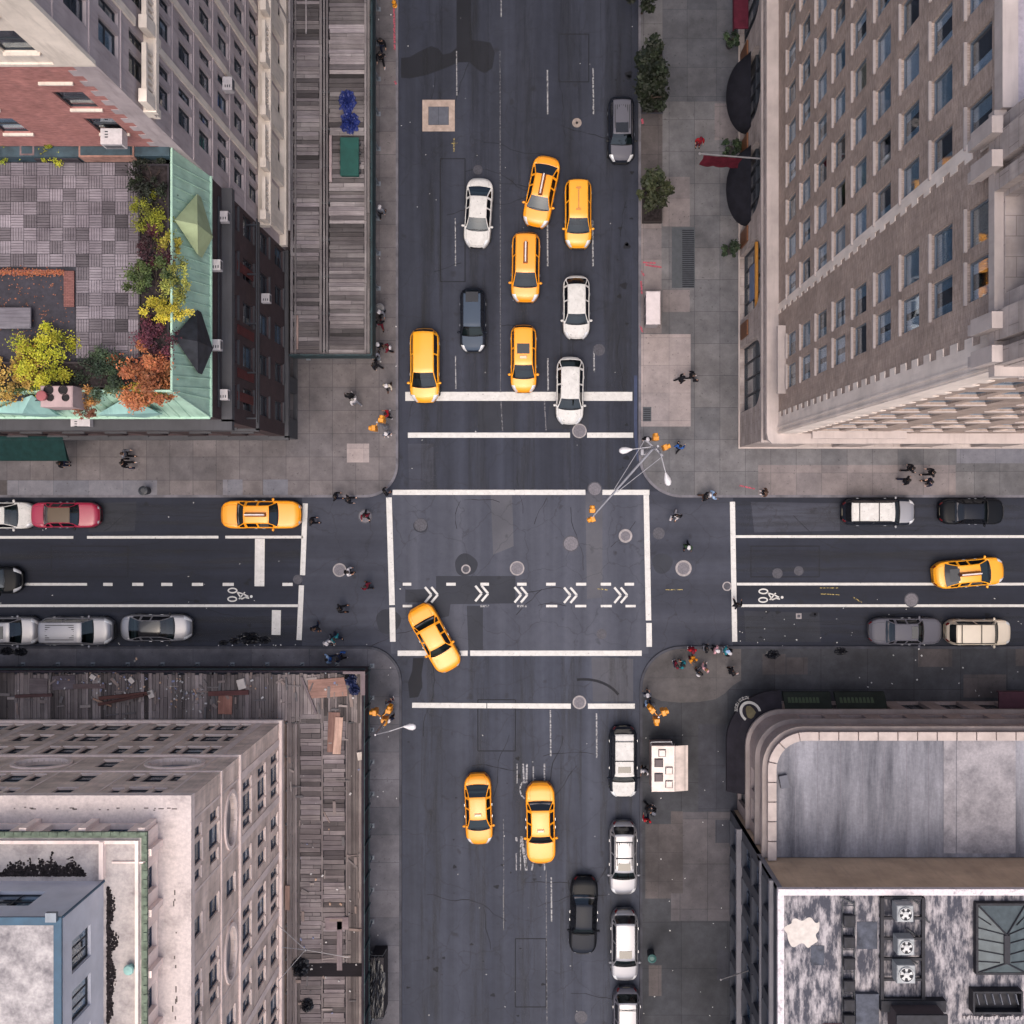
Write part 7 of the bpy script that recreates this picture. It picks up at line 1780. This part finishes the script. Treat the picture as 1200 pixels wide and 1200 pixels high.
m = MB(); m.ring([(c0.x-.06,c0.y-.06),(c1.x+.06,c0.y-.06),(c1.x+.06,c1.y+.06),(c0.x-.06,c1.y+.06)],[(c0.x,c0.y),(c1.x,c0.y),(c1.x,c1.y),(c0.x,c1.y)],.143,.22); m.build('edging', K2, t)
for i, (px, py, l) in enumerate(((858,45,'uppermost potted shrub beside the hotel wall'),(857,172,'potted shrub between the two black canopies'),(857,290,'potted shrub below the lower black canopy'))):
    plant('potted_shrub', l, 'shrub', px, py, .142, 1.7, (.55,.6,.6), DKG2, 1100, .1, 14, 'potted shrubs by the hotel', .03, 20+i)
    c = gp(px, py, .5); b = [o for o in COL.objects if o.get('label') == l][0]; m = MB(); m.lathe((b.location.x, b.location.y, .142), [(.22,0),(.3,.5),(.32,.52),(.26,.5)], 16); m.build('pot', plain('pot_dark', srgb(60,56,58), .8), b)
TZ0 = DECKZ+.05; G = 'plants on the roof terrace'
TP = [
 ('shrub','dark green bush at the top right of the wooden terrace',179,212,1.3,(.75,.8,.6),DKG,1700,.075),('shrub','round yellow green bush beside the olive dormer',176,252,1.1,(.75,.72,.55),YG,1900,.06),
 ('shrub','yellow green bush spilling towards the olive dormer',190,270,.9,(.5,.6,.45),YG,900,.06),('shrub','dark maroon bush below the yellow green ones',178,293,1.2,(.75,.85,.55),MAR,1500,.075),
 ('shrub','straggling olive bush over the copper',199,288,.9,(.45,.45,.4),((120,116,40),(160,146,60)),600,.06),('shrub','tall mid green bush in the right terrace bed',182,333,1.5,(.85,.85,.65),MID,2100,.075),
 ('shrub','loose pale green bush leaning on the copper',203,325,1.1,(.5,.9,.5),((120,128,60),(156,156,76)),900,.07),('shrub','yellow bush above the deep maroon one',194,366,1.2,(.75,.5,.5),((168,156,44),(200,184,70)),1300,.065),
 ('shrub','deep maroon bush beside the black dormer',184,397,1.2,(.72,.75,.55),((64,30,44),(96,48,60)),1600,.07),('small_tree','orange red maple in the terrace corner',168,438,1.9,(1.15,1.15,.8),ORG,3000,.085),
 ('shrub','orange and green skirt of leaves under the maple',163,461,.8,(.9,.4,.4),((170,120,50),(140,140,60)),1000,.07),('shrub','dark green round bush left of the maple',121,438,1.5,(.9,.85,.7),DKG2,2400,.07),
 ('small_tree','big lime green bush at the bottom left of the terrace',55,421,1.7,(1.15,1.1,.75),((140,146,36),(176,170,50)),3400,.065),('shrub','golden leaved bush at the far left of the terrace',22,436,1.4,(.95,1.0,.6),GLD,1500,.085),
 ('shrub','green undergrowth below the golden bush',35,452,.8,(1.3,.4,.35),MID,900,.07),('shrub','thin orange brown bush right of the chimney block',100,462,.9,(.6,.5,.4),((170,120,60),(150,110,70)),600,.06),
 ('shrub','low dark bush between chimney and round bush',88,447,.8,(.5,.5,.4),DKG,600,.07),('shrub','yellow green tuft against the brick wall',68,179,.9,(.55,.45,.45),((140,150,40),(180,176,60)),800,.06),
 ('shrub','yellow green tuft against the brick wall at the left edge',8,176,.9,(.6,.45,.45),((130,146,40),(170,170,60)),800,.06),
 ('shrub','little brown bush at the lower end of the maple',100,482,.6,(.4,.3,.3),((130,84,60),(110,70,60)),400,.06)]
for i, (nm, l, px, py, top, r, cols, n, lf) in enumerate(TP): plant(nm, l, 'tree' if nm == 'small_tree' else 'shrub', px, py, TZ0, top*.75, tuple(q*1.28 for q in r), cols, int(n*2.2), lf*.8, 24, G, .035, 40+i)
def planter(px0, px1, py0, py1, h, col, label, z=None):
    z = DECKZ+.002 if z is None else z; a, b = gp(px0, py1, z+h), gp(px1, py0, z+h); t = thing('planter', label, 'planter', ((a.x+b.x)/2,(a.y+b.y)/2,z), 0, 'planters on the roof terrace'); m = MB()
    m.ring([(a.x,a.y),(b.x,a.y),(b.x,b.y),(a.x,b.y)],[(a.x+.08,a.y+.08),(b.x-.08,a.y+.08),(b.x-.08,b.y-.08),(a.x+.08,b.y-.08)],z,z+h); m.build('trough', plain('trough_%d' % int(col[0]*1e4), col, .85, 0, 0, .3, .25, 2), t)
    m = MB(); m.box(a.x+.08,b.x-.08,a.y+.08,b.y-.08,z,z+h*.8); m.build('soil', SOIL, t)
planter(92,157,169,184,.7,srgb(162,124,112),'long terracotta trough along the brick wall'); planter(23,40,169,182,.7,srgb(128,110,112),'short mauve trough along the brick wall'); planter(40,92,171,187,.5,srgb(56,52,58),'dark trough between two lighter ones')
planter(162,198,192,300,.45,srgb(52,48,54),'dark upper trough beside the copper eave'); planter(162,198,304,418,.45,srgb(54,50,54),'dark lower trough beside the copper eave'); planter(0,160,424,454,.4,srgb(58,52,54),'long dark trough along the lower terrace edge')
a, b = gp(-40,385,DECKZ+.4), gp(36,360,DECKZ+.4); t = thing('roof_bench','grey weathered slab bench on the dark roof bed','bench',((a.x+b.x)/2,(a.y+b.y)/2,DECKZ+.03)); m = MB(); m.box(a.x,b.x,a.y,b.y,DECKZ+.32,DECKZ+.42,1,.03); m.build('slab', wood('bench_grey', srgb(122,120,128), 'x'), t)
for x in (a.x+.4, b.x-.4): m = MB(); m.box(x-.1,x+.1,a.y+.1,b.y-.1,DECKZ+.03,DECKZ+.319); m.build('leg', FR_DARK, t)
zc = DECKZ; a, b = gp(47,477,zc+1.5), gp(85,452,zc+1.5); t = thing('chimney','pale concrete chimney block with four dark flue holes','chimney',((a.x+b.x)/2,(a.y+b.y)/2,zc)); m = MB(); m.box(a.x,b.x,a.y,b.y,zc,zc+1.5,1,.04); m.build('block', stone('chimney_concrete', srgb(172,150,150), (.2,.16,.16,1), .4, 1), t)
for px, py, e in ((57,457,1.3),(74,457,1.25),(59,466,1.0),(77,466,1.0)):
    c = gp(px, py, zc+1.505); m = MB(); m.add([(c.x+.15*e*math.cos(k*.3927), c.y+.13*e*math.sin(k*.3927), zc+1.512) for k in range(16)], [tuple(range(16))]); m.lathe((c.x,c.y,zc+1.49), [(.17*e,0),(.17*e,.06),(.145*e,.06),(.145*e,.0)], 16); o = m.build('flue', plain('flue_hole_shade', srgb(30,26,28), .9), t)  # flat dark discs paint the shade of flue holes; the block is solid
c = gp(50,464,zc+1.6); m = MB(); m.lathe((c.x,c.y,zc+1.5), [(.2,0),(.24,.25),(.2,.28)], 16); m.build('chimney_pot', plain('pot_red', srgb(150,84,88), .8), t)
m = MB(); 
for i in range(420): 
    c = td(rnd.uniform(-10,76), rnd.gauss(320,2.0)); m.obox((c.x,c.y,DECKZ+.1+rnd.uniform(0,.05)), (.06,.04,.006), rnd.uniform(0,6), rnd.choice([1,.8,1.2,(1,.6,.5)]), 0, rnd.uniform(-.5,.5))
for i in range(160):
    c = td(rnd.uniform(0,85), rnd.uniform(322,400)); m.obox((c.x,c.y,DECKZ+.03), (.05,.04,.006), rnd.uniform(0,6), rnd.choice([.5,.8,(1.2,1.3,1.6)]), 0, 0)
o = m.build('fallen_leaves', plain('leaf_fallen', srgb(150,92,62), .8, attr=True)); tag(o, 'orange fallen leaves drifted along the brick edging of the roof bed', 'leaves', None, 'stuff')

# ================================================================== STREET FURNITURE
STEEL = plain('pole_grey', srgb(150,150,158), .45, .4, 0, .5, .1, 3); YEL = plain('signal_yellow', srgb(214,140,32), .45, 0, 0, .5, .1, 4); LAMPW = plain('lamp_pale', srgb(206,204,208), .4, .1, 0, .5, .06, 3)
def sig(parent, p, face, name='signal_head'):
    m = MB(); M = Matrix.Translation(p) @ Matrix.Rotation(R(face-90), 4, 'Z'); q = MB()
    q.box(-.18,.18,-.13,.13,-.55,.55,1,.03)
    for k in (-.36, 0, .36): q.tube([(0,.13,k),(0,.33,k+.02)], [.15,.14], 10, 1, False)
    m.merge(q, M); o = m.build(name, YEL, parent)
    for k, mt in ((.36, plain('lens_red', srgb(90,20,20), .2)), (0, plain('lens_amber', srgb(110,70,16), .2)), (-.36, plain('lens_green', srgb(18,60,40), .2))):
        m = MB(); q = MB(); q.lathe((0,0,0), [(.13,0),(.1,.02)], 12); q2 = MB(); q2.merge(q, Matrix.Translation((0,.135,k)) @ Matrix.Rotation(R(-90),4,'X')); m.merge(q2, M); m.build('lens', mt, o)
    return o
def lamp_head(parent, p, ang, L=.8):
    m = MB(); q = MB(); n = 12; vs = []
    for i, (t, w, h) in enumerate(((0,.05,.05),(.15,.09,.07),(.45,.19,.12),(.75,.21,.13),(.95,.13,.09),(1,.03,.03))):
        for k in range(n): a = 2*math.pi*k/n; vs.append((t*L, w*math.cos(a), h*math.sin(a)))
    q.add(vs, [(i*n+k, i*n+(k+1)%n, (i+1)*n+(k+1)%n, (i+1)*n+k) for i in range(5) for k in range(n)])
    m.merge(q, Matrix.Translation(p) @ Matrix.Rotation(ang, 4, 'Z')); return m.build('lamp_head', LAMPW, parent, True)
# NE corner: street light, mast arm and signals
b = gp(753.5,531.5,0); ZT = 9.0; top = Vector((b.x, b.y, ZT))
t = thing('street_light','grey street light with two lamps and a long mast arm over the intersection','street light',(b.x,b.y,.142)); m = MB()
m.tube([(b.x,b.y,.142),(b.x,b.y,.9)], [.19,.16], 10); m.tube([(b.x,b.y,.9),(b.x,b.y,ZT)], [.11,.07], 10); m.build('pole', STEEL, t)
for e, s in ((gp(741,526.5,ZT+.3), 1), (gp(780,554,ZT+.3), 1)):
    m = MB(); d = e-top; m.tube([(b.x,b.y,ZT-.4), tuple(top+d*.3+Vector((0,0,.25))), tuple(e)], [.045,.04,.035], 6); m.build('lamp_arm', STEEL, t); lamp_head(t, e, math.atan2(d.y, d.x))
e = gp(694,606,6.6); a0 = Vector((b.x,b.y,6.3)); m = MB(); m.tube([tuple(a0), tuple(e)], [.085,.05], 8); m.build('mast_arm', STEEL, t)
d = (e-a0); n_ = Vector((-d.y,d.x,0)).normalized()
for s in (-1, 1):
    m = MB(); m.tube([tuple(a0+n_*.75*s+Vector((0,0,.35))), tuple(a0+d*.62+n_*.12*s)], .022, 5); m.tube([tuple(a0+Vector((0,0,.6))), tuple(a0+n_*.75*s+Vector((0,0,.35)))], .022, 5); m.build('stay', STEEL, t)
m = MB(); u = Vector((1,-1,0)).normalized(); m.obox((b.x+.25,b.y+.12,4.7), (1.5,.1,.1), R(-43)); m.build('cross_bar', STEEL, t)
sig(t, gp(768,514,4.6), 90); sig(t, gp(779,524.5,4.6), 20); sig(t, gp(694,598.5,6.0), 90); sig(t, gp(694.5,608,6.0), 200)
m = MB(); m.box(b.x-.35,b.x-.12,b.y-.2,b.y+.2,1.2,1.9,1,.02); m.build('control_box', STEEL, t)
def signal_post(px, py, heads, label, zs=3.3):
    b = gp(px, py, 2.5); t = thing('traffic_signal', label, 'traffic signal', (b.x,b.y,.142), 0, 'corner traffic signals'); m = MB(); m.tube([(b.x,b.y,.142),(b.x,b.y,4.0)], [.09,.06], 8); m.lathe((b.x,b.y,.142), [(.2,0),(.2,.1),(.1,.4)], 10); m.build('post', STEEL, t)
    for hx_, hy_, f in heads:
        p = gp(hx_, hy_, zs); m = MB(); m.tube([(b.x,b.y,zs+.3), (p.x,p.y,zs+.3)], .035, 6); m.build('bracket', YEL, t); sig(t, p, f)
    return t
signal_post(446,497,((447.5,493,80),(439,502,180)),'yellow traffic signal with two heads on the upper left corner')
signal_post(769,835,((764,831.5,135),(777,834,20),(769,843,-90)),'yellow traffic signal with three heads on the lower right corner')
t = signal_post(450,836,((440,834,180),(456,832,75),(451,843,-90)),'yellow traffic signal with three heads on the lower left corner')
b = gp(449,848.5,4.5); t = thing('street_light','slim street light with one pale lamp near the lower left signal','street light',(b.x,b.y,.142)); m = MB(); m.tube([(b.x,b.y,.142),(b.x,b.y,7.6)], [.1,.06], 8); m.build('pole', STEEL, t); e = gp(473,851.5,8)
m = MB(); m.tube([(b.x,b.y,7.5), ((b.x+e.x)/2,(b.y+e.y)/2,7.95), tuple(e)], [.04,.035,.03], 6); m.build('lamp_arm', STEEL, t); lamp_head(t, e, -.03, .75)
# food cart
z0 = .142; a, b = gp(763.5,928,2.5), gp(791,874,2.5); t = thing('food_cart','white food cart with roof hatches and a raised side flap on the lower right pavement','food cart',((a.x+b.x)/2,(a.y+b.y)/2,z0)); CW = plain('cart_white', srgb(214,200,196), .45, .1, 0, .5, .12, 2)
m = MB(); m.box(a.x+.04,b.x-.04,a.y+.04,b.y-.04,z0+.45,2.4); m.build('cart_body', plain('cart_side', srgb(170,150,148), .4, .3, 0, .5, .15, 2), t)
m = MB(); m.box(a.x,b.x,a.y,b.y,2.401,2.5,1,.03); m.build('cart_roof', CW, t)
c2 = gp(806,928,2.3); m = MB(); 
for i in range(6): x0, x1 = b.x+.02+(c2.x-b.x)*i/6, b.x+.02+(c2.x-b.x)*(i+1)/6; m.add([(x0,a.y+.02,2.49-.04*i),(x1,a.y+.02,2.45-.04*i),(x1,b.y-.02,2.45-.04*i),(x0,b.y-.02,2.49-.04*i),(x0,a.y+.02,2.46-.04*i),(x1,a.y+.02,2.42-.04*i),(x1,b.y-.02,2.42-.04*i),(x0,b.y-.02,2.46-.04*i)], [(0,1,2,3),(7,6,5,4),(0,4,5,1),(3,2,6,7)], .78 if i == 4 else 1.0)
m.build('side_flap', plain('flap_white', srgb(212,198,192), .6, 0, 0, .4, .15, 2, True), t)
for px, py, s, dk in ((776,882.5,.42,0),(772,894,.5,1),(772,911,.5,1),(784,903,.42,0),(784,919,.42,0)):
    c = gp(px, py, 2.55); m = MB(); m.box(c.x-s/2-.04,c.x+s/2+.04,c.y-s/2-.04,c.y+s/2+.04,2.501,2.53); o = m.build('hatch_rim', FR_DARK, t); m = MB(); m.box(c.x-s/2,c.x+s/2,c.y-s/2,c.y+s/2,2.531,2.62,1,.03); m.build('hatch_lid', plain('hatch_brown', srgb(92,80,84), .6) if dk else CW, o)
m = MB(); m.tube([(a.x-.02,b.y+.18,2.2),(a.x+1.4,b.y+.2,2.2)], .035, 6); 
for k in (0, 1.4): m.tube([(a.x-.02+k,b.y+.18,2.2),(a.x+k,b.y-.05,2.2)], .025, 5)
m.build('rail', STEEL, t)
for sx1 in (a.x+.15, b.x-.15):
    for yy in (a.y+.8, b.y-.8): m = MB(); q = MB(); q.lathe((0,0,0), [(.1,-.09),(.3,-.08),(.3,.08),(.1,.09)], 16); m.merge(q, Matrix.Translation((sx1,yy,z0+.3)) @ Matrix.Rotation(R(90),4,'Y')); m.build('wheel', TYRE, t)
m = MB(); m.box(b.x+.0,b.x+.3,a.y+.3,b.y-.3,1.1,1.16); m.build('counter', STEEL, t); m = MB(); m.box(b.x-.039,b.x-.03,a.y+.4,b.y-.4,1.2,2.1); m.build('serving_hatch', DARKIN, t)
# pale kiosk box at the upper right kerb
a, b = gp(757,380,2.0), gp(774,341,2.0); t = thing('kiosk','narrow white roofed kiosk box at the upper right kerb','kiosk',((a.x+b.x)/2,(a.y+b.y)/2,.142)); m = MB(); m.box(a.x+.06,b.x-.06,a.y+.06,b.y-.06,.25,1.9); m.build('cabinet', plain('kiosk_grey', srgb(150,146,150), .5), t)
m = MB(); m.box(a.x,b.x,a.y,b.y,1.901,2.0,1,.04); m.build('roof', plain('kiosk_white', srgb(208,198,200), .6, 0, 0, .4, .1, 2), t)
for x in (a.x+.12,b.x-.12):
    for y in (a.y+.15,b.y-.15): m = MB(); m.box(x-.05,x+.05,y-.05,y+.05,.142,.249); m.build('leg', FR_DARK, t)
for k in range(3): m = MB(); y = a.y+.45+.68*k; m.box(a.x+.045,a.x+.058,y-.25,y+.25,.5,1.6); m.build('door', FR_DARK, t)
# maroon flag on a staff
w0 = Vector((hx-.02, gy(186,7.2), 7.2)); e = gp(820,180,8.4); t = thing('flag','maroon flag on a pale staff leaning out of the hotel wall','flag',tuple(w0)); m = MB(); m.tube([tuple(w0), tuple(e)], [.06,.04], 8); m.build('staff', plain('staff_pale',0), t)
m = MB(); m.ball(tuple(e), .08); m.build('finial', plain('staff_pale',0), t)
m = MB(); n = 16; d = w0-e; vs = []
for i in range(n+1):
    p = e + d*(.06+.62*i/n)
    for j in range(6): vs.append((p.x+.05*math.sin(i*.9+j), p.y-.06-.12*abs(math.sin(i*.55))*j/5*(1-i/n*.5)-.1*j/5, p.z-.05-1.4*j/5))
m.add(vs, [(6*i+j,6*i+j+1,6*i+7+j,6*i+6+j) for i in range(n) for j in range(5)]); m.build('cloth', plain('flag_maroon', srgb(92,26,42), .8, 0, 0, .2, .25, 3), t, True)
# bins and small kerb things
def bin_(px, py, r, h, body, lid, label):
    c = gp(px, py, h); t = thing('litter_bin', label, 'litter bin', (c.x,c.y,.142), 0, 'litter bins'); m = MB(); m.lathe((c.x,c.y,.142), [(r*.85,0),(r,h-.12)], 16); m.build('bin_body', body, t); m = MB(); m.lathe((c.x,c.y,.142), [(r*1.06,h-.119),(r*1.06,h-.05),(r*.6,h),(r*.55,h-.04)], 16); m.build('lid', lid, t)
bin_(764,1123,.28,1.1,FR_DARK,plain('lid_teal', srgb(40,84,82), .5),'dark litter bin with a teal lid by the lower right kerb')
bin_(168,575,.3,.9,FR_DARK,FR_DARK,'small dark litter bin on the upper left pavement kerb')
bin_(445,361,.3,.9,FR_STEEL,plain('lid_grey', srgb(120,118,120), .5),'grey litter bin by the edge of the upper shed')
c = gp(462,4,.5); t = thing('fire_hydrant','small yellow fire hydrant at the top of the left kerb','hydrant',(c.x,c.y,.142)); m = MB(); m.lathe((c.x,c.y,.142), [(.17,0),(.17,.06),(.12,.08),(.12,.5),(.15,.52),(.13,.6),(.05,.7)], 14); m.build('barrel', YEL, t)
for s in (-1,1): m = MB(); m.tube([(c.x,c.y+s*.1,.55),(c.x,c.y+s*.22,.55)], .06, 8); m.build('outlet', YEL, t)
a, b = gp(433,1195,2.2), gp(450,1123,2.2); t = thing('news_stand','black covered news stand against the lower shed','news stand',((a.x+b.x)/2,(a.y+b.y)/2,.142)); m = MB(); m.box(a.x+.05,b.x-.05,a.y+.05,b.y-.05,.142,2.0); m.build('cabin', plain('stand_black', srgb(36,32,38), .8), t)
crumple('stand_cover','x','x',441.5,1159,2.0,.55,2.05,.25,BAG,20); o = [q for q in COL.objects if q.name.startswith('stand_cover')][0]
for k in ('label','category'): del o[k]
loc = Vector(o.location) - Vector(t.location); o.parent = t; o.location = loc
for y in (a.y-.0, b.y+.1): m = MB(); m.tube([(a.x,y,2.0),(b.x-.1,y,2.05),(b.x+.15,y+.45,2.05)], .03, 5); m.build('hook', FR_DARK, t)
c = gp(452,880,.5)
t = thing('garbage_cone','orange traffic cone left by the food cart','traffic cone',tuple(gp(741,1003,0)[:2])+(0,)) if False else None
# ================================================================== LIGHT AND CAMERA
w = bpy.data.worlds.new('World'); scene.world = w; w.use_nodes = True
nt = w.node_tree; bg = nt.nodes['Background']
sky = nt.nodes.new('ShaderNodeTexSky'); sky.sky_type = 'NISHITA'; sky.sun_disc = False
SUN_EL, SUN_AZ = R(70), R(185)      # azimuth clockwise from north: south-west, behind bright overcast
sky.sun_elevation = SUN_EL; sky.sun_rotation = SUN_AZ; sky.air_density = 1.0; sky.dust_density = 7.0; sky.ozone_density = .6
nt.links.new(sky.outputs[0], bg.inputs[0]); bg.inputs[1].default_value = .15
sd = bpy.data.lights.new('sun', 'SUN'); sd.energy = .5; sd.angle = R(60); sd.color = (1, .98, .965)
so = link('sun', sd)
dirv = Vector((math.sin(SUN_AZ)*math.cos(SUN_EL), math.cos(SUN_AZ)*math.cos(SUN_EL), math.sin(SUN_EL)))
so.rotation_euler = dirv.to_track_quat('Z', 'Y').to_euler(); so.location = dirv * 120
cd = bpy.data.cameras.new('camera'); cam = link('camera', cd); cam.location = (0, 0, H)
cd.sensor_width = 36; cd.lens = 36 * H * S / 1200; cd.shift_x = (600 - NX) / 1200; cd.shift_y = (NY - 600) / 1200
cd.clip_end = 2000; scene.camera = cam
vs = scene.view_settings; vs.view_transform = 'Standard'; vs.look = 'None'; vs.gamma = 1; vs.exposure = 0.56; vs.use_curve_mapping = False
scene.render.film_transparent = False
scene.cycles.max_bounces = 6; scene.cycles.diffuse_bounces = 3; scene.cycles.glossy_bounces = 3; scene.cycles.transparent_max_bounces = 8
scene.cycles.use_denoising = True
